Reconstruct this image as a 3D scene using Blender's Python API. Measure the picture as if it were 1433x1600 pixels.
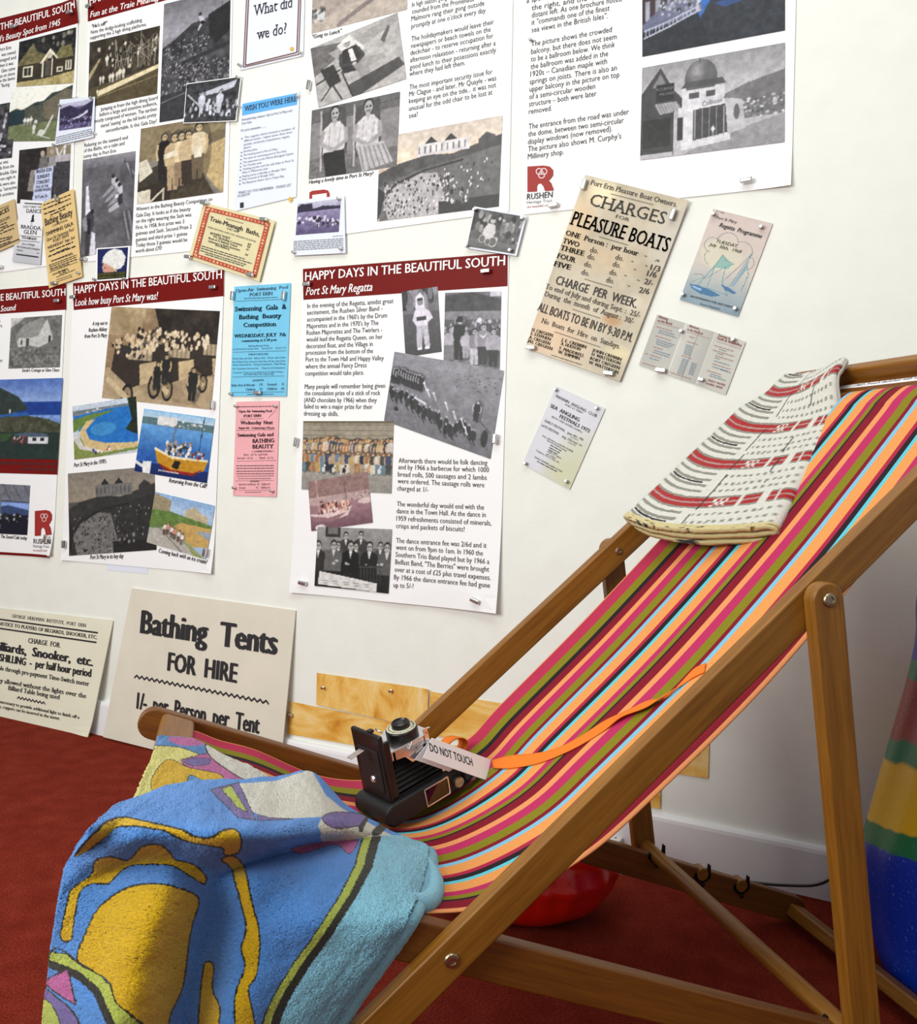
import bpy, math, random
import numpy as np
from mathutils import Matrix, Vector

for _o in list(bpy.data.objects):
    bpy.data.objects.remove(_o, do_unlink=True)
SC = bpy.context.scene
COL = SC.collection
RNG = np.random.RandomState(7)
random.seed(7)

# ------------------------------------------------------------------ camera
FPX, CX, CY = 1450.0, 716.5, 800.0            # focal length in pixels of a 1433 x 1600 picture
CAM_POS = np.array([0.0, -2.0, 0.848])
XW = np.array([0.88788972, 0.05201555, -0.45710637])   # world axes seen from the camera (right, down, forward)
YW = np.array([0.45880258, -0.02681001, 0.88813367])
ZW = np.array([0.03394174, -0.99828633, -0.04766921])
RWC = np.stack([XW, YW, ZW])
cam_d = bpy.data.cameras.new('camera')
cam_d.sensor_fit = 'VERTICAL'; cam_d.sensor_height = 36.0
cam_d.lens = 36.0 * FPX / 1600.0
cam_d.clip_start = 0.05
cam = bpy.data.objects.new('camera', cam_d); COL.objects.link(cam)
M = Matrix.Identity(4)
for r in range(3):
    M[r][0] = RWC[r][0]; M[r][1] = -RWC[r][1]; M[r][2] = -RWC[r][2]; M[r][3] = CAM_POS[r]
cam.matrix_world = M
SC.camera = cam

# ------------------------------------------------------------------ light
world = bpy.data.worlds.new('world'); SC.world = world; world.use_nodes = True
bg = world.node_tree.nodes['Background']
bg.inputs['Color'].default_value = (0.93, 0.97, 1.0, 1); bg.inputs['Strength'].default_value = 0.47

def area_light(name, loc, target, size, size_y, power, color=(1, 1, 1)):
    d = bpy.data.lights.new(name, 'AREA'); d.shape = 'RECTANGLE'; d.size = size; d.size_y = size_y
    d.energy = power; d.color = color
    o = bpy.data.objects.new(name, d); COL.objects.link(o); o.location = loc
    o.rotation_euler = (Vector(target) - Vector(loc)).to_track_quat('-Z', 'Y').to_euler()
    return o
area_light('window_daylight', (-1.9, -3.4, 1.75), (-0.9, 0.0, 0.9), 1.9, 1.3, 97, (0.985, 1.0, 0.955))
area_light('ceiling_panel_lamp', (-0.7, -1.55, 3.1), (-0.6, -0.5, 0.0), 2.6, 1.2, 36, (0.985, 1.0, 0.95))

SC.view_settings.view_transform = 'Standard'
SC.view_settings.look = 'None'
SC.view_settings.gamma = 1.0
SC.view_settings.use_curve_mapping = False
SC.view_settings.exposure = -0.22

# ------------------------------------------------------------------ helpers
def lin(c):
    c = np.asarray(c, float)
    return np.where(c <= 0.04045, c / 12.92, ((c + 0.055) / 1.055) ** 2.4)

def rgb(r, g, b):
    v = lin(np.array([r, g, b]) / 255.0)
    return (float(v[0]), float(v[1]), float(v[2]), 1.0)

class NT:
    def __init__(s, name):
        s.m = bpy.data.materials.new(name); s.m.use_nodes = True
        s.t = s.m.node_tree; s.b = s.t.nodes['Principled BSDF']
    def n(s, kind, **kw):
        nd = s.t.nodes.new(kind)
        for k, v in kw.items():
            if k in nd.inputs.keys(): nd.inputs[k].default_value = v
            else: setattr(nd, k, v)
        return nd
    def l(s, a, b): s.t.links.new(a, b)
    def ramp(s, fac, stops):
        r = s.t.nodes.new('ShaderNodeValToRGB'); e = r.color_ramp.elements
        while len(e) < len(stops): e.new(0.5)
        for el, (p, c) in zip(e, stops): el.position = p; el.color = c
        s.l(fac, r.inputs['Fac']); return r
    def bump(s, height, strength=0.3, dist=0.002):
        b = s.n('ShaderNodeBump'); b.inputs['Strength'].default_value = strength; b.inputs['Distance'].default_value = dist
        s.l(height, b.inputs['Height']); s.l(b.outputs['Normal'], s.b.inputs['Normal'])

def plain(name, c, rough=0.5, metal=0.0, spec=0.5, noise=0.0, scale=40.0, bump=0.0):
    t = NT(name); t.b.inputs['Roughness'].default_value = rough; t.b.inputs['Metallic'].default_value = metal
    t.b.inputs['Specular IOR Level'].default_value = spec
    nz = t.n('ShaderNodeTexNoise', Scale=scale, Detail=5.0)
    tc = t.n('ShaderNodeTexCoord'); t.l(tc.outputs['Object'], nz.inputs['Vector'])
    k = 1 - noise
    r = t.ramp(nz.outputs['Fac'], [(0.3, (c[0] * k, c[1] * k, c[2] * k, 1)), (0.7, (min(1, c[0] * (1 + noise)), min(1, c[1] * (1 + noise)), min(1, c[2] * (1 + noise)), 1))])
    t.l(r.outputs['Color'], t.b.inputs['Base Color'])
    if bump: t.bump(nz.outputs['Fac'], bump, 0.001)
    return t.m

def wood(name, c0, c1, scale=1.0, rough=0.42):
    t = NT(name); tc = t.n('ShaderNodeTexCoord')
    mp = t.n('ShaderNodeMapping'); mp.inputs['Scale'].default_value = (4 * scale, 60 * scale, 60 * scale)
    t.l(tc.outputs['Object'], mp.inputs['Vector'])
    nz = t.n('ShaderNodeTexNoise', Scale=1.6, Detail=8.0, Roughness=0.65, Distortion=0.5); t.l(mp.outputs['Vector'], nz.inputs['Vector'])
    mp2 = t.n('ShaderNodeMapping'); mp2.inputs['Scale'].default_value = (14 * scale, 330 * scale, 330 * scale)
    t.l(tc.outputs['Object'], mp2.inputs['Vector'])
    n2 = t.n('ShaderNodeTexNoise', Scale=1.0, Detail=3.0); t.l(mp2.outputs['Vector'], n2.inputs['Vector'])
    mx = t.n('ShaderNodeMath', operation='MULTIPLY_ADD'); t.l(n2.outputs['Fac'], mx.inputs[0]); mx.inputs[1].default_value = 0.35; t.l(nz.outputs['Fac'], mx.inputs[2])
    r = t.ramp(mx.outputs[0], [(0.42, c0), (0.85, c1)])
    t.l(r.outputs['Color'], t.b.inputs['Base Color']); t.b.inputs['Roughness'].default_value = rough
    t.bump(mx.outputs[0], 0.12, 0.0008)
    return t.m

def attr_mat(name, rough=0.5, fuzz=0.0, fscale=900.0, spec=0.4, grain=0.0, gscale=600.0, sheen=0.0):
    t = NT(name); a = t.n('ShaderNodeAttribute', attribute_name='Col')
    tc = t.n('ShaderNodeTexCoord')
    src = a.outputs['Color']
    if grain:
        nz = t.n('ShaderNodeTexNoise', Scale=gscale, Detail=3.0); t.l(tc.outputs['Object'], nz.inputs['Vector'])
        r = t.ramp(nz.outputs['Fac'], [(0.3, (1 - grain,) * 3 + (1,)), (0.7, (1, 1, 1, 1))])
        mx = t.n('ShaderNodeMix', data_type='RGBA', blend_type='MULTIPLY'); mx.inputs['Factor'].default_value = 1.0
        t.l(src, mx.inputs[6]); t.l(r.outputs['Color'], mx.inputs[7]); src = mx.outputs[2]
    t.l(src, t.b.inputs['Base Color'])
    t.b.inputs['Roughness'].default_value = rough; t.b.inputs['Specular IOR Level'].default_value = spec
    if sheen: t.b.inputs['Sheen Weight'].default_value = sheen
    if fuzz:
        nz2 = t.n('ShaderNodeTexNoise', Scale=fscale, Detail=5.0, Roughness=0.75); t.l(tc.outputs['Object'], nz2.inputs['Vector'])
        t.bump(nz2.outputs['Fac'], fuzz, 0.003)
    return t.m

def mesh_obj(name, verts, faces, mat, parent=None, smooth=False, col=None, cdomain='POINT'):
    me = bpy.data.meshes.new(name)
    v = np.asarray(verts, float)
    me.from_pydata([tuple(p) for p in v], [], [tuple(f) for f in faces])
    if mat is not None: me.materials.append(mat)
    if smooth: me.polygons.foreach_set('use_smooth', [True] * len(me.polygons))
    if col is not None:
        at = me.color_attributes.new('Col', 'FLOAT_COLOR', cdomain)
        c = np.ones((len(col), 4)); c[:, :3] = lin(col)
        at.data.foreach_set('color', c.ravel())
    me.update()
    o = bpy.data.objects.new(name, me); COL.objects.link(o)
    if parent is not None: o.parent = parent
    return o

def thing(name, label, cat, loc=(0, 0, 0), group=None):
    o = bpy.data.objects.new(name, None); COL.objects.link(o); o.location = loc; o.empty_display_size = 0.05
    return tag(o, label, cat, group)
def tag(o, label, cat, group=None):
    o['label'] = label; o['category'] = cat
    if group: o['group'] = group
    return o
def structure(o):
    o['kind'] = 'structure'; return o

class MB:
    """collects simple shapes into one mesh"""
    def __init__(s): s.v = []; s.f = []
    def add(s, v, f):
        b = len(s.v); s.v += [tuple(p) for p in v]; s.f += [tuple(b + i for i in q) for q in f]
    def box(s, lo, hi, M=None):
        x0, y0, z0 = lo; x1, y1, z1 = hi
        v = [(x0, y0, z0), (x1, y0, z0), (x1, y1, z0), (x0, y1, z0), (x0, y0, z1), (x1, y0, z1), (x1, y1, z1), (x0, y1, z1)]
        if M is not None: v = [tuple(M @ Vector(p)) for p in v]
        s.add(v, [(0, 3, 2, 1), (4, 5, 6, 7), (0, 1, 5, 4), (1, 2, 6, 5), (2, 3, 7, 6), (3, 0, 4, 7)])
    def prism(s, pts, axis, a, b):
        """outline pts in the two other axes, extruded along axis from a to b"""
        def mk(p, h):
            q = list(p); q.insert(axis, h); return tuple(q)
        n = len(pts); v = [mk(p, a) for p in pts] + [mk(p, b) for p in pts]
        s.add(v, [tuple(range(n))[::-1], tuple(range(n, 2 * n))] + [(i, (i + 1) % n, n + (i + 1) % n, n + i) for i in range(n)])
    def lathe(s, prof, c=(0, 0, 0), ax=(0, 0, 1), n=20, squash=1.0):
        ax = Vector(ax).normalized(); q = Vector((0, 0, 1)).rotation_difference(ax); v = []; f = []
        for (r, h) in prof:
            for i in range(n):
                a = 2 * math.pi * i / n
                v.append(tuple(Vector(c) + q @ Vector((r * math.cos(a), r * squash * math.sin(a), h))))
        m = len(prof)
        for j in range(m - 1):
            for i in range(n):
                f.append((j * n + i, j * n + (i + 1) % n, (j + 1) * n + (i + 1) % n, (j + 1) * n + i))
        f.append(tuple(range(n))[::-1]); f.append(tuple((m - 1) * n + i for i in range(n)))
        s.add(v, f)
    def tube(s, pts, r, n=8):
        P = [Vector(p) for p in pts]; v = []; f = []
        up = Vector((0.3, 0.2, 1)).normalized()
        for i, p in enumerate(P):
            d = (P[min(i + 1, len(P) - 1)] - P[max(i - 1, 0)]).normalized()
            a = d.cross(up).normalized(); b = a.cross(d)
            for k in range(n):
                t = 2 * math.pi * k / n; v.append(tuple(p + a * (r * math.cos(t)) + b * (r * math.sin(t))))
        for i in range(len(P) - 1):
            for k in range(n): f.append((i * n + k, i * n + (k + 1) % n, (i + 1) * n + (k + 1) % n, (i + 1) * n + k))
        f.append(tuple(range(n))[::-1]); f.append(tuple((len(P) - 1) * n + k for k in range(n)))
        s.add(v, f)
    def build(s, name, mat, parent=None, smooth=False, bevel=0.0, seg=2, M=None):
        o = mesh_obj(name, s.v, s.f, mat, parent, smooth)
        if bevel:
            md = o.modifiers.new('bevel', 'BEVEL'); md.width = bevel; md.segments = seg; md.limit_method = 'ANGLE'; md.angle_limit = math.radians(40)
            for p in o.data.polygons: p.use_smooth = True
            wn = o.modifiers.new('wn', 'WEIGHTED_NORMAL'); wn.keep_sharp = True
        if M is not None: o.matrix_local = M
        return o

def grid_faces(nu, nv):
    """grid of nu x nv vertices, index j*nu+i"""
    i, j = np.meshgrid(np.arange(nu - 1), np.arange(nv - 1)); b = (j * nu + i).ravel()
    return np.stack([b, b + 1, b + nu + 1, b + nu], 1)

def cr(P, t):
    """Catmull-Rom through the rows of P at parameter 0..1"""
    P = np.asarray(P, float); n = len(P); x = np.clip(np.asarray(t, float), 0, 1) * (n - 1)
    i = np.minimum(x.astype(int), n - 2); u = (x - i)[..., None]
    p0 = P[np.maximum(i - 1, 0)]; p1 = P[i]; p2 = P[i + 1]; p3 = P[np.minimum(i + 2, n - 1)]
    return 0.5 * (2 * p1 + (p2 - p0) * u + (2 * p0 - 5 * p1 + 4 * p2 - p3) * u ** 2 + (3 * p1 - p0 - 3 * p2 + p3) * u ** 3)

def value_noise(h, w, cells, seed):
    r = np.random.RandomState(seed); cy = max(2, int(cells * h / max(h, w)) + 2); cx = max(2, int(cells * w / max(h, w)) + 2)
    g = r.rand(cy + 1, cx + 1); y = np.linspace(0, cy - 1e-6, h); x = np.linspace(0, cx - 1e-6, w)
    yi = y.astype(int); xi = x.astype(int); fy = (y - yi)[:, None]; fx = (x - xi)[None]
    fy = fy * fy * (3 - 2 * fy); fx = fx * fx * (3 - 2 * fx)
    a = g[yi][:, xi]; b = g[yi][:, xi + 1]; c = g[yi + 1][:, xi]; d = g[yi + 1][:, xi + 1]
    return (a * (1 - fx) + b * fx) * (1 - fy) + (c * (1 - fx) + d * fx) * fy
def fbm(h, w, cells, seed, octs=4):
    o = 0; a = 1; s = 0
    for k in range(octs): o = o + a * value_noise(h, w, cells * 2 ** k, seed + 31 * k); s += a; a *= 0.6
    return o / s

# geometry of sight: a picture coordinate turned into a point on a real plane of the room
def ray(u, v): return RWC @ np.array([(u - CX) / FPX, (v - CY) / FPX, 1.0])
class Plane:
    def __init__(s, p0, nrm, ex):
        s.p0 = np.array(p0, float); s.n = np.array(nrm, float) / np.linalg.norm(nrm)     # n points to the viewer
        s.ex = np.array(ex, float); s.ex /= np.linalg.norm(s.ex); s.ey = np.cross(s.n, s.ex)
    def at(s, u, v):
        r = ray(u, v); t = np.dot(s.p0 - CAM_POS, s.n) / np.dot(r, s.n); q = CAM_POS + t * r - s.p0
        return np.array([np.dot(q, s.ex), np.dot(q, s.ey)])
    def to3(s, ab, off=0.0):
        ab = np.asarray(ab, float); return s.p0 + ab[..., :1] * s.ex + ab[..., 1:2] * s.ey + (np.asarray(off)[..., None] if np.ndim(off) else off) * s.n
WALL = Plane((0, 0, 0), (0, -1, 0), (1, 0, 0))
def wall_at(u, v, off=0.0):
    return WALL.to3(WALL.at(u, v), off)
def floor_at(u, v, z=0.0):
    r = ray(u, v); return CAM_POS + r * ((z - CAM_POS[2]) / r[2])
def project(P):
    c = (np.asarray(P, float) - CAM_POS) @ RWC
    return np.stack([CX + FPX * c[..., 0] / c[..., 2], CY + FPX * c[..., 1] / c[..., 2]], -1)

# ------------------------------------------------------------------ materials
M_WALL = None
def make_wall_mat():
    t = NT('painted_wall'); tc = t.n('ShaderNodeTexCoord')
    nz = t.n('ShaderNodeTexNoise', Scale=150.0, Detail=4.0); t.l(tc.outputs['Object'], nz.inputs['Vector'])
    n2 = t.n('ShaderNodeTexNoise', Scale=14.0, Detail=6.0); t.l(tc.outputs['Object'], n2.inputs['Vector'])
    ad = t.n('ShaderNodeMath', operation='MULTIPLY_ADD'); t.l(n2.outputs['Fac'], ad.inputs[0]); ad.inputs[1].default_value = 2.0; t.l(nz.outputs['Fac'], ad.inputs[2])
    r = t.ramp(n2.outputs['Fac'], [(0.3, rgb(235, 236, 228)), (0.7, rgb(240, 241, 234))])
    t.l(r.outputs['Color'], t.b.inputs['Base Color']); t.b.inputs['Roughness'].default_value = 0.6
    t.bump(ad.outputs[0], 0.25, 0.0012); return t.m
def make_carpet_mat():
    t = NT('red_carpet'); tc = t.n('ShaderNodeTexCoord')
    nz = t.n('ShaderNodeTexNoise', Scale=260.0, Detail=4.0, Roughness=0.7); t.l(tc.outputs['Object'], nz.inputs['Vector'])
    n2 = t.n('ShaderNodeTexNoise', Scale=18.0, Detail=4.0); t.l(tc.outputs['Object'], n2.inputs['Vector'])
    ad = t.n('ShaderNodeMath', operation='MULTIPLY_ADD'); t.l(n2.outputs['Fac'], ad.inputs[0]); ad.inputs[1].default_value = 0.35; t.l(nz.outputs['Fac'], ad.inputs[2])
    r = t.ramp(ad.outputs[0], [(0.42, rgb(92, 26, 17)), (0.68, rgb(134, 44, 30)), (0.92, rgb(164, 70, 52))])
    t.l(r.outputs['Color'], t.b.inputs['Base Color']); t.b.inputs['Roughness'].default_value = 0.95; t.b.inputs['Specular IOR Level'].default_value = 0.05
    t.bump(nz.outputs['Fac'], 0.9, 0.006); return t.m
def flat(name, c, rough=0.5):
    t = NT(name); t.b.inputs['Base Color'].default_value = c; t.b.inputs['Roughness'].default_value = rough; return t.m
M_PAPER = plain('white_paper', rgb(246, 246, 247), 0.45, noise=0.01, scale=8)
M_PAPERB = plain('pale_blue_paper', rgb(226, 232, 246), 0.5, noise=0.01, scale=8)
M_PRINT = attr_mat('printed_ink', 0.42, spec=0.35)
M_BLACK = flat('black_ink', rgb(32, 30, 34), 0.6)
M_GREY = flat('grey_ink', rgb(52, 52, 56), 0.6)
M_LGREY = flat('pale_grey_ink', rgb(120, 120, 126), 0.6)
M_WHITEINK = flat('white_lettering', rgb(250, 250, 250), 0.5)
M_BAND = plain('red_header_print', rgb(114, 10, 5), 0.5, spec=0.15, noise=0.03, scale=12)
M_RED = flat('red_ink', rgb(158, 32, 24), 0.6)
M_BLUEINK = flat('blue_ink', rgb(66, 110, 140), 0.5)
M_STEEL = plain('polished_steel', (0.60, 0.59, 0.57, 1), 0.24, 1.0, noise=0.10, scale=300)
M_WOOD = wood('varnished_beech', rgb(112, 68, 12), rgb(150, 100, 30))
M_WOODD = wood('brown_beech', rgb(94, 50, 10), rgb(126, 76, 20))

# ------------------------------------------------------------------ the room
structure(mesh_obj('floor', [(-7, -4.5, 0), (3, -4.5, 0), (3, 0.05, 0), (-7, 0.05, 0)], [(0, 1, 2, 3)], make_carpet_mat()))
_w = MB(); _w.box((-7, 0.0, -0.02), (3, 0.12, 3.4)); structure(_w.build('wall_back', make_wall_mat()))
_w = MB(); _w.prism([(0.0, 0.0), (-0.016, 0.0), (-0.016, 0.092), (-0.0145, 0.099), (-0.011, 0.1035), (-0.006, 0.105), (0.0, 0.105)], 0, -7, 3)
structure(_w.build('baseboard_back', plain('white_gloss_paint', rgb(238, 238, 240), 0.3, noise=0.01, scale=6), smooth=False))

# ------------------------------------------------------------------ the deckchair
PHI = 0.7245; OX, OY = -0.6433, -0.8907
CH = thing('deckchair', 'wooden deckchair with a sling of red, pink, olive, orange and blue striped canvas', 'deckchair', (OX, OY, 0))
CH.rotation_euler = (0, 0, PHI)
DS = np.array([math.cos(PHI), math.sin(PHI), 0.0]); DT = np.array([-math.sin(PHI), math.cos(PHI), 0.0]); OO = np.array([OX, OY, 0.0])
def L2W(p):
    p = np.asarray(p, float); return OO + p[..., 0:1] * DS + p[..., 1:2] * DT + p[..., 2:3] * np.array([0, 0, 1.0])
def W2L(q):
    q = np.asarray(q, float) - OO; return np.stack([q @ DS, q @ DT, q[..., 2]], -1)
HA, TH = 0.2538, 0.0221            # half the inner width, thickness of a rail
P2 = np.array([0.0, 0.309]); B2 = np.array([0.4345, 0.7084]); Q2 = np.array([0.524, 0.1559])
F2 = np.array([-0.3689, 0.4346]); R2 = np.array([0.8343, 0.0234])
E1 = (B2 - P2) / np.linalg.norm(B2 - P2); N1 = np.array([-E1[1], E1[0]])
def on_back(l, t, n=0.0):                     # along the long rail, across, off the rail's middle plane
    q = P2 + E1 * l + N1 * n; return (q[0], t, q[1])

def rail(name, a, b, tc, height, thick, mat, round_a=True, round_b=True, parent=CH):
    """a flat rail in the side plane from a to b (s,z), its middle at t=tc, with rounded ends"""
    a = np.array(a, float); b = np.array(b, float); d = b - a; L = np.linalg.norm(d); ang = math.atan2(d[1], d[0]); h = height / 2
    pts = []
    if round_b: pts += [(L - h + h * math.cos(x), h * math.sin(x)) for x in np.linspace(-math.pi / 2, math.pi / 2, 13)]
    else: pts += [(L, -h), (L, h)]
    if round_a: pts += [(h + h * math.cos(x), h * math.sin(x)) for x in np.linspace(math.pi / 2, 3 * math.pi / 2, 13)]
    else: pts += [(0, h), (0, -h)]
    m = MB(); m.prism(pts, 1, -thick / 2, thick / 2)
    Mx = Matrix.Translation((a[0], tc, a[1])) @ Matrix.Rotation(-ang, 4, 'Y')
    return m.build(name, mat, parent, bevel=0.003, seg=2, M=Mx)
def crossbar(name, s, z, t0, t1, w, h, pitch, mat, bev=0.004):
    """a bar across the chair; w along the slope, h thick"""
    m = MB(); m.box((0, -w / 2, -h / 2), (t1 - t0, w / 2, h / 2))
    Mx = Matrix.Translation((s, t0, z)) @ Matrix.Rotation(pitch, 4, 'Y') @ Matrix.Rotation(math.pi / 2, 4, 'Z')
    return m.build(name, mat, CH, bevel=bev, seg=3, M=Mx)
def under(child, owner):
    child.parent = owner; child.matrix_parent_inverse = owner.matrix_basis.inverted(); return child
def bolt(s, t, z, r, sgn, owner):
    m = MB(); m.lathe([(r, -0.001), (r, 0.0012), (r * 0.86, 0.0026), (r * 0.55, 0.003), (r * 0.5, 0.0012), (0.001, 0.0012)], (s, t, z), (0, sgn, 0), 24)
    return under(m.build('bolt', M_BRONZE, CH, smooth=False), owner)
M_BRONZE = plain('aged_steel_bolt', rgb(170, 155, 130), 0.35, 1.0, noise=0.2, scale=300)

foot = P2 - E1 * 0.452; topl = P2 + E1 * 1.072
SEAT_RAILS = []
for sg in (-1, 1):
    lr = rail('long_rail', foot, topl, sg * (HA + 1.5 * TH), 0.0435, TH, M_WOOD, round_a=False)
    sr = rail('seat_rail', F2 - (R2 - F2) / np.linalg.norm(R2 - F2) * 0.006, R2 + (R2 - F2) / np.linalg.norm(R2 - F2) * 0.006, sg * (HA + 0.5 * TH), 0.0495, TH, M_WOODD)
    SEAT_RAILS.append(sr)
    q = (Q2 - B2) / np.linalg.norm(Q2 - B2)
    pl_ = rail('prop_leg', B2 - q * 0.0205, Q2 + q * 0.0205, sg * (HA + 2.5 * TH + 0.0006), 0.041, TH, M_WOOD)
    # bolts: at the crossing of the rails and at the head of the prop
    for (S, t) in ((P2, sg * (HA + 2 * TH)), (B2, sg * (HA + 3 * TH + 0.0006))):
        bolt(S[0], t, S[1], 0.0085, sg, lr if t * sg < HA + 2.5 * TH else pl_)
    for (S, t) in ((B2, sg * (HA + TH)),):
        bolt(S[0], t, S[1], 0.0065, -sg, lr)
pitch2 = math.atan2(-(R2 - F2)[1], (R2 - F2)[0])
e2 = (R2 - F2) / np.linalg.norm(R2 - F2); n2 = np.array([-e2[1], e2[0]])
fb = F2 + e2 * 0.052 + n2 * 0.0115
crossbar('front_rail', fb[0], fb[1], -HA, HA, 0.052, 0.026, pitch2, M_WOOD, 0.008)
rb = R2 - e2 * 0.020 - n2 * 0.0
crossbar('rear_stretcher', rb[0], rb[1], -HA, HA, 0.030, 0.024, pitch2, M_WOOD)
fs = foot + E1 * 0.05
crossbar('foot_stretcher', fs[0], fs[1], -(HA + TH), HA + TH, 0.04, 0.022, -math.atan2(E1[1], E1[0]), M_WOOD)
# dowel between the props
m = MB(); m.lathe([(0.0115, 0.0), (0.0125, 0.002), (0.0125, 2 * (HA + 2 * TH) - 0.002), (0.0115, 2 * (HA + 2 * TH))], (0, 0, 0), (1, 0, 0), 20)
m.build('prop_dowel', M_WOOD, CH, smooth=True, M=Matrix.Translation((Q2[0], -(HA + 2 * TH), Q2[1])) @ Matrix.Rotation(math.pi / 2, 4, 'Z'))
# head rail with a hand recess
m = MB()
hw = HA + TH - 0.0005
out = [(-hw, -0.055), (-hw, 0.0), (hw, 0.0), (hw, -0.055), (0.165, -0.055), (0.145, -0.042), (0.125, -0.024), (0.105, -0.0185), (-0.105, -0.0185), (-0.125, -0.024), (-0.145, -0.042), (-0.165, -0.055)]
m.prism(out, 2, -0.0195, 0.0195)
hm = Matrix.Translation(on_back(1.070, 0.0)) @ Matrix(((0, E1[0], N1[0], 0), (1, 0, 0, 0), (0, E1[1], N1[1], 0), (0, 0, 0, 1)))
m.build('head_rail', M_WOOD, CH, bevel=0.004, seg=2, M=hm)
m = MB(); m.box((-0.17, -0.058, -0.018), (0.17, -0.014, -0.004)); m.build('head_panel', M_WOODD, CH, M=hm)
crossbar('canvas_bar', *[on_back(0.99, 0, -0.012)[i] for i in (0, 2)], -(HA + TH) + 0.001, HA + TH - 0.001, 0.040, 0.020, -math.atan2(E1[1], E1[0]), M_WOOD, 0.006)
# notches of the seat rails: short pegs with black steel hooks
M_BLKSTEEL = plain('black_steel', rgb(30, 26, 24), 0.35, 0.6, noise=0.1, scale=200)
for sg in (-1, 1):
    for s_ in (Q2[0], 0.618, 0.700):
        z_ = F2[1] + (s_ - F2[0]) / e2[0] * e2[1] + (0.029 if s_ < 0.55 else 0.0175)
        if s_ > Q2[0] + 0.01:
            m = MB(); m.lathe([(0.0105, 0.0), (0.0116, 0.001), (0.0116, 0.024), (0.0105, 0.025)], (s_, sg * (HA - 0.004), z_), (0, sg, 0), 18); under(m.build('notch_peg', M_WOOD, CH, smooth=False), SEAT_RAILS[0 if sg < 0 else 1])
        m = MB()
        for k in (-1, 1):
            pts = [(s_ + k * 0.0125, z_ - 0.010), (s_ + k * 0.0165, z_ - 0.006), (s_ + k * 0.0155, z_ + (0.016 if k > 0 else 0.002)), (s_ + k * 0.0125, z_ + (0.018 if k > 0 else 0.004)), (s_ + k * 0.0112, z_ + 0.001)]
            m.prism(pts if k > 0 else pts[::-1], 1, sg * (HA - 0.003), sg * (HA + 0.004))
        m.prism([(s_ + 0.016 * math.cos(a), z_ + 0.016 * math.sin(a)) for a in np.linspace(math.pi, 2 * math.pi, 9)] + [(s_ + 0.0115 * math.cos(a), z_ + 0.0115 * math.sin(a)) for a in np.linspace(2 * math.pi, math.pi, 9)], 1, sg * (HA - 0.003), sg * (HA + 0.004))
        m.lathe([(0.004, 0), (0.004, 0.002), (0.002, 0.003)], (s_, sg * (HA - 0.003), z_ - 0.019), (0, -sg, 0), 10)
        under(m.build('notch_hook', M_BLKSTEEL, CH), SEAT_RAILS[0 if sg < 0 else 1])

# canvas sling
SK = np.array([(-0.345, 0.396), (-0.322, 0.405), (-0.297, 0.424), (-0.25, 0.406), (-0.194, 0.388), (-0.10, 0.344), (-0.016, 0.331), (0.06, 0.345), (0.153, 0.391), (0.206, 0.445), (0.346, 0.582), (0.498, 0.740), (0.60, 0.848), (0.70, 0.954), (0.716, 0.972), (0.742, 0.992), (0.762, 0.993), (0.776, 0.975), (0.768, 0.955), (0.745, 0.940)])
NK = np.array([(-0.345, 0.396), (-0.322, 0.405), (-0.297, 0.424), (-0.25, 0.406), (-0.194, 0.388), (-0.10, 0.353), (-0.010, 0.339), (0.07, 0.345), (0.172, 0.391), (0.262, 0.462), (0.40, 0.588), (0.530, 0.730), (0.615, 0.836), (0.70, 0.948), (0.716, 0.970), (0.742, 0.992), (0.762, 0.993), (0.776, 0.975), (0.768, 0.955), (0.745, 0.940)])
T_FAR, T_NEAR = 0.2305, -0.249
def sling(k, t):
    """k 0..1 along the canvas, t across"""
    w = np.clip((T_FAR - np.asarray(t)) / (T_FAR - T_NEAR), 0, 1)[..., None]
    q = cr(SK, k) * (1 - w) + cr(NK, k) * w
    sag = 4 * w[..., 0] * (1 - w[..., 0])
    mid = np.exp(-((np.asarray(k) - 0.36) / 0.2) ** 2)
    tb = np.broadcast_to(t, q.shape[:-1])
    dip = 0.014 * np.exp(-((q[..., 0] - 0.055) / 0.11) ** 2 - ((tb - 0.085) / 0.085) ** 2)      # under the weight of the camera
    return np.stack([q[..., 0], tb, q[..., 1] - 0.005 * sag * mid - dip], -1)
_unit = [('dr', 19.5), ('or', 13.5), ('mg', 20.5), ('ol', 20), ('dr', 9), ('lb', 9), ('o2', 24), ('cr', 8.5), ('bk', 11), ('cy', 7.5), ('o2', 21.5), ('mg', 11.5), ('ol', 9.5), ('bk', 4.5)]
STR = {'dr': (134, 20, 40), 'or': (238, 154, 98), 'mg': (192, 48, 98), 'ol': (136, 128, 28), 'lb': (130, 194, 222), 'o2': (238, 158, 88), 'cr': (180, 38, 72), 'bk': (38, 30, 36), 'cy': (98, 202, 218), 'pk': (188, 52, 84)}
_seq = [('or', 3), ('pk', 34), ('ol', 23), ('bk', 12)] + _unit + _unit + _unit
edges = [T_FAR]; cols = []
for nm, wd in _seq:
    nx = edges[-1] - wd / 1000.0
    if nx < T_NEAR: nx = T_NEAR
    if edges[-1] - nx > 1e-4: edges.append(nx); cols.append(STR[nm])
    if nx <= T_NEAR: break
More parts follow.
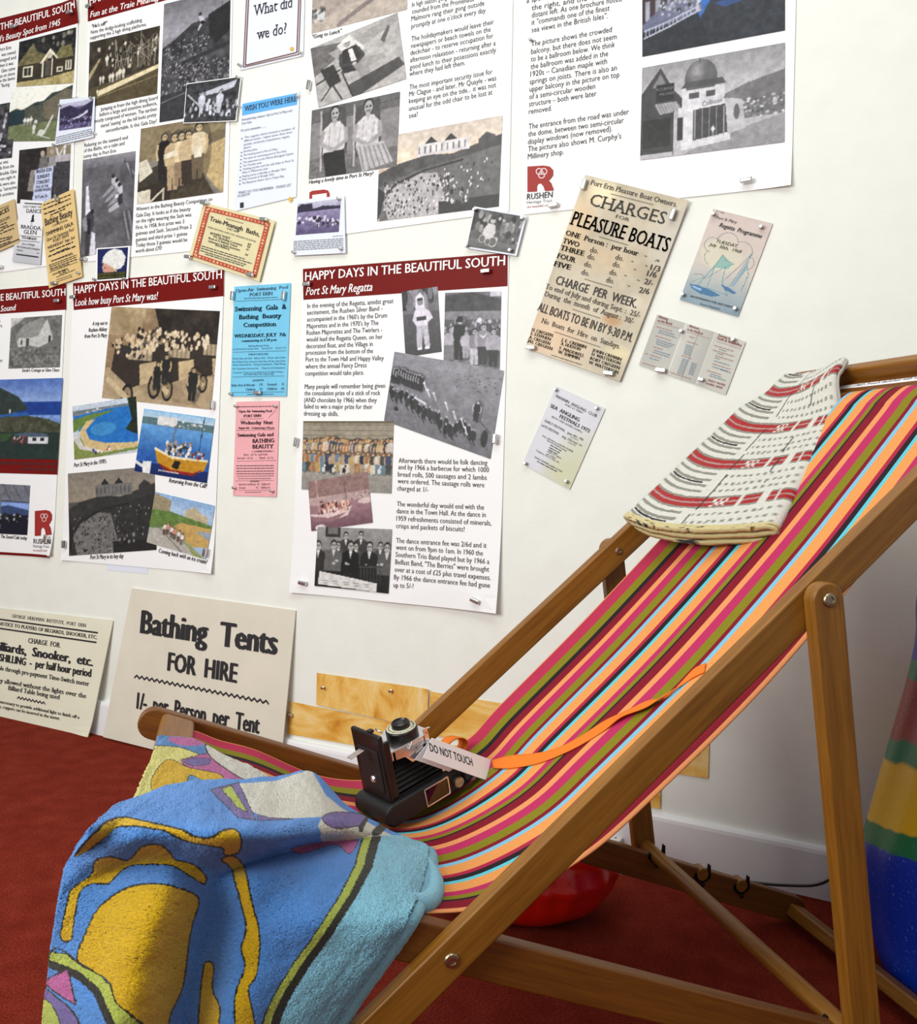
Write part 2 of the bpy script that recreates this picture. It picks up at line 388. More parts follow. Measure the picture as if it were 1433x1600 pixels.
def make_sling():
    nk = 150; tt = []; ci = []
    for i in range(len(cols)):
        tt += [edges[i], 0.5 * (edges[i] + edges[i + 1])]; ci += [cols[i], cols[i]]
    tt.append(edges[-1]); tt = np.array(tt); nt = len(tt)
    K, T = np.meshgrid(np.linspace(0, 1, nk), tt, indexing='ij')
    V = sling(K, T).reshape(-1, 3)
    f = grid_faces(nt, nk)
    fc = np.array([ci[i] for j in range(nk - 1) for i in range(nt - 1)]) / 255.0
    o = mesh_obj('canvas_sling', V, f, M_CANVAS, CH, True, np.repeat(fc, 4, 0), 'CORNER')
    md = o.modifiers.new('thick', 'SOLIDIFY'); md.thickness = 0.0016; md.offset = 0
    return o
def canvas_mat():
    t = NT('woven_canvas'); a = t.n('ShaderNodeAttribute', attribute_name='Col'); tc = t.n('ShaderNodeTexCoord')
    nz = t.n('ShaderNodeTexNoise', Scale=900.0, Detail=2.0); t.l(tc.outputs['Object'], nz.inputs['Vector'])
    r = t.ramp(nz.outputs['Fac'], [(0.35, (0.80, 0.80, 0.80, 1)), (0.65, (1, 1, 1, 1))])
    mx = t.n('ShaderNodeMix', data_type='RGBA', blend_type='MULTIPLY'); mx.inputs['Factor'].default_value = 1.0
    t.l(a.outputs['Color'], mx.inputs[6]); t.l(r.outputs['Color'], mx.inputs[7]); t.l(mx.outputs[2], t.b.inputs['Base Color'])
    t.b.inputs['Roughness'].default_value = 0.8; t.b.inputs['Specular IOR Level'].default_value = 0.2
    t.bump(nz.outputs['Fac'], 0.25, 0.001); return t.m
M_CANVAS = canvas_mat()
make_sling()

# points on the canvas along a line of sight
_KK, _TT = np.meshgrid(np.linspace(0.08, 0.80, 200), np.linspace(T_NEAR, T_FAR, 90), indexing='ij')
_SP = sling(_KK, _TT); _SPX = project(L2W(_SP)).reshape(-1, 2); _SPF = _SP.reshape(-1, 3)
def on_canvas(u, v, off=0.0):
    """local chair point on the sling seen at (u, v), lifted by off"""
    i = np.argmin(((_SPX - np.array([u, v])) ** 2).sum(1)); k = _KK.ravel()[i]; t = _TT.ravel()[i]
    p = sling(np.array([k]), np.array([t]))[0]
    a = sling(np.array([k + 0.004]), np.array([t]))[0] - p
    n = np.array([-a[2], 0, a[0]]); n /= np.linalg.norm(n)
    return p + n * off

# ------------------------------------------------------------------ pattern drawing on a cloth
def inside(P, poly):
    poly = np.asarray(poly, float); x, y = P[:, 0], P[:, 1]; c = np.zeros(len(P), bool); n = len(poly)
    for i in range(n):
        x0, y0 = poly[i]; x1, y1 = poly[(i + 1) % n]
        if y0 == y1: continue
        m = (y0 > y) != (y1 > y)
        c ^= m & (x < (x1 - x0) * (y - y0) / (y1 - y0) + x0)
    return c
def edge_dist(P, poly, closed=True):
    poly = np.asarray(poly, float); d = np.full(len(P), 1e9); n = len(poly)
    for i in range(n if closed else n - 1):
        a = poly[i]; b = poly[(i + 1) % n]; ab = b - a; L = (ab ** 2).sum() + 1e-12
        t = np.clip(((P - a) @ ab) / L, 0, 1); d = np.minimum(d, np.hypot(*(P - a - t[:, None] * ab).T))
    return d
def rnd(poly, k=4):
    """rounded version of a drawn outline"""
    p = np.asarray(poly, float); n = len(p); q = np.concatenate([p[-1:], p, p[:2]])
    out = []
    for i in range(n):
        for j in range(k):
            u = j / k; p0, p1, p2, p3 = q[i], q[i + 1], q[i + 2], q[(i + 3) % len(q)] if i + 3 < len(q) else p[2 % n]
            out.append(0.5 * (2 * p1 + (p2 - p0) * u + (2 * p0 - 5 * p1 + 4 * p2 - p3) * u * u + (3 * p1 - p0 - 3 * p2 + p3) * u ** 3))
    return np.array(out)

# ------------------------------------------------------------------ beach towel over the front of the chair
RT = HA + TH
def beach_pt(u, v, kind, val):
    r = ray(u, v); rl = np.array([r @ DS, r @ DT, r[2]]); c = W2L(CAM_POS)
    if kind == 'T':
        nn = np.array([n2[0], 0, n2[1]]); p0 = np.array([F2[0], 0, F2[1]]) + nn * (0.0258 + val)
        return c + rl * (((p0 - c) @ nn) / (rl @ nn))
    return c + rl * ((-(RT + val) - c[1]) / rl[1])
T_, S_ = 'T', 'S'
BG = [
 [(186,1258,T_,.016),(245,1236,T_,.018),(310,1221,T_,.020),(372,1221,T_,.020),(430,1215,T_,.020),(486,1209,T_,.022),(540,1262,T_,.014),(585,1288,T_,.008),(606,1301,T_,.006)],
 [(140,1298,T_,.030),(215,1272,T_,.038),(295,1256,T_,.044),(365,1262,T_,.044),(430,1268,T_,.042),(500,1266,T_,.040),(552,1282,T_,.024),(600,1304,T_,.012),(640,1314,T_,.010)],
 [(112,1340,S_,.010),(190,1312,T_,.026),(275,1298,T_,.046),(350,1302,T_,.058),(425,1305,T_,.056),(510,1297,T_,.044),(570,1298,T_,.026),(620,1316,T_,.016),(664,1322,T_,.012)],
 [(98,1385,S_,.022),(170,1358,S_,.020),(262,1345,S_,.030),(340,1354,S_,.006),(420,1338,T_,.008),(500,1320,T_,.010),(572,1318,T_,.018),(625,1335,T_,.018),(668,1340,T_,.014)],
 [(92,1420,S_,.026),(160,1405,S_,.036),(255,1395,S_,.056),(330,1385,S_,.008),(405,1370,S_,.012),(490,1358,T_,.012),(570,1360,T_,.018),(625,1372,T_,.016),(655,1390,T_,.010)],
 [(86,1465,S_,.028),(150,1460,S_,.048),(240,1455,S_,.072),(310,1450,S_,.008),(390,1440,S_,.026),(475,1430,S_,.028),(555,1430,S_,.014),(610,1430,S_,.012),(640,1428,S_,.008)],
 [(78,1520,S_,.030),(138,1520,S_,.058),(225,1520,S_,.080),(295,1520,S_,.010),(375,1510,S_,.040),(455,1500,S_,.034),(530,1495,S_,.028),(580,1490,S_,.020),(604,1482,S_,.012)],
 [(68,1590,S_,.034),(125,1600,S_,.070),(210,1600,S_,.088),(280,1600,S_,.014),(355,1595,S_,.056),(430,1585,S_,.044),(490,1570,S_,.036),(530,1565,S_,.024),(552,1555,S_,.014)],
 [(58,1680,S_,.036),(115,1700,S_,.078),(195,1700,S_,.094),(265,1700,S_,.016),(340,1690,S_,.066),(405,1680,S_,.050),(450,1660,S_,.040),(480,1650,S_,.026),(500,1640,S_,.014)],
]
AG = [
 [(247,1152,T_,.014),(300,1157,T_,.012),(350,1182,T_,.010),(395,1202,T_,.008),(428,1222,T_,.006)],
 [(239,1180,T_,.016),(292,1190,T_,.014),(340,1208,T_,.012),(390,1222,T_,.010),(432,1238,T_,.006)],
 [(223,1216,T_,.014),(275,1222,T_,.014),(325,1235,T_,.012),(380,1250,T_,.010),(440,1265,T_,.004)],
 [(207,1256,T_,.010),(262,1265,T_,.010),(312,1272,T_,.008),(375,1282,T_,.006),(440,1290,T_,.002)],
 [(196,1300,T_,.004),(250,1305,T_,.002),(312,1310,T_,.002),(375,1310,T_,.002),(440,1312,T_,.000)],
]
def surf(G, nu, nv):
    G = np.asarray(G, float); rows = np.stack([cr(G[j], np.linspace(0, 1, nu)) for j in range(len(G))])
    return np.stack([cr(rows[:, i], np.linspace(0, 1, nv)) for i in range(nu)], 1)      # nv, nu, 3
def ZB(pts, k=0.50244, oy=1120): return [(x * k, oy + y * k) for x, y in pts]
BLUE, YEL, INK, LIME, SKY, PINK, PURP, WHT, PALEY = [np.array(c) / 255.0 for c in ((98, 164, 248), (250, 200, 12), (52, 48, 38), (208, 222, 96), (158, 228, 254), (216, 112, 178), (136, 116, 186), (244, 240, 226), (250, 240, 140))]
def paint_b(P):
    C = np.tile(BLUE, (len(P), 1))
    def pat(poly, col, ink=2.6, round_=True):
        q = rnd(ZB(poly)) if round_ else np.array(ZB(poly))
        m = inside(P, q)
        if ink: C[edge_dist(P, q) < ink] = INK
        C[m] = col
    brd = [(1150, 380), (1126, 470), (1078, 560), (1010, 660), (945, 750), (880, 850), (845, 920), (825, 990), (790, 1150)]
    pb = np.array(ZB(brd)); x_at = np.interp(P[:, 1], pb[:, 1], pb[:, 0])
    on = P[:, 1] > pb[0, 1] - 3
    C[on & (P[:, 0] > x_at + 3)] = SKY
    C[on & (np.abs(P[:, 0] - x_at - 8) < 8)] = INK
    C[on & (np.abs(P[:, 0] - x_at + 5) < 6.5)] = LIME
    C[on & (np.abs(P[:, 0] - x_at + 12.3) < 1.3)] = INK
    pat([(905,405),(990,385),(1105,380),(1085,432),(1040,402),(935,432)], PINK, 1.0)
    pat([(735,215),(860,205),(965,168),(1010,250),(1060,290),(1215,374),(1130,377),(1000,382),(985,345),(1000,318),(830,328),(780,300)], WHT, 0, False)
    pat([(655,235),(740,212),(792,328),(740,320),(680,262)], PURP, 1.4, False)
    pat([(690,232),(716,222),(766,302),(735,288)], LIME, 1.0, False)
    pat([(1000,322),(1040,303),(1132,312),(1122,342),(1030,346)], PURP, 1.4)
    pat([(1110,350),(1135,318),(1142,322),(1122,360)], INK, 0); pat([(1150,368),(1180,338),(1200,350),(1175,374)], INK, 0)
    pat([(800,312),(835,322),(905,326),(800,330)], PURP, 1.0, False)
    pat([(240,420),(290,360),(370,323),(450,335),(560,358),(640,376),(715,358),(745,378),(738,412),(700,420),(690,398),(600,382),(500,354),(380,344),(320,374),(262,420)], YEL)
    pat([(225,690),(195,682),(210,600),(225,540),(285,490),(300,445),(345,430),(400,440),(440,400),(495,393),(530,420),(545,440),(600,455),(632,495),(625,515),(570,485),(520,460),(420,457),(380,477),(340,520),(290,517),(250,545),(235,610)], YEL)
    pat([(248,750),(275,670),(310,600),(365,555),(430,530),(520,530),(608,560),(590,640),(577,710),(562,830),(522,920),(500,1000),(430,990),(370,910),(350,840),(300,790)], YEL)
    pat([(690,435),(730,430),(760,480),(785,590),(805,680),(795,800),(770,850),(790,990),(740,990),(735,870),(765,780),(755,720),(770,650),(745,540),(715,460)], YEL)
    pat([(640,780),(655,760),(668,780),(665,850),(687,905),(675,990),(630,990),(630,890)], YEL)
    low = [(165,728),(215,736),(262,775),(312,800),(348,832),(362,882),(402,922),(445,965),(480,1050),(60,1050),(110,1000),(140,880)]
    pat(low, BLUE, 2.0)
    pat([(165,730),(215,738),(262,777),(312,802),(346,834),(360,884),(400,924),(450,970),(372,975),(330,900),(300,830),(240,790),(160,757)], LIME, 2.0, False)
    q = np.array(ZB([(160,765),(245,800),(305,850),(335,920),(365,990)])); C[edge_dist(P, q, False) < 6] = INK
    pat([(145,822),(215,785),(240,890),(190,860)], PINK, 2.5, False)
    pat([(135,850),(185,875),(235,920),(265,990),(300,1050),(80,1050),(110,990)], PURP, 2.5)
    pat([(130,880),(170,900),(195,960),(200,1050),(80,1050),(105,985)], LIME, 2.0)
    return C
def paint_a(P):
    C = np.tile(PALEY, (len(P), 1))
    def pat(poly, col, ink=1.2, round_=True):
        q = rnd(ZB(poly)) if round_ else np.array(ZB(poly))
        m = inside(P, q)
        if ink: C[edge_dist(P, q) < ink] = INK
        C[m] = col
    pat([(440,60),(620,60),(700,90),(640,125),(560,100),(470,95),(440,110)], np.array([0.37, 0.60, 0.87]), 1.2)
    pat([(520,70),(600,72),(640,90),(560,95)], PINK, 0)
    pat([(640,120),(560,140),(600,190),(690,190),(700,215),(780,240),(960,240),(900,190),(800,140)], PINK, 1.2, False)
    pat([(640,92),(700,108),(790,150),(830,185),(820,208),(760,200),(700,165),(655,130)], WHT, 1.8)
    pat([(570,140),(640,135),(650,150),(600,158)], PURP, 1.0)
    pat([(475,190),(520,140),(585,165),(680,185),(690,215),(640,225),(560,235),(500,262),(472,235)], YEL, 1.2)
    pat([(590,188),(640,210),(680,222),(600,240),(580,215)], np.array([0.42, 0.66, 0.86]), 1.0)
    return C
M_TERRY = attr_mat('terry_towelling', 0.95, fuzz=0.8, fscale=560.0, spec=0.05, grain=0.28, gscale=520.0, sheen=0.3)
def beach_towel():
    V = []; F = []; C = []
    def add(G, nu, nv, paint, amp, seed, front=None):
        P = np.array([[beach_pt(*q) for q in row] for row in G])
        S = surf(P, nu, nv)
        nz = fbm(nv, nu, 9, seed, 4) - 0.5
        du = np.gradient(S, axis=1); dv = np.gradient(S, axis=0); n = np.cross(du, dv); n /= np.linalg.norm(n, axis=2, keepdims=True) + 1e-9
        S = S + n * (nz * amp + (np.random.RandomState(seed).rand(nv, nu) - .5) * 0.0009)[..., None]
        col = paint(project(L2W(S.reshape(-1, 3))).reshape(-1, 2))
        S2 = S
        if front is not None:               # the cloth goes on round the front of the chair
            k = 24; base = S[:, :1]; ex = []; fw = np.clip((np.linspace(0, 1, nv) - .30) / .25, 0, 1)
            for i in range(k, 0, -1):
                a = i / k
                q = base[:, 0].copy(); q[:, 1] += front * a * fw; q[:, 0] += (0.012 * math.sin(a * 6) + .055 * a) * fw
                ex.append(q)
            ex = np.stack(ex, 1); S2 = np.concatenate([ex, S], 1)
            cc = col.reshape(nv, nu, 3); col2 = np.concatenate([np.repeat(cc[:, :1], k, 1), cc], 1)
            col2[:, :k][:] = BLUE; col = col2.reshape(-1, 3); nu2 = nu + k
        else: nu2 = nu
        b = len(V) and sum(len(x) for x in V)
        V.append(S2.reshape(-1, 3)); C.append(col); F.append(grid_faces(nu2, nv) + b)
    add(BG, 420, 400, paint_b, 0.006, 5, 0.15)
    add(AG, 170, 170, paint_a, 0.004, 9, None)
    # folded-under hem along the right side and the rolled corner
    H = [[(u - 22, v, k, d - 0.006) for (u, v, k, d) in (row[8],)] + [(row[8][0] + 6, row[8][1] + 3, row[8][2], row[8][3] - 0.004), (row[8][0] + 15, row[8][1] + 7, row[8][2], row[8][3] - 0.010)] for row in BG[2:]]
    add(H, 14, 160, lambda P: np.tile(SKY, (len(P), 1)), 0.002, 3, None)
    pth = cr([beach_pt(*q) for q in [(640,1338,T_,.006),(662,1352,T_,.004),(675,1372,T_,.002),(678,1394,T_,.002),(668,1410,T_,.002),(645,1413,T_,.002),(622,1408,T_,.002)]], np.linspace(0, 1, 40))
    m = MB(); m.tube(pth, 0.0100, 12); b = sum(len(x) for x in V)
    V.append(np.array(m.v)); C.append(np.tile(SKY, (len(m.v), 1)))
    faces = [tuple(q) for f in F for q in f] + [tuple(b + i for i in q) for q in m.f]
    root = L2W(np.array([[-0.33, 0.0, 0.44]]))[0]
    W = L2W(np.concatenate(V)) - root
    o = mesh_obj('beach_towel', W, faces, M_TERRY, None, True, np.concatenate(C)); o.location = root
    md = o.modifiers.new('thick', 'SOLIDIFY'); md.thickness = 0.0055; md.offset = 0
    tag(o, 'blue terry beach towel with a yellow sun, heaped over the front of the deckchair', 'towel')
beach_towel()

# ------------------------------------------------------------------ folded red and white towel on the back of the chair
def striped_towel():
    TL = dict(bl=(0.628, 0.248), br=(0.712, -0.045), tr=(1.062, 0.112), tl=(1.040, 0.262))
    nv = 420
    # a folded ribbon: three leaves joined by round folds, seen in section across the chair (0 left .. 1 right, height)
    sec = []
    def arc(cx, cy, r, a0, a1, k=7, sx=1.0): return [(cx + sx * r * math.cos(a), cy + r * math.sin(a)) for a in np.linspace(a0, a1, k)]
    hgt = 0.0125
    sec += [(x, 0.0) for x in np.linspace(0.06, 0.955, 22)]
    sec += arc(0.97, hgt / 2, hgt / 2, -math.pi / 2, math.pi / 2, 7, 4.0)
    sec += [(x, hgt) for x in np.linspace(0.955, 0.05, 22)]
    sec += arc(0.04, hgt * 1.5, hgt / 2, 3 * math.pi / 2, math.pi / 2, 7, 4.0)
    sec += [(x, 2 * hgt) for x in np.linspace(0.05, 0.945, 90)]
    sec += arc(0.955, 2 * hgt - 0.007, 0.007, math.pi / 2, -math.pi / 3, 7, 5.0)
    sec = np.array(sec); n = len(sec)
    v = np.linspace(0, 1, nv)[:, None]; x = sec[:, 0][None]; h = sec[:, 1][None]
    bl, br, tr, tl = [np.array(TL[k]) for k in ('bl', 'br', 'tr', 'tl')]
    lt = ((1 - v)[..., None] * ((1 - x)[..., None] * bl + x[..., None] * br) + v[..., None] * ((1 - x)[..., None] * tl + x[..., None] * tr))
    lv, tv = lt[..., 0], lt[..., 1]
    up = np.clip((v - .70) / .20, 0, 1); up = up * up * (3 - 2 * up)
    base = 0.0275 * (1 - x) ** 0.8 - 0.040 * x ** 1.4 * (1 - 0.45 * v)
    base = base * (1 - up) + 0.0250 * up
    base = base + 0.006 * np.sin(x * 5 + v * 2) * x 
    lv = lv - 0.034 * np.sin(x * math.pi) * (1 - 0.6 * v)
    nz = fbm(nv, n, 14, 77, 3) - 0.5
    n_ = base + h * (1 - 0.25 * v) * (1 - 0.55 * up) + nz * 0.003 + (np.random.RandomState(4).rand(nv, n) - .5) * 0.0007
    P = np.stack([P2[0] + E1[0] * lv + N1[0] * n_, tv, P2[1] + E1[1] * lv + N1[1] * n_], -1)
    # woven pattern
    X = np.broadcast_to(x, lv.shape); Vv = np.broadcast_to(v, lv.shape) + 0.012 * np.sin(X * 5.0 + Vv_phase(X)) + 0.035 * 4 * X * (1 - X)
    red = np.array([190, 24, 28]) / 255; grey = np.array([158, 154, 142]) / 255; wht = np.array([246, 243, 232]) / 255; blk = np.array([34, 30, 32]) / 255; crm = np.array([236, 218, 158]) / 255
    C = np.zeros(P.shape); C[:] = wht
    per = 0.238; ph = ((Vv - 0.155) / per) % 1.0
    jit = (value_noise(nv, n, 120, 5) - 0.5) * 0.008; ph = (ph + jit) % 1.0
    top = X < 0.52; seg = (X * 26 + 0.3 * jit * 40) % 1.0; chk = X > 0.90
    dash = (seg < 0.5)
    def band(a, b, col, where=True):
        m = (ph > a) & (ph < b) & where; C[m] = col
    pg = np.array([196, 160, 152]) / 255
    band(0.0, 0.045, grey); band(0.135, 0.175, pg); band(0.265, 0.31, grey)
    band(0.045, 0.135, red); band(0.175, 0.265, red)
    bw = (X > 0.60) & (X < 0.68) & ((X * 60 + np.floor(ph * 12)) % 2 < 1.0) & (ph > 0.045) & (ph < 0.265); C[bw] = wht
    bw = (ph > 0.0) & (ph < 0.31) & (((X > .845) & (X < .885)) | ((X > .925) & (X < .945)) | ((X > .74) & (X < .755))); C[bw] = wht
    for a in (0.41, 0.56, 0.70, 0.86):
        band(a, a + 0.060, grey, X < 0.47)
    for a in (0.43, 0.60, 0.80):
        band(a, a + 0.065, grey, (X > 0.55) & dash & (X < 0.98))
    band(0.645, 0.685, blk, (X < 0.42) & (X > 0.05))
    wob = 0.012 * np.sin(np.broadcast_to(v, X.shape) * 7)
    C[np.abs(X - 0.53 - wob) < 0.0042] = blk
    C[(np.abs(X - 0.80 - wob) < 0.0035) & (np.broadcast_to(v, X.shape) > 0.28) & (np.broadcast_to(v, X.shape) < 0.86)] = blk
    C[np.broadcast_to(v, X.shape) < 0.028] = crm
    idx = np.arange(n); low = idx < 22 + 7 + 22 + 7
    C[:, low] = wht * 0.98; C[:14, low] = crm
    C[:9][(value_noise(9, n, 60, 3) > 0.80)] = blk * 1.3
    root = L2W(np.array([on_back(0.66, 0.1, 0.02)]))[0]
    W = L2W(P.reshape(-1, 3)) - root
    o = mesh_obj('folded_towel', W, grid_faces(n, nv), M_TERRY2, None, True, C.reshape(-1, 3)); o.location = root
    md = o.modifiers.new('thick', 'SOLIDIFY'); md.thickness = 0.0085; md.offset = 0
    tag(o, 'folded white terry towel with red, grey and black stripes on the back of the deckchair', 'towel')
def Vv_phase(X): return 0.6
M_TERRY2 = attr_mat('looped_terry', 0.95, fuzz=1.0, fscale=380.0, spec=0.05, grain=0.12, gscale=420.0, sheen=0.2)
striped_towel()

# ------------------------------------------------------------------ folding camera on the seat
def rotm(yaw, pitch, o):
    X = np.array([math.cos(yaw) * math.cos(pitch), math.sin(yaw) * math.cos(pitch), math.sin(pitch)])
    Y = np.array([-math.sin(yaw), math.cos(yaw), 0]); Z = np.cross(X, Y)
    A = np.stack([X, Y, Z], 1)
    D = np.stack([DS, DT, np.array([0, 0, 1.0])], 1)
    A = D @ A; o = L2W(np.array([o]))[0]
    return Matrix([[*A[0], o[0]], [*A[1], o[1]], [*A[2], o[2]], [0, 0, 0, 1]])
CSC = 1.13
CM = rotm(math.radians(27), math.radians(15), (-0.012, 0.027, 0.324))
M_LEATHER = plain('black_leatherette', rgb(30, 30, 32), 0.42, noise=0.3, scale=900, bump=0.6)
M_BLKPAINT = plain('black_enamel', rgb(26, 20, 21), 0.3, noise=0.1, scale=60)
M_BELLOWS = plain('black_bellows_cloth', rgb(24, 24, 26), 0.55, noise=0.2, scale=300)
M_CHROME = plain('chrome', (0.82, 0.80, 0.78, 1), 0.22, 1.0, noise=0.04, scale=120)
M_GLASS = plain('dark_lens_glass', rgb(12, 12, 16), 0.05, spec=0.8)
M_DIAL = plain('ivory_dial', rgb(216, 212, 186), 0.35)
def folding_camera():
    c = thing('folding_camera', 'vintage black folding camera with chrome lens standard lying open on the deckchair seat', 'camera', CM.to_translation())
    c.rotation_euler = CM.to_euler(); c.scale = (CSC,) * 3
    Lx, Wy, Hz = 0.150, 0.074, 0.031
    m = MB(); r = Hz / 2                                   # body with rounded ends
    pts = [(Lx - r * 0.9 + r * 0.9 * math.cos(a), r + r * math.sin(a)) for a in np.linspace(-math.pi / 2, math.pi / 2, 12)] + [(r * 0.9 + r * 0.9 * math.cos(a), r + r * math.sin(a)) for a in np.linspace(math.pi / 2, 3 * math.pi / 2, 12)]
    m.prism(pts, 1, 0, Wy); b = m.build('camera_body', M_LEATHER, c, bevel=0.004, seg=3)
    m = MB(); m.box((0.024, 0.010, Hz - 0.001), (0.126, 0.066, Hz + 0.002)); m.build('opening_rim', M_BLKPAINT, c, bevel=0.0008)
    # drop bed standing up at the front end
    m = MB(); m.box((0.014, 0.006, Hz - 0.006), (0.021, 0.069, Hz + 0.092)); bed = m.build('drop_bed', M_BLKPAINT, c, bevel=0.003, seg=3)
    m = MB(); m.box((0.0195, 0.008, Hz), (0.030, 0.013, Hz + 0.080)); m.box((0.0195, 0.062, Hz), (0.030, 0.067, Hz + 0.080)); m.build('bed_rail', M_BLKPAINT, bed, bevel=0.001)
    m = MB(); m.box((0.0128, 0.014, Hz + 0.012), (0.0143, 0.058, Hz + 0.070)); m.build('bed_panel', M_LEATHER, bed, bevel=0.0006)
    m = MB(); m.lathe([(0.0052, 0), (0.0052, 0.0012), (0.0036, 0.003), (0.0022, 0.003), (0.0018, 0.0014), (0.0004, 0.0014)], (0.0135, 0.034, Hz + 0.027), (-1, 0, 0), 20); m.build('bed_screw', M_CHROME, bed)
    m = MB(); m.box((-0.006, 0.028, Hz + 0.0715), (0.015, 0.038, Hz + 0.0730), Matrix.Rotation(math.radians(-6), 4, 'Y')); m.build('stand_tab', M_CHROME, bed, bevel=0.0004)
    m = MB(); m.box((0.016, 0.026, Hz + 0.091), (0.023, 0.034, Hz + 0.095)); m.build('catch', M_BLKPAINT, bed, bevel=0.001)
    # bellows: tapered pleats
    m = MB(); n = 18; v = []; f = []
    for i in range(n + 1):
        a = i / n; z = Hz + 0.002 + a * 0.060; k = (0.0035 if i % 2 else -0.0005); x0 = 0.032 + a * 0.012; x1 = 0.118 - a * 0.030; y0 = 0.014 + a * 0.009; y1 = 0.062 - a * 0.009
        v += [(x0 - k, y0 - k, z), (x1 + k, y0 - k, z), (x1 + k, y1 + k, z), (x0 - k, y1 + k, z)]
    for i in range(n):
        for q in range(4): f.append((4 * i + q, 4 * i + (q + 1) % 4, 4 * i + 4 + (q + 1) % 4, 4 * i + 4 + q))
    f += [(3, 2, 1, 0), (4 * n, 4 * n + 1, 4 * n + 2, 4 * n + 3)]; m.add(v, f); m.build('bellows', M_BELLOWS, c)
    # lens standard with shutter, dial and lens
    zt = Hz + 0.060
    m = MB(); m.prism([(0.032, 0.010), (0.090, 0.010), (0.100, 0.022), (0.100, 0.054), (0.090, 0.064), (0.032, 0.064)], 2, zt, zt + 0.003)
    m.box((0.028, 0.010, zt - 0.010), (0.034, 0.064, zt + 0.003)); st = m.build('lens_standard', M_CHROME, c, bevel=0.001)
    lc = (0.070, 0.035, zt + 0.003)
    m = MB(); m.lathe([(0.0215, 0), (0.0215, 0.010), (0.0200, 0.0115)], lc, (0, 0, 1), 40); sh = m.build('shutter_case', M_BLKPAINT, c, smooth=False, bevel=0.0006)
    m = MB(); m.lathe([(0.0196, 0), (0.0196, 0.0010), (0.0130, 0.0014)], (lc[0], lc[1], lc[2] + 0.0112), (0, 0, 1), 40); m.build('shutter_dial', M_DIAL, sh)
    m = MB()
    for k in range(44):
        a = 2 * math.pi * k / 44; R = 0.0168; ln_ = 0.0020 if k % 4 else 0.0034
        m.box((-ln_ / 2, -0.0003, 0), (ln_ / 2, 0.0003, 0.0004), Matrix.Translation((lc[0] + R * math.cos(a), lc[1] + R * math.sin(a), lc[2] + 0.0124)) @ Matrix.Rotation(a, 4, 'Z'))
    m.build('dial_marks', M_BLACK, sh)
    m = MB(); m.lathe([(0.0124, 0), (0.0124, 0.007), (0.0104, 0.0084), (0.0090, 0.0060), (0.0070, 0.005)], (lc[0], lc[1], lc[2] + 0.012), (0, 0, 1), 32); ring = m.build('lens_ring', M_BLKPAINT, sh)
    for k in range(24):
        pass
    m = MB(); m.lathe([(0.0072, 0), (0.0062, 0.0012), (0.004, 0.0020), (0.0008, 0.0024)], (lc[0], lc[1], lc[2] + 0.0168), (0, 0, 1), 28); m.build('lens_glass', M_GLASS, ring, smooth=True)
    m = MB(); m.tube([(lc[0] + 0.020, lc[1] - 0.020, lc[2] + 0.004), (lc[0] + 0.027, lc[1] - 0.026, lc[2] + 0.006)], 0.0012); m.tube([(lc[0] - 0.018, lc[1] + 0.02, lc[2] + 0.006), (lc[0] - 0.020, lc[1] + 0.031, lc[2] + 0.010)], 0.0013); m.build('shutter_lever', M_CHROME, sh, smooth=True)
    m = MB(); m.prism([(.036, zt + .003), (.090, zt + .003), (.091, zt - .007), (.080, zt - .010), (.070, zt - .024), (.060, zt - .024), (.050, zt - .012), (.036, zt - .010)], 1, .0085, .0105); m.build('standard_cheek', M_CHROME, st, bevel=.0006)
    # chrome struts down to the body
    for sd, y in ((-1, 0.0072), (1, 0.0655)):
        m = MB(); w = 0.0022
        def bar(p, q, wd=0.0042):
            p = np.array(p); q = np.array(q); d = q - p; L = np.hypot(*d); u = np.array([-d[1], d[0]]) / L * wd
            m.prism([tuple(p + u), tuple(q + u), tuple(q - u), tuple(p - u)], 1, y - 0.0008, y + 0.0008)
        bar((0.060, zt + 0.001), (0.080, zt - 0.018), 0.0056); bar((0.078, zt - 0.017), (0.101, zt - 0.034), 0.0046); bar((0.100, zt - 0.032), (0.108, Hz + 0.001), 0.0040); bar((0.087, zt + 0.012), (0.089, zt - 0.018), 0.0034)
        s = m.build('strut', M_CHROME, c, bevel=0.0003)
        for (px, pz) in ((0.082, zt - 0.020), (0.092, zt - 0.027), (0.088, zt + 0.006), (0.068, zt - 0.006)):
            k = MB(); k.lathe([(0.0026, 0), (0.0026, 0.0008), (0.0014, 0.0016)], (px, y + sd * -0.0008 if sd < 0 else y + 0.0008, pz), (0, sd, 0), 14); k.build('rivet', M_BRONZE, s)
    # chrome window frame on the long side, rewind knobs at the far end
    m = MB(); fr = 0.0022
    x0, x1, z0, z1 = 0.062, 0.104, 0.003, 0.029
    m.box((x0, -0.0022, z0), (x1, 0.0008, z0 + fr)); m.box((x0, -0.0022, z1 - fr), (x1, 0.0008, z1)); m.box((x0, -0.0022, z0), (x0 + fr, 0.0008, z1)); m.box((x1 - fr, -0.0022, z0), (x1, 0.0008, z1))
    fm = m.build('finder_frame', M_CHROME, c, bevel=0.0005)
    m = MB(); m.box((x0 + fr, -0.0008, z0 + fr), (x1 - fr, 0.0006, z1 - fr)); m.build('finder_window', M_GLASS, fm)
    for (kx, kz) in ((0.136, 0.016), (0.118, 0.014)):
        m = MB(); m.lathe([(0.008, 0), (0.008, 0.006), (0.0065, 0.0075), (0.003, 0.0075)], (kx, 0.0, kz), (0, -1, 0), 24); m.build('winding_knob', M_BLKPAINT if kx > 0.12 else M_BRONZE, c)
folding_camera()

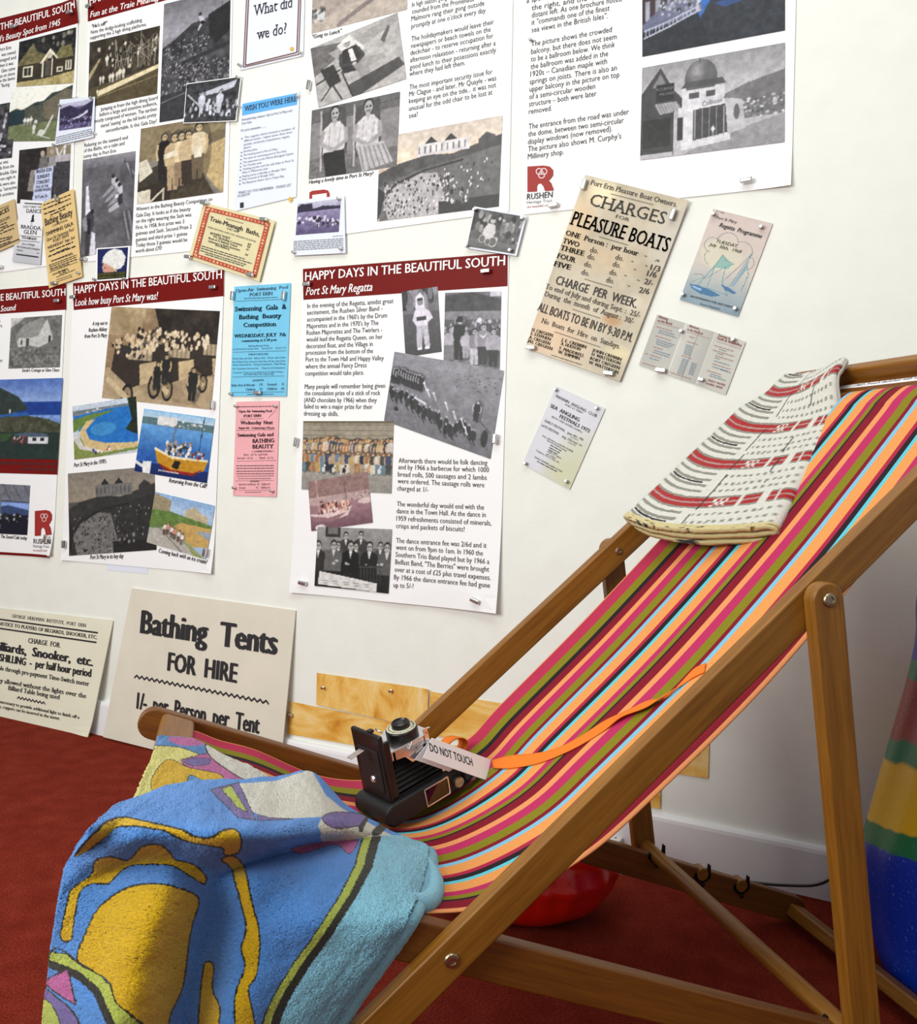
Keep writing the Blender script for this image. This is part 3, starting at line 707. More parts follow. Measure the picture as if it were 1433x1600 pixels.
# ------------------------------------------------------------------ printed sheets
class View:
    def __init__(s, ox, oy, k): s.o = np.array([ox, oy], float); s.k = k
    def __call__(s, pts): return s.o + np.asarray(pts, float) * s.k
FULL = View(0, 0, 1)
_pending = []
class Sheet:
    def __init__(s, name, label, cat, quad, mat, off=0.0025, plane=WALL, group=None, curl=(), thick=0.0006, pic=None, view=FULL, sheet_name='sheet', grid=(15, 21)):
        s.pl = plane; s.off = off; s.curl = []
        s.q = np.array([plane.at(*p) for p in view(quad)])
        for (p, r, h) in curl: s.curl.append((plane.at(*view(p)), r, h))
        s.loc = plane.to3(s.q.mean(0), off)
        s.root = thing(name, label, cat, tuple(s.loc), group); s.n = 0
        s.lay = 0.0007
        nu, nv = grid
        if pic is not None: nv, nu = pic.shape[:2]
        ab = s.bil(s.q, nu, nv); f = s.p3(ab.reshape(-1, 2)); b = s.p3(ab.reshape(-1, 2), -thick); N = nu * nv
        fc = grid_faces(nu, nv)[:, ::-1]; bc = grid_faces(nu, nv) + N
        rim = [i for i in range(nu)] + [j * nu + nu - 1 for j in range(1, nv)] + [(nv - 1) * nu + i for i in range(nu - 2, -1, -1)] + [j * nu for j in range(nv - 2, 0, -1)]
        rf = np.array([(rim[i], rim[(i + 1) % len(rim)], rim[(i + 1) % len(rim)] + N, rim[i] + N) for i in range(len(rim))])
        V = np.concatenate([f, b]) - s.loc
        col = None
        if pic is not None: col = np.concatenate([pic.reshape(-1, 3)] * 2)
        mesh_obj(sheet_name, V, np.concatenate([fc, bc, rf]), mat if pic is None else M_PRINT, s.root, False, col)
    def bil(s, q, nu, nv):
        x = np.linspace(0, 1, nu)[None, :, None]; y = np.linspace(0, 1, nv)[:, None, None]
        return (q[0] * (1 - x) + q[1] * x) * (1 - y) + (q[3] * (1 - x) + q[2] * x) * y
    def p3(s, ab, extra=0.0):
        ab = np.asarray(ab, float); o = np.full(len(ab), s.off + extra)
        for (c, r, h) in s.curl:
            d = np.hypot(*(ab - c).T); o += h * np.clip(1 - d / r, 0, 1) ** 2
        return s.pl.to3(ab, o)
    def add(s, name, ab, faces, mat, col=None, label=None, cdomain='POINT', layer=None):
        V = s.p3(ab, s.lay if layer is None else layer) - s.loc
        o = mesh_obj(name, V, faces, mat, s.root, False, col, cdomain)
        if label: o['label'] = label
        return o
    def fill(s, name, view, quad, mat, label=None, n=(12, 6), layer=None):
        q = np.array([s.pl.at(*p) for p in view(quad)]); ab = s.bil(q, *n).reshape(-1, 2)
        return s.add(name, ab, grid_faces(*n)[:, ::-1], mat, None, label, layer=layer)
    def photo(s, view, quad, pic, label=None, layer=0.0010, name='printed_photograph'):
        q = np.array([s.pl.at(*p) for p in view(quad)]); h, w = pic.shape[:2]; ab = s.bil(q, w, h).reshape(-1, 2)
        s.lay_n = layer + 0.0003 * s.n; s.n += 1
        return s.add(name, ab, grid_faces(w, h)[:, ::-1], M_PRINT, pic.reshape(-1, 3), label, layer=s.lay_n)
    def polys(s, name, view, polys, mat, label=None, layer=0.0016):
        ab = []; f = []
        for p in polys:
            q = [s.pl.at(*c) for c in view(p)]; f.append(tuple(range(len(ab), len(ab) + len(q)))[::-1]); ab += q
        return s.add(name, np.array(ab), f, mat, None, label, layer=layer)
    def text(s, view, rows, mat, name='printed_text', layer=0.0014, style='', label=None):
        """rows: (string, x0, y0, x1, y1, cap height[, style]) along the base line"""
        rows = [tuple(r) + ((style,) if len(r) == 6 else ()) for r in rows]; part = []
        for r in rows:                  # a wide gap starts a new block of print
            if part and np.hypot(r[1] - part[-1][1], r[2] - part[-1][2]) > 4.2 * max(r[5], part[-1][5], 12) and name != 'heading' and len(rows) < 60:
                _pending.append((s, view, part, mat, name, layer, label)); part = []
            part.append(r)
        _pending.append((s, view, part, mat, name, layer, label))

TXT_CAP = None
def _text_curve(body, bold):
    cu = bpy.data.curves.new('t', 'FONT'); cu.body = body; cu.size = 1.0; cu.resolution_u = 2; cu.fill_mode = 'FRONT'; cu.offset = bold
    o = bpy.data.objects.new('t', cu); COL.objects.link(o); return o
def add_serifs(v, faces):
    cnt = {}
    for f in faces:
        for i in range(len(f)):
            k = (f[i], f[(i + 1) % len(f)]); kk = (min(k), max(k)); cnt[kk] = cnt.get(kk, 0) + 1
    nv = [tuple(p) for p in v]; nf = [tuple(f) for f in faces]
    ys = np.array([p[1] for p in nv])
    for (a, b), c in cnt.items():
        if c != 1: continue
        (x0, y0), (x1, y1) = nv[a][:2], nv[b][:2]
        if abs(y0 - y1) > 0.004: continue
        L = abs(x1 - x0)
        if L < 0.045 or L > 0.16: continue
        low = abs(y0) < 0.01 or abs(y0 + 0.23) < 0.01
        hi = abs(y0 - 0.449) < 0.012 or abs(y0 - 0.682) < 0.012
        if not (low or hi): continue
        xa, xb = min(x0, x1) - 0.085, max(x0, x1) + 0.085
        ya, yb = (y0, y0 + 0.058) if low else (y0 - 0.058, y0)
        k = len(nv); nv += [(xa, ya), (xb, ya), (xb, yb), (xa, yb)]; nf.append((k, k + 1, k + 2, k + 3))
    return [p[:2] for p in nv], nf
def flush_text():
    objs = []
    for rec in _pending:
        for r in rec[2]:
            st = r[6]
            if st == '#' or r[0] == '_' or r[0] == '~': objs.append(None)
            else: objs.append(_text_curve(r[0], 0.0))
    ref = _text_curve('H', 0.0); objs.append(ref)
    dg = bpy.context.evaluated_depsgraph_get(); dg.update()
    meshes = []
    for o in objs:
        if o is None: meshes.append(None); continue
        me = bpy.data.meshes.new_from_object(o.evaluated_get(dg))
        v = np.array([p.co[:2] for p in me.vertices]); f = [tuple(p.vertices) for p in me.polygons]
        meshes.append((v, f)); bpy.data.meshes.remove(me)
    for o in objs:
        if o is not None:
            cu = o.data; bpy.data.objects.remove(o); bpy.data.curves.remove(cu)
    cap = meshes[-1][0][:, 1].max(); it = iter(meshes)
    for (s, view, rows, mat, name, layer, label) in _pending:
        AB = []; FF = []; nb = 0; LY = []
        for r in rows:
            mf = next(it); body, x0, y0, x1, y1, h, st = r
            a = s.pl.at(*view((x0, y0))); b = s.pl.at(*view((x1, y1))); up = s.pl.at(*view((x0, y0 - h))); d = b - a; L = np.hypot(*d); d = d / L; n = np.array([-d[1], d[0]])
            H = abs((up - a) @ n)
            if H < 1e-6: continue
            if mf is None:
                if st == '#':            # a line of print too small to read: word-long strokes
                    rs = random.Random(int(abs(x0 * 7 + y0 * 13))); x = 0.0; v = []; f = []
                    while x < L:
                        w = H * rs.uniform(1.6, 5.0); w = min(w, L - x)
                        k = len(v); v += [(x, 0), (x + w, 0), (x + w, H * 0.62), (x, H * 0.62)]; f.append((k, k + 1, k + 2, k + 3)); x += w + H * 0.7
                elif body == '_':
                    v = [(0, 0), (L, 0), (L, H), (0, H)]; f = [(0, 1, 2, 3)]
                else:
                    m_ = max(10, int(L / H / 1.1)); v = []; f = []
                    for i in range(m_ + 1):
                        yy = H * 0.45 * (1 if i % 2 else -1); v += [(L * i / m_, yy - H * 0.32), (L * i / m_, yy + H * 0.32)]
                    f = [(2 * i, 2 * i + 2, 2 * i + 3, 2 * i + 1) for i in range(m_)]
                v = np.array(v)
            else:
                v, f = mf
                if len(v) == 0: continue
                if 's' in st: v, f = add_serifs(v, f); v = np.array(v)
                if 'b' in st or 'B' in st:        # heavier strokes: the letters printed over themselves with a slight shift
                    k = 0.017 if 'b' in st else 0.056; NC = 3 if 'b' in st else 7; nv0 = len(v); v = np.concatenate([v + np.array([dx, (1 - abs(dx) / k) * k * .3]) for dx in np.linspace(-k, k, NC)]); f = [tuple(i + nv0 * j for i in q) for j in range(NC) for q in f]
                v = v.copy(); mn, mx = v[:, 0].min(), v[:, 0].max()
                sh = 0.21 * v[:, 1] / cap * cap if 'i' in st else 0
                v[:, 0] = (v[:, 0] - mn) / max(mx - mn, 1e-6) * L
                v[:, 1] *= H / cap * (1.05 if not st else 1.0)
                if 'i' in st: v[:, 0] += 0.21 * v[:, 1]
            LY.append(layer + (np.repeat(np.arange(NC), len(v) // NC) * 0.00005 if mf is not None and ('b' in st or 'B' in st) and 's' not in st else np.zeros(len(v))))
            AB.append(a + v[:, :1] * d + v[:, 1:2] * n); FF += [tuple(i + nb for i in q) for q in f]; nb += len(v)
        s.add(name, np.concatenate(AB), FF, mat, None, label, layer=np.concatenate(LY))
    _pending.clear()

# ------------------------------------------------------------------ small drawing kit for the printed photographs
class Pic:
    def __init__(s, w, h, base, seed=1):
        s.w, s.h = w, h; s.a = np.empty((h, w, 3)); s.a[:] = np.array(base, float) / 255
        s.Y, s.X = np.meshgrid((np.arange(h) + 0.5) / h, (np.arange(w) + 0.5) / w, indexing='ij'); s.r = np.random.RandomState(seed); s.seed = seed
        s.P = np.stack([s.X.ravel(), s.Y.ravel()], 1)
    def c(s, col): return np.array(col if np.ndim(col) else (col,) * 3, float) / 255
    def put(s, m, col, al=1.0): s.a[m] = s.a[m] * (1 - al) + s.c(col) * al
    def poly(s, pts, col, al=1.0): s.put(inside(s.P, pts).reshape(s.h, s.w), col, al); return s
    def ell(s, x, y, rx, ry, col, al=1.0): s.put(((s.X - x) / rx) ** 2 + ((s.Y - y) / ry) ** 2 < 1, col, al); return s
    def rect(s, x0, y0, x1, y1, col, al=1.0): s.put((s.X >= x0) & (s.X < x1) & (s.Y >= y0) & (s.Y < y1), col, al); return s
    def line(s, pts, wd, col, al=1.0): s.put(edge_dist(s.P * [1, s.h / s.w], np.asarray(pts, float) * [1, s.h / s.w], False).reshape(s.h, s.w) < wd / 2, col, al); return s
    def grad(s, y0, y1, c0, c1):
        m = (s.Y >= y0) & (s.Y < y1); t = ((s.Y - y0) / (y1 - y0))[..., None]; g = s.c(c0) * (1 - t) + s.c(c1) * t; s.a[m] = g[m]; return s
    def tex(s, amp, cells, m=None, seed=0):
        n = (fbm(s.h, s.w, cells, s.seed * 17 + seed, 4) - 0.5)[..., None] * 2 * amp / 255
        if m is None: s.a = s.a + n
        else: s.a = np.where(m[..., None], s.a + n, s.a)
        return s
    def m_poly(s, pts): return inside(s.P, pts).reshape(s.h, s.w)
    def crowd(s, x0, y0, x1, y1, n, size, cols, asp=1.6):
        for _ in range(n):
            x = s.r.uniform(x0, x1); y = s.r.uniform(y0, y1); k = size * s.r.uniform(0.6, 1.2)
            s.ell(x, y, k, k * asp * s.w / s.h, cols[s.r.randint(len(cols))])
        return s
    def fig(s, x, y, hgt, top, leg, skin=190, hair=50, wd=1.0):
        """standing figure: feet at (x, y), hgt tall, in fractions of the picture height"""
        k = hgt * s.h / s.w * 0.115 * wd
        s.put(((s.X - x - k * .5) / (k * 1.5)) ** 2 + ((s.Y - y + hgt * .5) / (hgt * .56)) ** 2 < 1, 40, .35)
        s.poly([(x - k * 0.7, y), (x - k, y - hgt * 0.5), (x + k, y - hgt * 0.5), (x + k * 0.7, y), (x + 0.1 * k, y), (x, y - hgt * 0.3), (x - 0.1 * k, y)], leg)
        s.poly([(x - k, y - hgt * 0.45), (x - k * 1.25, y - hgt * 0.78), (x - k * 0.6, y - hgt * 0.84), (x + k * 0.6, y - hgt * 0.84), (x + k * 1.25, y - hgt * 0.78), (x + k, y - hgt * 0.45)], top)
        s.ell(x, y - hgt * 0.93, k * 0.66, hgt * 0.085, hair); s.ell(x + k * .04, y - hgt * 0.915, k * 0.48, hgt * 0.066, skin)
        for d in (-1, 1): s.line([(x + d * k * 1.15, y - hgt * .76), (x + d * k * 1.32, y - hgt * .6), (x + d * k * 1.05, y - hgt * .46)], k * .42, skin)
        s.ell(x - k * .15, y - hgt * .925, k * .09, hgt * .012, 40); s.ell(x + k * .25, y - hgt * .925, k * .09, hgt * .012, 40)
        return s
    def done(s, tint=(1, 1, 1), con=1.12, grain=True):
        if grain:                       # printed grain and the softness of an enlarged snapshot
            g = (fbm(s.h, s.w, 26, s.seed * 5 + 2, 3) - 0.5) * 0.20 + (s.r.rand(s.h, s.w) - 0.5) * 0.07
            s.a = s.a * (1 + g[..., None] * 1.3)
            p = np.pad(s.a, ((1, 1), (1, 1), (0, 0)), 'edge'); s.a = 0.5 * s.a + 0.125 * (p[:-2, 1:-1] + p[2:, 1:-1] + p[1:-1, :-2] + p[1:-1, 2:])
            s.a = s.a * 0.93
        return np.clip(((s.a - 0.5) * con + 0.5) * np.array(tint), 0.01, 0.97)
VIO = (1.0, 0.98, 1.04); SEP = (1.03, 0.99, 0.90)

def pic_cottage():
    p = Pic(96, 92, 40, 1); p.tex(30, 10)
    p.crowd(0.35, 0.05, 1, 0.25, 10, 0.03, [150, 120, 90]); p.poly([(0, .86), (1, .74), (1, 1), (0, 1)], (176, 168, 130)).tex(18, 8, p.Y > .85)
    p.poly([(0, .5), (.26, .1), (.34, .3), (.56, .42), (.5, .62), (0, .7)], (118, 114, 88)); p.poly([(.66, .45), (.75, .3), (.92, .28), (.98, .5), (.7, .62)], (120, 118, 86)).tex(26, 20)
    p.poly([(0, .55), (.5, .52), (1, .5), (1, .76), (.5, .86), (0, .9)], (62, 56, 44)).tex(14, 20)
    p.poly([(.4, .55), (.57, .28), (.72, .5), (.69, .5), (.57, .35), (.45, .56)], 236); p.ell(.57, .42, .05, .06, 200)
    p.rect(.44, .5, .47, .84, 225); p.rect(.6, .48, .63, .82, 225); p.rect(.5, .52, .58, .82, 90); p.rect(.1, .58, .28, .8, 230); p.rect(.13, .61, .19, .77, 60); p.rect(.2, .61, .25, .77, 60)
    p.rect(.7, .66, .8, .76, 225); p.rect(.84, .56, .95, .74, 225); p.rect(.86, .58, .89, .72, 70); p.rect(.91, .58, .93, .72, 70); p.rect(.72, .68, .78, .74, 80)
    return p.tex(8, 50).done(SEP)
def pic_garden():
    p = Pic(100, 92, (252, 252, 252), 2)
    p.poly([(0, .45), (.12, .38), (.22, .42), (.42, .28), (.56, .26), (.68, .12), (.8, .1), (1, .0), (1, .7), (0, .74)], (66, 76, 74)).tex(28, 9, p.Y > .3)
    p.poly([(.55, .3), (.9, .06), (1, .1), (1, .6), (.6, .6)], (136, 124, 110), .7); p.ell(.5, .55, .4, .2, (130, 118, 100), .4)
    p.poly([(0, .7), (1, .6), (1, 1), (0, 1)], (118, 126, 96)); p.tex(18, 24, p.Y > .66)
    p.poly([(0, .45), (.25, .4), (.3, .66), (0, .72)], (30, 52, 66), .8)
    for x, y in [(.28, .72), (.33, .72), (.38, .7), (.46, .75)]: p.fig(x, y, .17, 226, 150)
    p.fig(.44, .86, .2, 225, 205); p.line([(.6, .86), (.72, .54)], .03, 210); p.line([(.5, .88), (.7, .95)], .02, 210); p.ell(.56, .84, .05, .06, 222)
    return p.tex(8, 40).done((1.0, 1.0, .95))
def pic_scrap(seed):
    p = Pic(30, 50, 70, seed); p.tex(70, 6); p.crowd(0, .3, 1, 1, 20, .08, [220, 180, 40, 90]); return p.done(VIO)
def pic_concert():
    p = Pic(84, 90, (52, 44, 42), 5); p.tex(24, 10); p.rect(.55, 0, 1, .2, (150, 140, 110)); p.line([(.72, 0), (.78, .2)], .03, 235); p.line([(.9, 0), (.88, .2)], .03, 235); p.line([(.78, .2), (.9, 0)], .02, 235)
    p.rect(.7, .18, 1, .3, (190, 186, 184)); p.rect(.7, .3, 1, 1, (70, 68, 70)); p.m = (p.X > .7) & (p.Y > .3); p.tex(22, 26, p.m)
    p.poly([(.42, .2), (.48, .14), (.56, .16), (.6, .42), (.4, .42)], (120, 116, 112)); p.poly([(.6, .18), (.72, .18), (.74, .36), (.58, .4)], (160, 156, 152)); p.ell(.47, .12, .04, .06, (190, 170, 150)); p.ell(.65, .1, .04, .06, (190, 170, 150))
    p.poly([(.25, .4), (.33, .4), (.32, .8), (.2, .78)], (150, 142, 130)); p.tex(14, 30)
    p.poly([(.34, .4), (.69, .36), (.66, 1), (.31, 1)], (206, 214, 232))
    return p.done((.98, .98, 1.03))
def pic_baths():
    p = Pic(112, 104, (66, 60, 52), 6); p.tex(34, 8)
    for i in range(26):
        x = p.r.uniform(.35, 1); p.line([(x, p.r.uniform(.0, .3)), (x + p.r.uniform(-.06, .06), p.r.uniform(.4, .62))], .008, p.r.choice([30, 200, 170, 150]))
    for i in range(14): p.line([(p.r.uniform(.4, .9), p.r.uniform(.05, .5)), (p.r.uniform(.5, 1), p.r.uniform(.05, .5))], .006, p.r.choice([190, 150, 40]))
    p.crowd(.1, .1, 1, .5, 30, .014, [215, 190, 30], 2.0)
    p.poly([(0, .5), (.16, .28), (.17, .32), (0, .62)], (170, 160, 140)); p.poly([(0, .72), (1, .56), (1, 1), (0, 1)], (92, 84, 66)); p.tex(16, 16, p.Y > .72)
    p.poly([(.12, .78), (1, .56), (1, .62), (.15, .86)], (226, 220, 200)); p.line([(0, .9), (1, .72)], .01, (150, 142, 120))
    for x, y, h in [(.18, .68, .13), (.22, .67, .12), (.32, .68, .14), (.36, .69, .16), (.42, .67, .14), (.46, .66, .17), (.51, .66, .17), (.27, .42, .17), (.14, .84, .1)]: p.fig(x, y, h, 225, 200, 205)
    return p.tex(10, 40).done(SEP)
def pic_dive():
    p = Pic(104, 180, 150, 7); p.grad(0, .3, 120, 172); p.poly([(0, .38), (.2, .32), (.45, .22), (.7, .2), (1, .12), (1, 1), (0, 1)], 74); p.tex(40, 14, p.Y > .25)
    p.poly([(.68, .18), (1, .1), (1, .34), (.8, .42), (.7, .34)], 48); p.crowd(.02, .34, .7, .66, 260, .009, [170, 140, 200, 50], 1.2); p.crowd(.3, .55, 1, .72, 180, .009, [165, 135, 50], 1.2)
    p.poly([(.3, .52), (1, .42), (1, .46), (.3, .55)], 60); p.crowd(0, .68, 1, .78, 70, .013, [170, 90, 140], 2); p.poly([(0, .78), (1, .72), (1, 1), (0, 1)], 66); p.tex(14, 20, p.Y > .8); p.line([(0, .84), (.4, .78)], .01, 150)
    p.ell(.56, .16, .025, .016, 60); p.poly([(.54, .17), (.6, .18), (.64, .22), (.58, .26), (.54, .3), (.53, .28), (.57, .23)], 200); p.ell(.6, .23, .03, .016, 30); p.line([(.87, .04), (.88, .13)], .008, 60)
    return p.tex(10, 60).done(VIO)
def pic_pool_boat(seed=8):
    p = Pic(88, 66, 70, seed); p.tex(40, 12); p.crowd(0, .5, 1, .85, 90, .022, [190, 150, 40, 220], 1.8); p.poly([(.25, .3), (.95, .05), (.9, .22), (.7, .3), (.3, .36)], 205); p.line([(.05, .3), (.3, .62)], .03, 190)
    for x in (.32, .66): p.fig(x, .8, .55, 215, 200, 200)
    return p.tex(12, 40).done((.98, .99, 1.05))
def pic_beauties():
    p = Pic(140, 130, 132, 9); p.rect(0, 0, .6, .45, (138, 128, 110)); p.tex(18, 8); p.poly([(.6, 0), (1, 0), (1, .25), (.6, .3)], (150, 142, 120)); p.tex(26, 26, (p.X > .6) & (p.Y < .28)); p.poly([(.55, .28), (1, .18), (1, .3), (.55, .42)], (120, 112, 96))
    p.poly([(.65, .42), (1, .3), (1, 1), (.9, .9), (.72, .62)], (188, 172, 140)); m = p.m_poly([(.65, .42), (1, .3), (1, 1), (.9, .9), (.72, .62)]); p.tex(22, 34, m)
    p.poly([(0, .8), (.5, .7), (.72, .62), (.9, 1), (0, 1)], (78, 70, 60)); p.tex(14, 18, p.Y > .75)
    p.poly([(0, .6), (.3, .5), (.42, .66), (.4, 1), (0, 1)], (52, 46, 40), .8)
    sk = (196, 180, 156)
    for x, y, h, t, l, hr in [(.30, .74, .62, (38, 34, 34), (44, 40, 38), 60), (.42, .88, .74, (190, 176, 152), (176, 160, 140), 70), (.5, .84, .7, (222, 212, 196), (150, 132, 116), 50), (.58, .82, .68, (196, 182, 162), (64, 56, 50), 60), (.7, .78, .72, (216, 208, 194), (112, 100, 88), 50)]: p.fig(x, y, h, t, l, sk, hr)
    p.poly([(.3, .4), (.44, .36), (.46, .42), (.32, .46)], 228); p.rect(.66, .36, .74, .5, 226); p.poly([(0, .45), (.1, .42), (.18, .6), (.02, .72)], 212); p.poly([(0, .84), (.16, .82), (.17, 1), (0, 1)], 214); p.line([(.18, .98), (.32, .84)], .025, 205); p.line([(.32, .84), (.32, .98)], .02, 190)
    return p.tex(8, 50).done(SEP)
def pic_seaward():
    p = Pic(84, 150, 104, 10); p.tex(26, 7); p.grad(0, .1, 150, 120); p.tex(10, 20)
    for k in range(4): p.line([(.75 + .05 * k, .06 + .03 * k), (1.05, .28 + .05 * k)], .03, [150, 90, 165, 80][k])
    for k in range(5): p.line([(.78 + .045 * k, .62), (.9 + .04 * k, .92)], .025, [90, 150, 80, 140, 70][k])
    for x, y in [(.6, .24), (.67, .29), (.72, .34)]:
        p.poly([(x - .03, y), (x + .06, y), (x + .07, y + .1), (x - .02, y + .08)], 200); p.poly([(x, y + .06), (x - .18, y + .16), (x - .22, y + .2), (x - .1, y + .17), (x + .03, y + .11)], 158); p.ell(x, y - .015, .03, .022, 50)
    p.poly([(.68, .44), (.78, .42), (.8, .52), (.72, .54)], 60); p.poly([(.7, .5), (.52, .56), (.55, .6), (.74, .56)], 190); p.ell(.68, .44, .035, .02, 225)
    p.poly([(.08, .28), (.13, .28), (.18, .56), (.08, .58)], 232); p.poly([(.22, .76), (.28, .78), (.31, 1), (.18, 1)], 226)
    p.poly([(.06, .6), (.18, .54), (.26, .6), (.24, .74), (.18, .76), (.18, 1), (.1, 1), (.1, .8)], 70); p.poly([(.02, .62), (.1, .58), (.14, .74), (.06, .74)], 150); p.ell(.22, .55, .035, .022, 40); p.rect(.13, .62, .19, .78, 40)
    return p.tex(10, 50).done(VIO)
def pic_deckman():
    p = Pic(140, 120, 186, 11); p.tex(16, 7); p.poly([(0, .0), (.36, .1), (.3, .3), (0, .5)], 120); p.tex(26, 14, p.X < .3); p.poly([(.2, .2), (1, .0), (1, .12), (.3, .36)], 168)
    p.line([(.1, .4), (.28, .98)], .02, 70); p.line([(.02, .62), (.3, .52)], .02, 60); p.poly([(.08, .42), (.24, .4), (.3, .7), (.16, .74)], 70); p.line([(.05, .9), (.28, .6)], .015, 60)
    p.poly([(.3, .14), (.46, .04), (.62, .34), (.42, .4)], 224); p.poly([(.3, .42), (.36, .24), (.52, .22), (.58, .5), (.5, .62), (.34, .6)], 68); p.poly([(.42, .26), (.47, .26), (.5, .46), (.44, .46)], 232)
    p.poly([(.44, .5), (.6, .44), (.62, .62), (.66, .95), (.56, .98), (.5, .66)], 160); p.poly([(.55, .46), (.8, .5), (.82, .58), (.56, .62)], 165); p.ell(.42, .155, .042, .066, 186); p.ell(.408, .15, .008, .01, 70); p.ell(.436, .15, .008, .01, 70); p.line([(.41, .19), (.435, .19)], .008, 100); p.ell(.415, .1, .055, .032, 236); p.line([(.33, .3), (.32, .46), (.44, .5)], .035, 84); p.line([(.53, .28), (.58, .42), (.5, .5)], .035, 84); p.ell(.47, .5, .025, .025, 190); p.poly([(.78, .3), (.88, .12), (.9, .16), (.82, .36)], 110)
    p.poly([(.36, .8), (.95, .64), (1, .78), (.5, 1), (.4, 1)], 66, .8); p.line([(.32, .56), (.4, .98)], .016, 60)
    return p.tex(8, 50).done((1.0, .98, .97))
def pic_couple():
    p = Pic(140, 110, 142, 12); p.tex(16, 8); p.rect(0, 0, 1, .2, 110); p.line([(0, .2), (1, .08)], .01, 90); p.rect(0, .72, 1, 1, 122); p.tex(30, 40, p.Y > .72)
    for x in (.28, .66):
        p.poly([(x - .16, .1), (x + .12, .02), (x + .16, .7), (x - .14, .8)], 92); p.line([(x - .16, .06), (x - .14, .9)], .02, 190)
        p.poly([(x - .14, .34), (x - .05, .24), (x + .06, .24), (x + .14, .36), (x + .12, .66), (x - .12, .68)], 216); p.ell(x, .105, .058, .105, 60); p.ell(x, .125, .046, .09, 182); p.ell(x - .02, .115, .013, .016, 70); p.ell(x + .02, .115, .013, .016, 70); p.line([(x - .02, .17), (x + .02, .17)], .012, 110); p.poly([(x - .03, .21), (x + .03, .21), (x, .32)], 176); p.line([(x - .13, .36), (x - .15, .52), (x - .02, .62)], .045, 172); p.line([(x + .13, .36), (x + .14, .52), (x + .02, .62)], .045, 172); p.line([(x - .05, .3), (x - .06, .6)], .01, 170); p.line([(x + .07, .34), (x + .05, .62)], .01, 176)
    p.poly([(.16, .66), (.4, .64), (.44, 1), (.2, 1)], 52); p.poly([(.54, .64), (.84, .62), (.96, .92), (.62, 1)], 190)
    for k in range(6): p.line([(.58 + .05 * k, .66), (.64 + .06 * k, .98)], .012, 130)
    return p.tex(9, 60).done((1.0, .98, .99))
def pic_bay(w=180, h=120, sky=(232, 222, 206), bld=226, sea=120, seed=13, dark=False):
    p = Pic(w, h, sky, seed); p.grad(0, .36, (212, 204, 192), (246, 232, 208)); p.tex(8, 6)
    p.poly([(0, .44), (.14, .36), (.4, .3), (.62, .33), (1, .2), (1, .42), (0, .62)], 92); p.tex(24, 14, (p.Y > .32) & (p.Y < .55))
    p.rect(.33, .17, .75, .31, bld)
    for k in range(9): p.rect(.34 + .046 * k, .2, .352 + .046 * k, .28, 130)
    for x in (.44, .6): p.poly([(x - .05, .17), (x, .1), (x + .05, .17)], 70)
    p.poly([(.82, .22), (.88, .15), (.95, .2), (.95, .27), (.82, .3)], 96)
    m = p.m_poly([(0, .6), (.3, .47), (1, .32), (1, 1), (.3, 1), (.02, 1)]); p.put(m, sea); p.tex(14, 22, m)
    m2 = p.m_poly([(.05, .78), (.14, .62), (.36, .5), (.5, .52), (.55, .75), (.62, 1), (.1, 1)]); p.put(m2, 186); p.tex(22, 20, m2)
    p.poly([(0, .6), (.06, .66), (.02, .95), (0, 1)], 70); p.line([(.02, .92), (.05, .72), (.16, .58), (.4, .47), (.7, .42)], .016, 64)
    p.crowd(.06, .55, .6, 1, 260, .0062, [60, 230, 70, 200], 1.8); p.crowd(.5, .45, .95, .8, 46, .006, [240, 60], 1.8)
    p.rect(.52, .86, 1, 1, 70); p.crowd(.58, .76, .76, .88, 26, .012, [60, 220, 110], 1.6)
    return p.tex(8, 60).done((1, .98, .99) if not dark else (.62, .61, .60))
def pic_balcony():
    p = Pic(150, 110, (60, 120, 190), 14); p.grad(0, .5, (70, 130, 190), (120, 176, 214)); p.poly([(.5, .5), (.75, .44), (1, .36), (1, 1), (.3, 1)], (52, 56, 62)); p.poly([(.52, .56), (1, .42), (1, .5), (.6, .62)], (60, 92, 140))
    p.poly([(0, .7), (.4, .6), (.5, 1), (0, 1)], (40, 44, 52)); p.tex(26, 26, p.Y > .6); p.poly([(0, .2), (.22, .25), (.2, .62), (0, .7)], (66, 44, 46)); p.rect(.03, .4, .06, .62, 180); p.rect(.1, .4, .13, .6, 170)
    p.poly([(.2, .42), (.42, .44), (.44, .62), (.02, .74), (.0, .66)], (120, 122, 140)); p.crowd(.12, .42, .42, .6, 70, .012, [220, 180, 60, 130], 1.4); p.line([(.02, .8), (.2, .72), (.42, .6)], .012, 220); p.line([(.02, .72), (.2, .66), (.42, .55)], .01, 220)
    for k in range(16): p.line([(.03 + .025 * k, .73 - .012 * k), (.03 + .025 * k, .8 - .013 * k)], .006, 215)
    return p.done((.9, .92, 1.0))
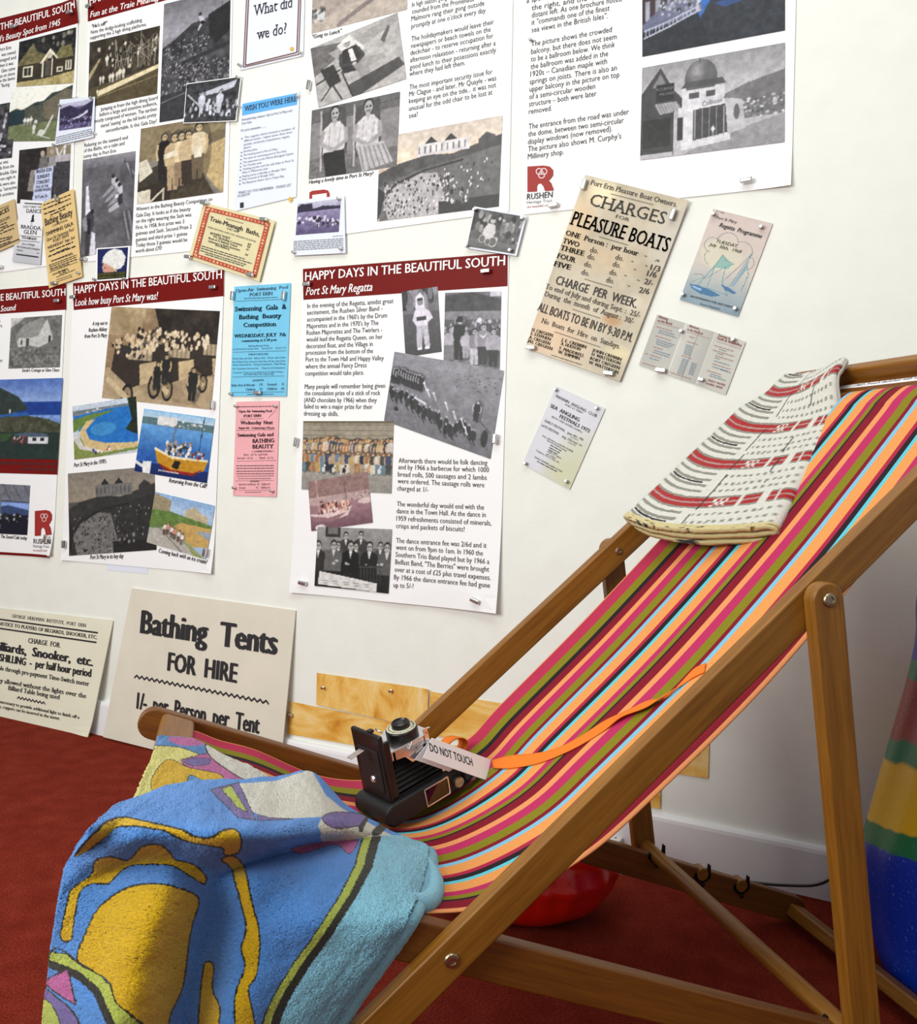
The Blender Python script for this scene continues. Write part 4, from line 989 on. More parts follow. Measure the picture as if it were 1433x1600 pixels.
def pic_dome():
    p = Pic(224, 150, 190, 15); p.grad(0, .5, 158, 206); p.tex(6, 6); p.poly([(.55, .45), (.75, .34), (1, .26), (1, .7), (.55, .7)], 122); p.tex(16, 20, (p.X > .56) & (p.Y > .34) & (p.Y < .7)); p.crowd(.72, .5, 1, .7, 60, .012, [200, 150, 90, 220], .7)
    p.poly([(.3, 1), (.62, .82), (1, .7), (1, 1)], 158); p.tex(10, 30, p.Y > .8); p.poly([(0, .3), (.14, .04), (.24, .3), (.34, .46), (.3, .52), (0, .5)], 72); p.poly([(.08, .24), (.14, .1), (.2, .28)], 130)
    p.rect(0, .5, .24, .95, 70); p.rect(.02, .58, .22, .88, 44); p.tex(16, 26, (p.X < .24) & (p.Y > .5)); p.rect(.11, .22, .24, .4, 42); p.poly([(.1, .42), (.26, .42), (.3, .52), (.14, .54)], 170)
    for k in range(8): p.line([(.1 + .022 * k, .42), (.14 + .022 * k, .54)], .004, 120)
    p.poly([(.3, .3), (.6, .32), (.6, .5), (.3, .5)], 224); p.ell(.43, .22, .115, .2, 104); m = ((p.X - .43) / .115) ** 2 + ((p.Y - .22) / .2) ** 2 < 1; p.a[m] += (.25 * np.exp(-(((p.X - .4) / .05) ** 2 + ((p.Y - .14) / .1) ** 2)))[m][..., None] * .8
    p.poly([(.29, .3), (.33, .24), (.58, .24), (.61, .31)], 90); p.rect(.42, 0, .425, .06, 70); p.rect(.3, .33, .6, .47, 218); p.rect(.35, .36, .42, .42, 90); p.rect(.47, .36, .53, .42, 90)
    p.poly([(.27, .5), (.6, .47), (.64, .52), (.64, .9), (.3, .95)], 224); p.poly([(.38, .54), (.62, .52), (.62, .82), (.38, .86)], 76); p.tex(18, 30, p.m_poly([(.38, .54), (.62, .52), (.62, .82), (.38, .86)]))
    for k in range(5): p.rect(.39 + .05 * k, .54, .396 + .05 * k, .85, 170)
    p.rect(.27, .6, .31, .84, 60); p.poly([(.6, .46), (.72, .5), (.74, .8), (.62, .84)], 196); p.ell(.68, .62, .02, .08, 110); p.poly([(.58, .46), (.66, .4), (.75, .5)], 130); p.poly([(.42, .46), (.58, .42), (.58, .46), (.42, .5)], 210); p.fig(.52, .84, .12, 235, 190); p.line([(.24, .52), (.24, .98)], .006, 60)
    return p.tex(5, 60).done((1.0, .99, 1.02))
def pic_thatch():
    p = Pic(86, 84, 200, 16); p.poly([(0, .2), (.3, .0), (1, 0), (1, .6), (0, .6)], 120); p.tex(40, 10, p.Y < .5); p.poly([(.1, .4), (.25, .16), (.62, .02), (.7, .1), (.55, .44), (.15, .5)], 150); p.poly([(.15, .46), (.55, .38), (.72, .06), (.84, .44), (.84, .56), (.5, .6), (.18, .62)], 202); p.rect(.18, .4, .5, .58, 204)
    p.tex(16, 30); p.rect(.33, .42, .38, .6, 80); p.rect(.22, .44, .26, .54, 90); p.rect(.76, .38, .8, .54, 60); p.poly([(0, .6), (.4, .56), (.6, .6), (1, .38), (1, 1), (0, 1)], 120); p.tex(60, 22, p.Y > .6); return p.done((1, 1, .98))
def pic_sound():
    p = Pic(120, 122, (126, 156, 214), 17); p.grad(0, .3, (88, 120, 190), (150, 174, 222)); p.rect(0, .29, 1, .45, (28, 70, 150)); p.rect(0, .42, .6, .5, (50, 100, 170)); p.poly([(0, .06), (.2, .1), (.45, .22), (.6, .38), (.3, .44), (0, .46)], (52, 64, 60)); p.tex(14, 14, p.Y < .46)
    p.poly([(0, .5), (.3, .47), (.6, .46), (.85, .5), (1, .56), (1, .7), (0, .7)], (78, 80, 62)); p.tex(34, 26, (p.Y > .46) & (p.Y < .7)); p.rect(0, .66, 1, 1, (40, 58, 52)); p.poly([(0, .68), (.4, .68), (.3, .78), (0, .82)], (62, 84, 52)); p.tex(10, 20, p.Y > .66)
    p.poly([(.38, .69), (.6, .66), (.84, .68), (.86, .72), (.62, .73)], (84, 98, 116)); p.rect(.6, .72, .86, .8, (220, 222, 226)); p.rect(.66, .73, .71, .77, 40); p.rect(.76, .73, .81, .77, 40); p.rect(.38, .72, .6, .8, (70, 60, 56)); p.crowd(.36, .72, .58, .8, 16, .012, [200, (160, 60, 60), 60]); p.rect(.34, .38, .355, .43, 245)
    return p.done()
def pic_cafe():
    p = Pic(60, 88, (90, 94, 110), 18); p.poly([(0, 0), (1, 0), (1, .34), (0, .3)], (128, 128, 130)); p.tex(14, 8, p.Y < .32)
    for k in range(4): p.line([(.1 + .25 * k, 0), (.3 + .25 * k, .3)], .03, 96)
    p.rect(0, .36, 1, .6, (150, 176, 222)); p.poly([(0, .5), (.5, .42), (1, .5), (1, .62), (0, .62)], (66, 84, 116)); p.rect(0, .6, 1, 1, (26, 28, 44)); p.rect(.26, .26, .33, .9, 120); p.crowd(0, .55, .8, .8, 16, .06, [30, 44, 20]); p.crowd(.0, .6, 1, .74, 14, .02, [190, 120]); return p.tex(8, 40).done((.95, .97, 1.05))
def pic_charabanc():
    p = Pic(180, 142, (150, 132, 108), 19); p.poly([(0, 0), (.35, 0), (.3, .3), (0, .3)], (170, 156, 128)); p.poly([(.42, 0), (1, 0), (1, .5), (.5, .3)], (54, 46, 40)); p.tex(30, 9, p.Y < .4); p.rect(0, .66, 1, 1, (178, 164, 140)); p.tex(12, 8, p.Y > .66); p.poly([(.1, .7), (.5, .95), (.9, .98), (.6, .72)], (150, 134, 112), .6)
    def car(x, y, k):
        p.poly([(x - .16 * k, y - .2 * k), (x + .2 * k, y - .16 * k), (x + .22 * k, y + .1 * k), (x, y + .22 * k), (x - .18 * k, y + .06 * k)], (60, 52, 46)); p.poly([(x + .06 * k, y - .02 * k), (x + .2 * k, y - .06 * k), (x + .22 * k, y + .14 * k), (x + .08 * k, y + .18 * k)], (196, 182, 152)); p.rect(x - .04 * k, y - .2 * k, x + .16 * k, y - .06 * k, (206, 194, 168), .8)
        for dx in np.linspace(0, .2, 6): p.line([(x - .04 * k + dx * k, y - .2 * k), (x - .04 * k + dx * k, y - .06 * k)], .005, 90)
        for (wx, wy) in ((-.02, .3), (.2, .18)): p.ell(x + wx * k, y + wy * k, .052 * k, .12 * k, 40); p.ell(x + wx * k, y + wy * k, .036 * k, .09 * k, (150, 136, 112)); p.ell(x + wx * k, y + wy * k, .012 * k, .03 * k, 60)
        p.poly([(x - .2 * k, y + .12 * k), (x + .0 * k, y + .3 * k), (x - .02 * k, y + .36 * k), (x - .22 * k, y + .16 * k)], (200, 188, 160))
    car(.92, .5, .8); car(.62, .56, .95); car(.26, .62, 1.1)
    p.crowd(.05, .3, .3, .44, 26, .016, [(40, 34, 32), (205, 190, 165), 60], 1.4); p.crowd(.28, .22, .5, .44, 60, .015, [(214, 200, 176), (50, 44, 40), 90, (226, 216, 196)], 1.4); p.crowd(.5, .24, .92, .42, 80, .014, [(214, 200, 176), (50, 44, 40), (228, 220, 204)], 1.4); p.crowd(.1, .44, .42, .52, 24, .017, [(214, 200, 176), 60], 1.4)
    for x, y, h in [(.5, .86, .3), (.57, .78, .3), (.82, .93, .34)]: p.fig(x, y, h, 44, 48, (190, 170, 140), 40, 1.3)
    return p.tex(8, 60).done((1.02, .98, .93))
def pic_crescent():
    p = Pic(110, 98, (200, 212, 226), 20); p.rect(0, .1, 1, .2, (120, 132, 140)); p.crowd(0, .12, .8, .2, 30, .02, [230, 200, 150], .8); m = p.m_poly([(0, .2), (.6, .14), (1, .16), (1, .8), (.7, .86), (.3, .8), (.1, .5)])
    p.put(m, (42, 120, 196)); p.tex(12, 10, m); p.poly([(0, .26), (.3, .2), (.7, .18), (.3, .3), (.08, .46), (0, .5)], (110, 136, 70)); p.poly([(.1, .5), (.22, .32), (.36, .3), (.2, .48), (.26, .66), (.5, .76), (.8, .8), (1, .82), (1, .9), (.5, .92), (.2, .82)], (214, 190, 140)); p.ell(.48, .5, .2, .12, (90, 166, 214), .6)
    p.poly([(0, .66), (.12, .6), (.2, .8), (.5, .93), (1, .9), (1, .95), (.4, 1), (0, 1)], (136, 150, 84)); p.poly([(0, .62), (.06, .52), (.16, .76), (.46, .9), (.44, .93), (.1, .82)], (214, 210, 204)); p.poly([(.86, 0), (1, 0), (1, .68), (.9, .62), (.82, .56), (.92, .4)], (38, 48, 34)); p.tex(20, 24, p.X > .84); p.crowd(.3, .84, .6, .94, 12, .012, [(200, 60, 60), 240, (60, 60, 140)], 1.8)
    return p.done((1, 1, 1))
def pic_boat():
    p = Pic(126, 108, (56, 110, 190), 21); p.grad(0, .12, (150, 196, 232), (190, 214, 232)); p.rect(0, .12, 1, .24, (96, 124, 130)); p.rect(.22, .08, .5, .22, 226); p.crowd(.3, .12, .9, .22, 20, .016, [220, 160, 120], .8); p.grad(.23, .8, (110, 166, 220), (40, 92, 168)); p.tex(14, 12, p.Y > .23); p.grad(.82, 1, (26, 56, 120), (20, 44, 100))
    p.poly([(.24, .58), (.5, .68), (.98, .66), (.94, .82), (.8, .9), (.5, .9), (.3, .8)], (196, 144, 40)); p.poly([(.24, .57), (.5, .67), (.98, .65), (.98, .68), (.5, .71), (.24, .61)], (240, 226, 190)); p.poly([(.3, .8), (.5, .88), (.8, .88), (.92, .8), (.8, .93), (.45, .93)], (150, 40, 30))
    p.crowd(.4, .46, .74, .64, 60, .017, [235, 60, (190, 150, 120), 220], 1.7); p.crowd(.76, .56, .94, .66, 20, .015, [60, 210, (170, 60, 50)], 1.6); p.line([(.46, .52), (.5, .18)], .01, (120, 90, 50)); p.line([(.84, .56), (.86, 0)], .01, (60, 60, 70)); p.line([(.5, .5), (.74, .42)], .01, (140, 100, 60)); p.crowd(.45, .74, .8, .82, 5, .03, [30], 1.2)
    p.poly([(.1, .82), (.22, .8), (.22, 1), (.12, 1)], 240); p.line([(0, .84), (.12, .9)], .04, 235); return p.done()
def pic_promenade():
    p = Pic(104, 96, (172, 196, 226), 22); p.grad(0, .3, (150, 182, 222), (190, 208, 230)); p.poly([(0, .02), (.3, .1), (.3, .36), (0, .4)], (168, 152, 124)); p.tex(18, 20, (p.X < .3) & (p.Y < .36)); p.poly([(.55, .22), (.68, .12), (.8, .2), (.92, .26), (.92, .36), (.55, .36)], (198, 182, 150)); p.poly([(0, .34), (.3, .3), (.6, .34), (1, .38), (1, .5), (0, .7)], (112, 136, 74)); p.tex(24, 18, (p.Y > .34) & (p.Y < .6))
    p.poly([(.36, .6), (.5, .46), (1, .44), (1, .78), (.7, .86)], (206, 168, 104)); p.poly([(.75, .55), (1, .5), (1, .66)], (160, 170, 180)); p.poly([(0, .72), (.36, .58), (.8, 1), (0, 1)], (190, 182, 172)); p.poly([(.36, .58), (.5, .7), (1, 1), (.8, 1)], (150, 158, 96)); p.line([(.1, .6), (.6, 1)], .014, 110)
    for x, y in [(.26, .76), (.31, .74), (.38, .78), (.43, .8), (.5, .82), (.56, .86)]: p.fig(x, y, .22, [(90, 110, 190), (220, 150, 130), 235][int(x * 100) % 3], (110, 90, 80), (200, 160, 130))
    for k in range(5): p.line([(.55, .76 + .02 * k), (1, .92 + .02 * k)], .004, 200)
    return p.done((.97, .99, 1))
def pic_kid():
    p = Pic(64, 100, 88, 23); p.rect(0, 0, 1, .28, 90); p.crowd(0, 0, 1, .26, 26, .1, [60, 120, 40, 150], 2.2); p.tex(16, 14); p.rect(0, .3, 1, .36, 120); p.grad(.36, 1, 96, 70); p.tex(14, 40, p.Y > .36)
    p.poly([(.34, .88), (.36, .5), (.66, .5), (.7, .88), (.56, .88), (.52, .66), (.48, .88)], 196); p.poly([(.26, .46), (.34, .32), (.46, .28), (.6, .28), (.74, .36), (.82, .46), (.68, .52), (.66, .56), (.36, .56)], 226); p.poly([(.36, .3), (.38, .12), (.5, .06), (.6, .12), (.62, .28)], 232); p.ell(.5, .2, .08, .055, 150); p.ell(.5, .16, .08, .025, 50); p.ell(.42, .9, .07, .025, 245); p.ell(.62, .9, .07, .025, 245); p.rect(.38, .42, .64, .48, 70); return p.tex(6, 50).done(VIO)
def pic_tophat():
    p = Pic(92, 126, 110, 24); p.poly([(0, .04), (.5, 0), (1, .1), (1, .26), (0, .3)], 70); p.tex(18, 10); p.rect(.8, 0, 1, .06, 210); p.rect(0, .24, 1, .34, 138); p.rect(0, .34, 1, .56, 100); p.tex(20, 20, p.Y < .56); p.crowd(0, .34, 1, .5, 40, .02, [200, 60, 170], 1.6); p.grad(.56, 1, 104, 150); p.tex(16, 24, p.Y > .56)
    for x, y, h, t, l in [(.12, .84, .4, 180, 130), (.28, .84, .52, 40, 44), (.4, .82, .34, 190, 170), (.55, .9, .44, 140, 196), (.7, .9, .5, 150, 60), (.88, .92, .46, 170, 50)]: p.fig(x, y, h, t, l, 180, 50, 1.3)
    p.rect(.235, .3, .325, .36, 30); p.rect(.21, .355, .35, .37, 30); p.poly([(.62, .52), (.7, .58), (.78, .5), (.7, .55)], 236); p.ell(.63, .35, .04, .03, 235); return p.tex(8, 60).done(VIO)
def pic_band():
    p = Pic(190, 136, 140, 25); p.grad(0, 1, 148, 118); p.tex(14, 10); p.tex(12, 50); p.crowd(.6, .1, 1, .3, 60, .012, [100, 90], .3)
    for i in range(12): p.fig(.03 + .024 * i, .42 + .004 * i + p.r.uniform(-.02, .02), .22, 50, 46, 170, 50, 1.4)
    for i in range(34):
        a = i / 33; x = .02 + .8 * a + p.r.uniform(-.02, .02); y = .62 + .34 * a * (.6 + .4 * p.r.rand()) - .1 * p.r.rand()
        p.ell(x, y, .022, .06, p.r.choice([40, 50, 60])); p.ell(x, y - .07, .009, .017, 176); p.line([(x - .01, y + .05), (x + .015, y + .1)], .01, 50)
    for x, y in [(.32, .34), (.36, .42), (.42, .44), (.54, .52), (.62, .6), (.7, .66), (.74, .74)]: p.line([(x, y), (x + .03, y + .08)], .012, 216); p.ell(x, y, .012, .014, 226)
    p.line([(.26, .56), (.36, .6)], .02, 232); p.fig(.82, .64, .24, 40, 44, 180, 50, 1.4); p.ell(.92, .8, .03, .1, 44); p.ell(.1, .78, .02, .03, 44); p.line([(.86, .62), (.96, .72)], .008, 60); return p.tex(6, 60).done((1, .99, 1.05))
def pic_dogs():
    p = Pic(142, 112, (150, 144, 132), 26); p.rect(0, 0, 1, .3, (160, 152, 138)); p.tex(14, 12)
    for j in range(4):
        p.line([(0, .06 + .075 * j), (1, .06 + .075 * j)], .006, (120, 112, 100))
    p.rect(0, 0, 1, .04, (110, 104, 80)); p.grad(.66, 1, (168, 164, 158), (150, 148, 146)); p.tex(8, 40, p.Y > .7)
    cl = [(72, 84, 116), (190, 172, 116), (52, 54, 70), (210, 208, 202), (176, 156, 134), (112, 136, 156), (74, 80, 72), (164, 124, 92), (214, 210, 198)]
    for i in range(30): x = .02 + .033 * i; p.fig(x, .62 + .03 * p.r.rand(), .34 + .06 * p.r.rand(), cl[p.r.randint(9)], cl[p.r.randint(9)], (206, 170, 140), [(150, 110, 60), (60, 46, 36), (180, 150, 90)][p.r.randint(3)], 1.2)
    for i in range(18): x = .02 + .055 * i; p.fig(x, .72 + .04 * p.r.rand(), .3, cl[p.r.randint(9)], cl[p.r.randint(9)], (206, 170, 140), (90, 66, 40), 1.2)
    for x, c in [(.1, (190, 140, 90)), (.18, (200, 150, 100)), (.25, 230), (.36, 225), (.48, (40, 36, 36)), (.62, (190, 150, 100)), (.74, (200, 150, 100)), (.86, 225)]: p.ell(x, .68 + .03 * (x % .1) * 10, .018, .04, c); p.ell(x + .015, .64, .01, .02, c)
    return p.done((1, .99, .97))
def pic_ferry():
    p = Pic(100, 78, (190, 160, 160), 27); p.rect(0, 0, 1, .34, (150, 128, 124)); p.tex(20, 14, p.Y < .34); p.rect(0, .34, 1, .5, (186, 168, 166)); p.crowd(0, .38, 1, .48, 24, .02, [(120, 96, 96), 220, 150], .6); p.grad(.5, 1, (168, 140, 146), (120, 92, 104)); p.tex(14, 24, p.Y > .5)
    p.poly([(.0, .66), (.2, .7), (.66, .62), (.7, .6), (.62, .78), (.4, .84), (.06, .8)], (222, 210, 208)); p.poly([(.0, .7), (.3, .78), (.6, .72), (.4, .86), (.06, .82)], (150, 122, 126)); p.crowd(.2, .5, .66, .66, 70, .02, [(236, 222, 214), (170, 120, 110), (90, 66, 70), (220, 180, 160)], 1.7); p.line([(.16, .64), (.14, .0)], .012, (200, 180, 174)); p.line([(.62, .6), (.6, .06)], .01, (110, 84, 84)); p.line([(.9, .3), (.88, .04)], .01, (140, 120, 116)); p.ell(.92, .55, .12, .05, (214, 200, 198)); p.ell(.16, .95, .08, .06, 225); return p.done((1.02, .97, .97))
def pic_men():
    p = Pic(118, 104, (150, 146, 138), 28); p.grad(0, .4, 158, 138); p.poly([(0, .4), (1, .3), (1, .34), (0, .44)], 110); p.rect(.12, 0, .32, .16, 60); p.rect(.15, .0, .29, .12, 120); p.rect(0, .5, 1, 1, 40); p.tex(8, 12)
    def man(x, y, k, c): p.poly([(x - .1 * k, y + .34 * k), (x - .09 * k, y + .1 * k), (x - .03 * k, y + .05 * k), (x + .03 * k, y + .05 * k), (x + .09 * k, y + .1 * k), (x + .1 * k, y + .34 * k)], c); p.poly([(x - .02 * k, y + .06 * k), (x + .02 * k, y + .06 * k), (x, y + .16 * k)], 220); p.ell(x, y - .012 * k, .036 * k, .064 * k, 50); p.ell(x, y + .006 * k, .029 * k, .054 * k, 184); p.ell(x - .012 * k, y - .004 * k, .008 * k, .01 * k, 70); p.ell(x + .012 * k, y - .004 * k, .008 * k, .01 * k, 70); p.line([(x - .01 * k, y + .035 * k), (x + .01 * k, y + .035 * k)], .006, 110)
    for x, y in [(.4, .14), (.6, .12)]: man(x, y, 1.0, 70)
    for x, y in [(.3, .3), (.54, .3), (.86, .28)]: man(x, y, 1.0, 84)
    for x, y, c in [(.03, .32, 52), (.24, .3, 106), (.47, .3, 34), (.72, .3, 40), (.95, .3, 96)]: man(x, y, 1.25, c)
    for k in range(7): p.line([(.62 + .04 * k, .62), (.62 + .045 * k, .86)], .012, 70)
    p.line([(.6, .62), (.9, .6)], .02, 80); p.crowd(.1, .55, .9, .6, 8, .02, [190], .8); p.poly([(.06, .74), (.84, .86), (.84, 1), (.05, .96)], 222)
    for k in range(5): p.rect(.1 + .14 * k, .88, .18 + .14 * k, .895, 120); p.rect(.12 + .14 * k, .92, .18 + .14 * k, .93, 130)
    return p.tex(6, 60).done((1, .99, .98))
def pic_purple():
    p = Pic(72, 58, (90, 80, 116), 29); p.grad(0, .2, (206, 204, 220), (180, 176, 204)); p.poly([(0, .12), (.1, .04), (.35, .06), (.36, .24), (.6, .16), (1, .22), (1, .3), (0, .34)], (52, 46, 70)); p.grad(.3, 1, (150, 140, 176), (96, 86, 124)); p.tex(26, 10, p.Y > .3); p.crowd(0, .45, .5, .62, 14, .05, [(220, 216, 232), (50, 44, 66)], .9); p.crowd(.45, .5, 1, .8, 40, .022, [(50, 44, 66), (220, 216, 232)], 1.7); return p.done()
def pic_valley():
    p = Pic(58, 46, (110, 100, 140), 30); p.grad(0, .2, (206, 206, 226), (180, 178, 206)); p.poly([(0, .2), (.3, .1), (.6, .3), (1, .05), (1, .8), (0, .8)], (58, 50, 80)); p.tex(22, 10); p.crowd(0, .5, 1, 1, 90, .02, [(40, 34, 58), (170, 162, 196), (120, 110, 150)], 1.4); p.poly([(.4, .62), (.7, .5), (.85, .36), (.86, .48), (.6, .64)], (206, 202, 222)); return p.done()
def pic_tricycle():
    p = Pic(94, 70, 96, 31); p.tex(34, 8); p.crowd(0, .1, 1, .6, 26, .055, [40, 56, 130, 70, 160], 1.7); p.crowd(.1, .1, 1, .3, 12, .03, [190, 170], 1.2); p.grad(.76, 1, 120, 96); p.tex(14, 30, p.Y > .7); p.crowd(.5, .5, 1, .75, 12, .04, [180, 120, 90, 60], 1.3)
    p.poly([(.28, .78), (.26, .5), (.34, .32), (.48, .34), (.52, .52), (.46, .78)], 214); p.ell(.42, .24, .05, .08, 190); p.ell(.42, .17, .06, .05, 70)
    for x, y, r in [(.28, .74, .07), (.5, .78, .09), (.4, .8, .06)]: p.ell(x, y, r, r * 1.5, 210); p.ell(x, y, r * .8, r * 1.25, 110)
    return p.tex(8, 50).done((1, .98, .98))
def pic_swimcap():
    p = Pic(52, 54, (26, 36, 96), 32); p.poly([(.22, .45), (.16, .62), (.2, .66), (.2, .74), (.28, .82), (.5, .84), (.62, .74), (.5, .5)], (214, 160, 142)); p.poly([(.16, .46), (.2, .26), (.34, .1), (.55, .02), (.8, .1), (.94, .32), (.9, .56), (.8, .68), (.6, .72), (.46, .6), (.28, .48)], (232, 232, 228)); p.tex(10, 10, p.m_poly([(.16, .46), (.34, .1), (.8, .1), (.94, .32), (.8, .68), (.46, .6)])); p.ell(.27, .63, .03, .012, 60); p.line([(.5, .62), (.66, .78)], .05, (206, 196, 150)); p.rect(0, .78, 1, 1, (30, 42, 34)); return p.done()
def paper_pic(w, h, base, amp, cells, seed, spots=()):
    p = Pic(w, h, base, seed); p.tex(amp, cells); p.tex(amp * .4, cells * 5, None, 3)
    for (x, y, rx, ry, c, al) in spots:
        d = ((p.X - x) / rx) ** 2 + ((p.Y - y) / ry) ** 2; m = np.clip(1 - d, 0, 1)[..., None] * al; p.a = p.a * (1 - m) + p.c(c) * m
    return p.done(con=1.0, grain=False)
def pic_regatta():
    p = Pic(96, 170, (205, 192, 184), 33); p.grad(0, 1, (208, 190, 184), (206, 200, 184)); t = np.clip((p.Y - .55) / .45, 0, 1)[..., None]; p.a = p.a * (1 - t) + p.c((126, 150, 166)) * t; p.tex(7, 10)
    p.ell(.4, .44, .34, .16, (214, 210, 182), .6); ink = (92, 104, 104); tq = (70, 140, 150)
    for (x, y, r, a0, a1) in [(.2, .36, .13, 1.6, 5.2), (.42, .3, .17, 3.3, 6.2), (.68, .36, .18, 4.2, 6.2), (.82, .45, .12, 5.0, 8.0), (.28, .48, .14, 1.8, 4.0)]:
        p.line([(x + r * math.cos(a), y + .6 * r * math.sin(a)) for a in np.linspace(a0, a1, 14)], .009, ink)
    p.poly([(.42, .43), (.62, .5), (.58, .56), (.36, .58)], (140, 178, 168)); p.line([(.42, .43), (.36, .56), (.2, .8)], .012, tq); p.line([(.42, .43), (.5, .48), (.64, .49), (.52, .55), (.3, .7)], .009, tq); p.line([(.53, .55), (.56, .7), (.72, .82), (.4, .8)], .012, tq); p.line([(.37, .56), (.26, .7), (.06, .8)], .008, tq); p.line([(.36, .58), (.36, .8)], .006, tq)
    p.poly([(.06, .81), (.2, .8), (.42, .81), (.62, .84), (.5, .875), (.3, .88), (.14, .85)], (40, 104, 150)); p.poly([(.1, .815), (.28, .825), (.3, .85), (.16, .84)], (140, 176, 214))
    p.line([(.86, .33), (.74, .5), (.56, .7)], .008, ink); p.line([(.86, .33), (.84, .46), (.92, .56), (.9, .74)], .012, tq); p.line([(.85, .36), (.7, .72)], .012, tq); p.poly([(.85, .4), (.86, .52), (.76, .72), (.72, .72)], (130, 160, 176)); p.poly([(.56, .73), (.68, .735), (.84, .77), (.8, .79), (.64, .77)], (44, 104, 156)); p.line([(.08, .7), (.2, .68), (.3, .72)], .008, ink); return p.done(con=1.0, grain=False)
def pic_leaflet():
    p = Pic(150, 84, (176, 174, 166), 34); g = np.array([.72, .70, .665]); x = p.X
    b = np.where(x < .33, .70 + .06 * x, np.where(x < .66, .78 - .30 * (x - .33), .76 + .05 * (x - .66))); p.a = b[..., None] * np.array([1, .99, .95]); p.tex(5, 8); p.line([(.335, 0), (.335, 1)], .005, 226); p.line([(.665, 0), (.665, 1)], .005, 214); p.line([(.5, .06), (.5, 1)], .01, 140, .6); return p.done(con=1.0, grain=False)

# ------------------------------------------------------------------ the posters on the wall
V1 = View(0, 0, .33496); VB1 = View(0, 0, .18144); VC1 = View(0, 220, .15353); VD1 = View(200, 180, .16878)
V2 = View(0, 400, .33496); VE = View(0, 440, .27498); V3 = View(360, 0, .33496); V4 = View(440, 380, .36260); V5 = View(790, 0, .33496)
V6 = View(820, 270, .21243); VBL = View(360, 420, .2311); VRG = View(1060, 320, .11252); VLF = View(990, 480, .13259); VAN = View(800, 590, .11878)
TRUST = 'large posters with red headers and old photographs'

def logo(s, view, x, y, w, h, full=True):
    R = [(0, 0), (.62, -.04), (.84, .0), (.97, .14), (.97, .34), (.86, .5), (.8, .54), (.9, .66), (1, .94), (.66, .965), (.6, .78), (.5, .66), (.4, .68), (.36, .78), (.36, .985), (0, 1.0)]
    P = lambda pts: [(x + a * w, y + b * h) for a, b in pts]
    s.polys('logo', view, [P(R)], M_RED, 'dark red letter R emblem with a white knot', .0016)
    pl = []
    for (cx_, cy_) in [(.45, .2), (.62, .2), (.535, .34)]:
        for a0 in np.linspace(0, 2 * math.pi, 13)[:-1]:
            a1 = a0 + 2 * math.pi / 12
            pl.append(P([(cx_ + r * math.cos(a), cy_ + r * w / h * 1.0 * math.sin(a)) for r, a in ((.13, a0), (.13, a1), (.105, a1), (.105, a0))]))
    s.polys('logo_knot', view, pl, M_WHITEINK, None, .0020)

# -- poster with the cottage (top left, cut by the picture edge)
s = Sheet('exhibition_poster', 'red-headed poster with a thatched cottage photograph, at the far left of the top row', 'poster', [(-130, 62), (124.5, -2), (111, 411), (-140, 445)], M_PAPER, group=None, curl=[((124, -2), .12, .010)])
s.fill('header_band', FULL, [(-130, 62), (124, -1), (124.5, 37), (-130, 105)], M_BAND, 'dark red header')
s.text(VB1, [('IN THE BEAUTIFUL SOUTH', -62, 287, 668, 80, 58, 'b'), ("Island's Beauty Spot from 1945", -90, 393, 525, 222, 50, 'bi')], M_WHITEINK, 'heading')
s.photo(VB1, [(175, 365), (665, 240), (640, 720), (150, 752)], pic_cottage(), 'printed photograph of a thatched cottage cafe')
s.photo(VB1, [(110, 770), (635, 733), (600, 1215), (60, 1222)], pic_garden(), 'printed photograph of children in a garden')
s.photo(VB1, [(-60, 915), (95, 885), (75, 1215), (-70, 1240)], pic_scrap(41), 'edge of a printed cottage photograph'); s.photo(VC1, [(-60, 15), (145, -12), (130, 175), (-60, 195)], pic_scrap(42), 'edge of a printed group photograph')
s.photo(VC1, [(210, 100), (730, 40), (710, 600), (185, 640)], pic_concert(), 'printed photograph of a concert notice board')
s.text(VC1, [('BRADDA GLEN', 385, 335, 538, 312, 34, 'b'), ('SUNDAY', 392, 395, 520, 372, 36, 'b'), ('CONCERT', 385, 448, 518, 430, 34, 'b'), ('PICK OF THE', 383, 490, 505, 475, 26, 'b'), ('ISLANDS SINGERS', 370, 525, 532, 508, 26, 'b'), ('8.15 pm 2/-', 372, 590, 500, 578, 30, 'b')], M_GREY, layer=.0034)
s.text(VB1, [('Port Erin', 0, 447, 103, 425, 28), ('was owned', 20, 490, 142, 465, 28), ('managed and', -20, 542, 145, 510, 28), ('when it was', -10, 588, 122, 560, 28), ('Glen came', 20, 630, 138, 604, 28), ('an on shore', 8, 674, 135, 648, 28), ('on the lawns', -6, 716, 136, 688, 28), ('"facing', 15, 757, 90, 742, 28)], M_GREY)
s.text(VC1, [('me was', -10, 248, 92, 228, 32), ('walls from the', -30, 305, 153, 272, 32), ('Bradda Glen', 5, 357, 178, 328, 32), ('from eight in', -5, 412, 165, 382, 32), ('als were also', -5, 468, 163, 440, 32), ('as "attractive', 5, 520, 180, 488, 32), ('ch activities', -5, 575, 150, 548, 32)], M_GREY)

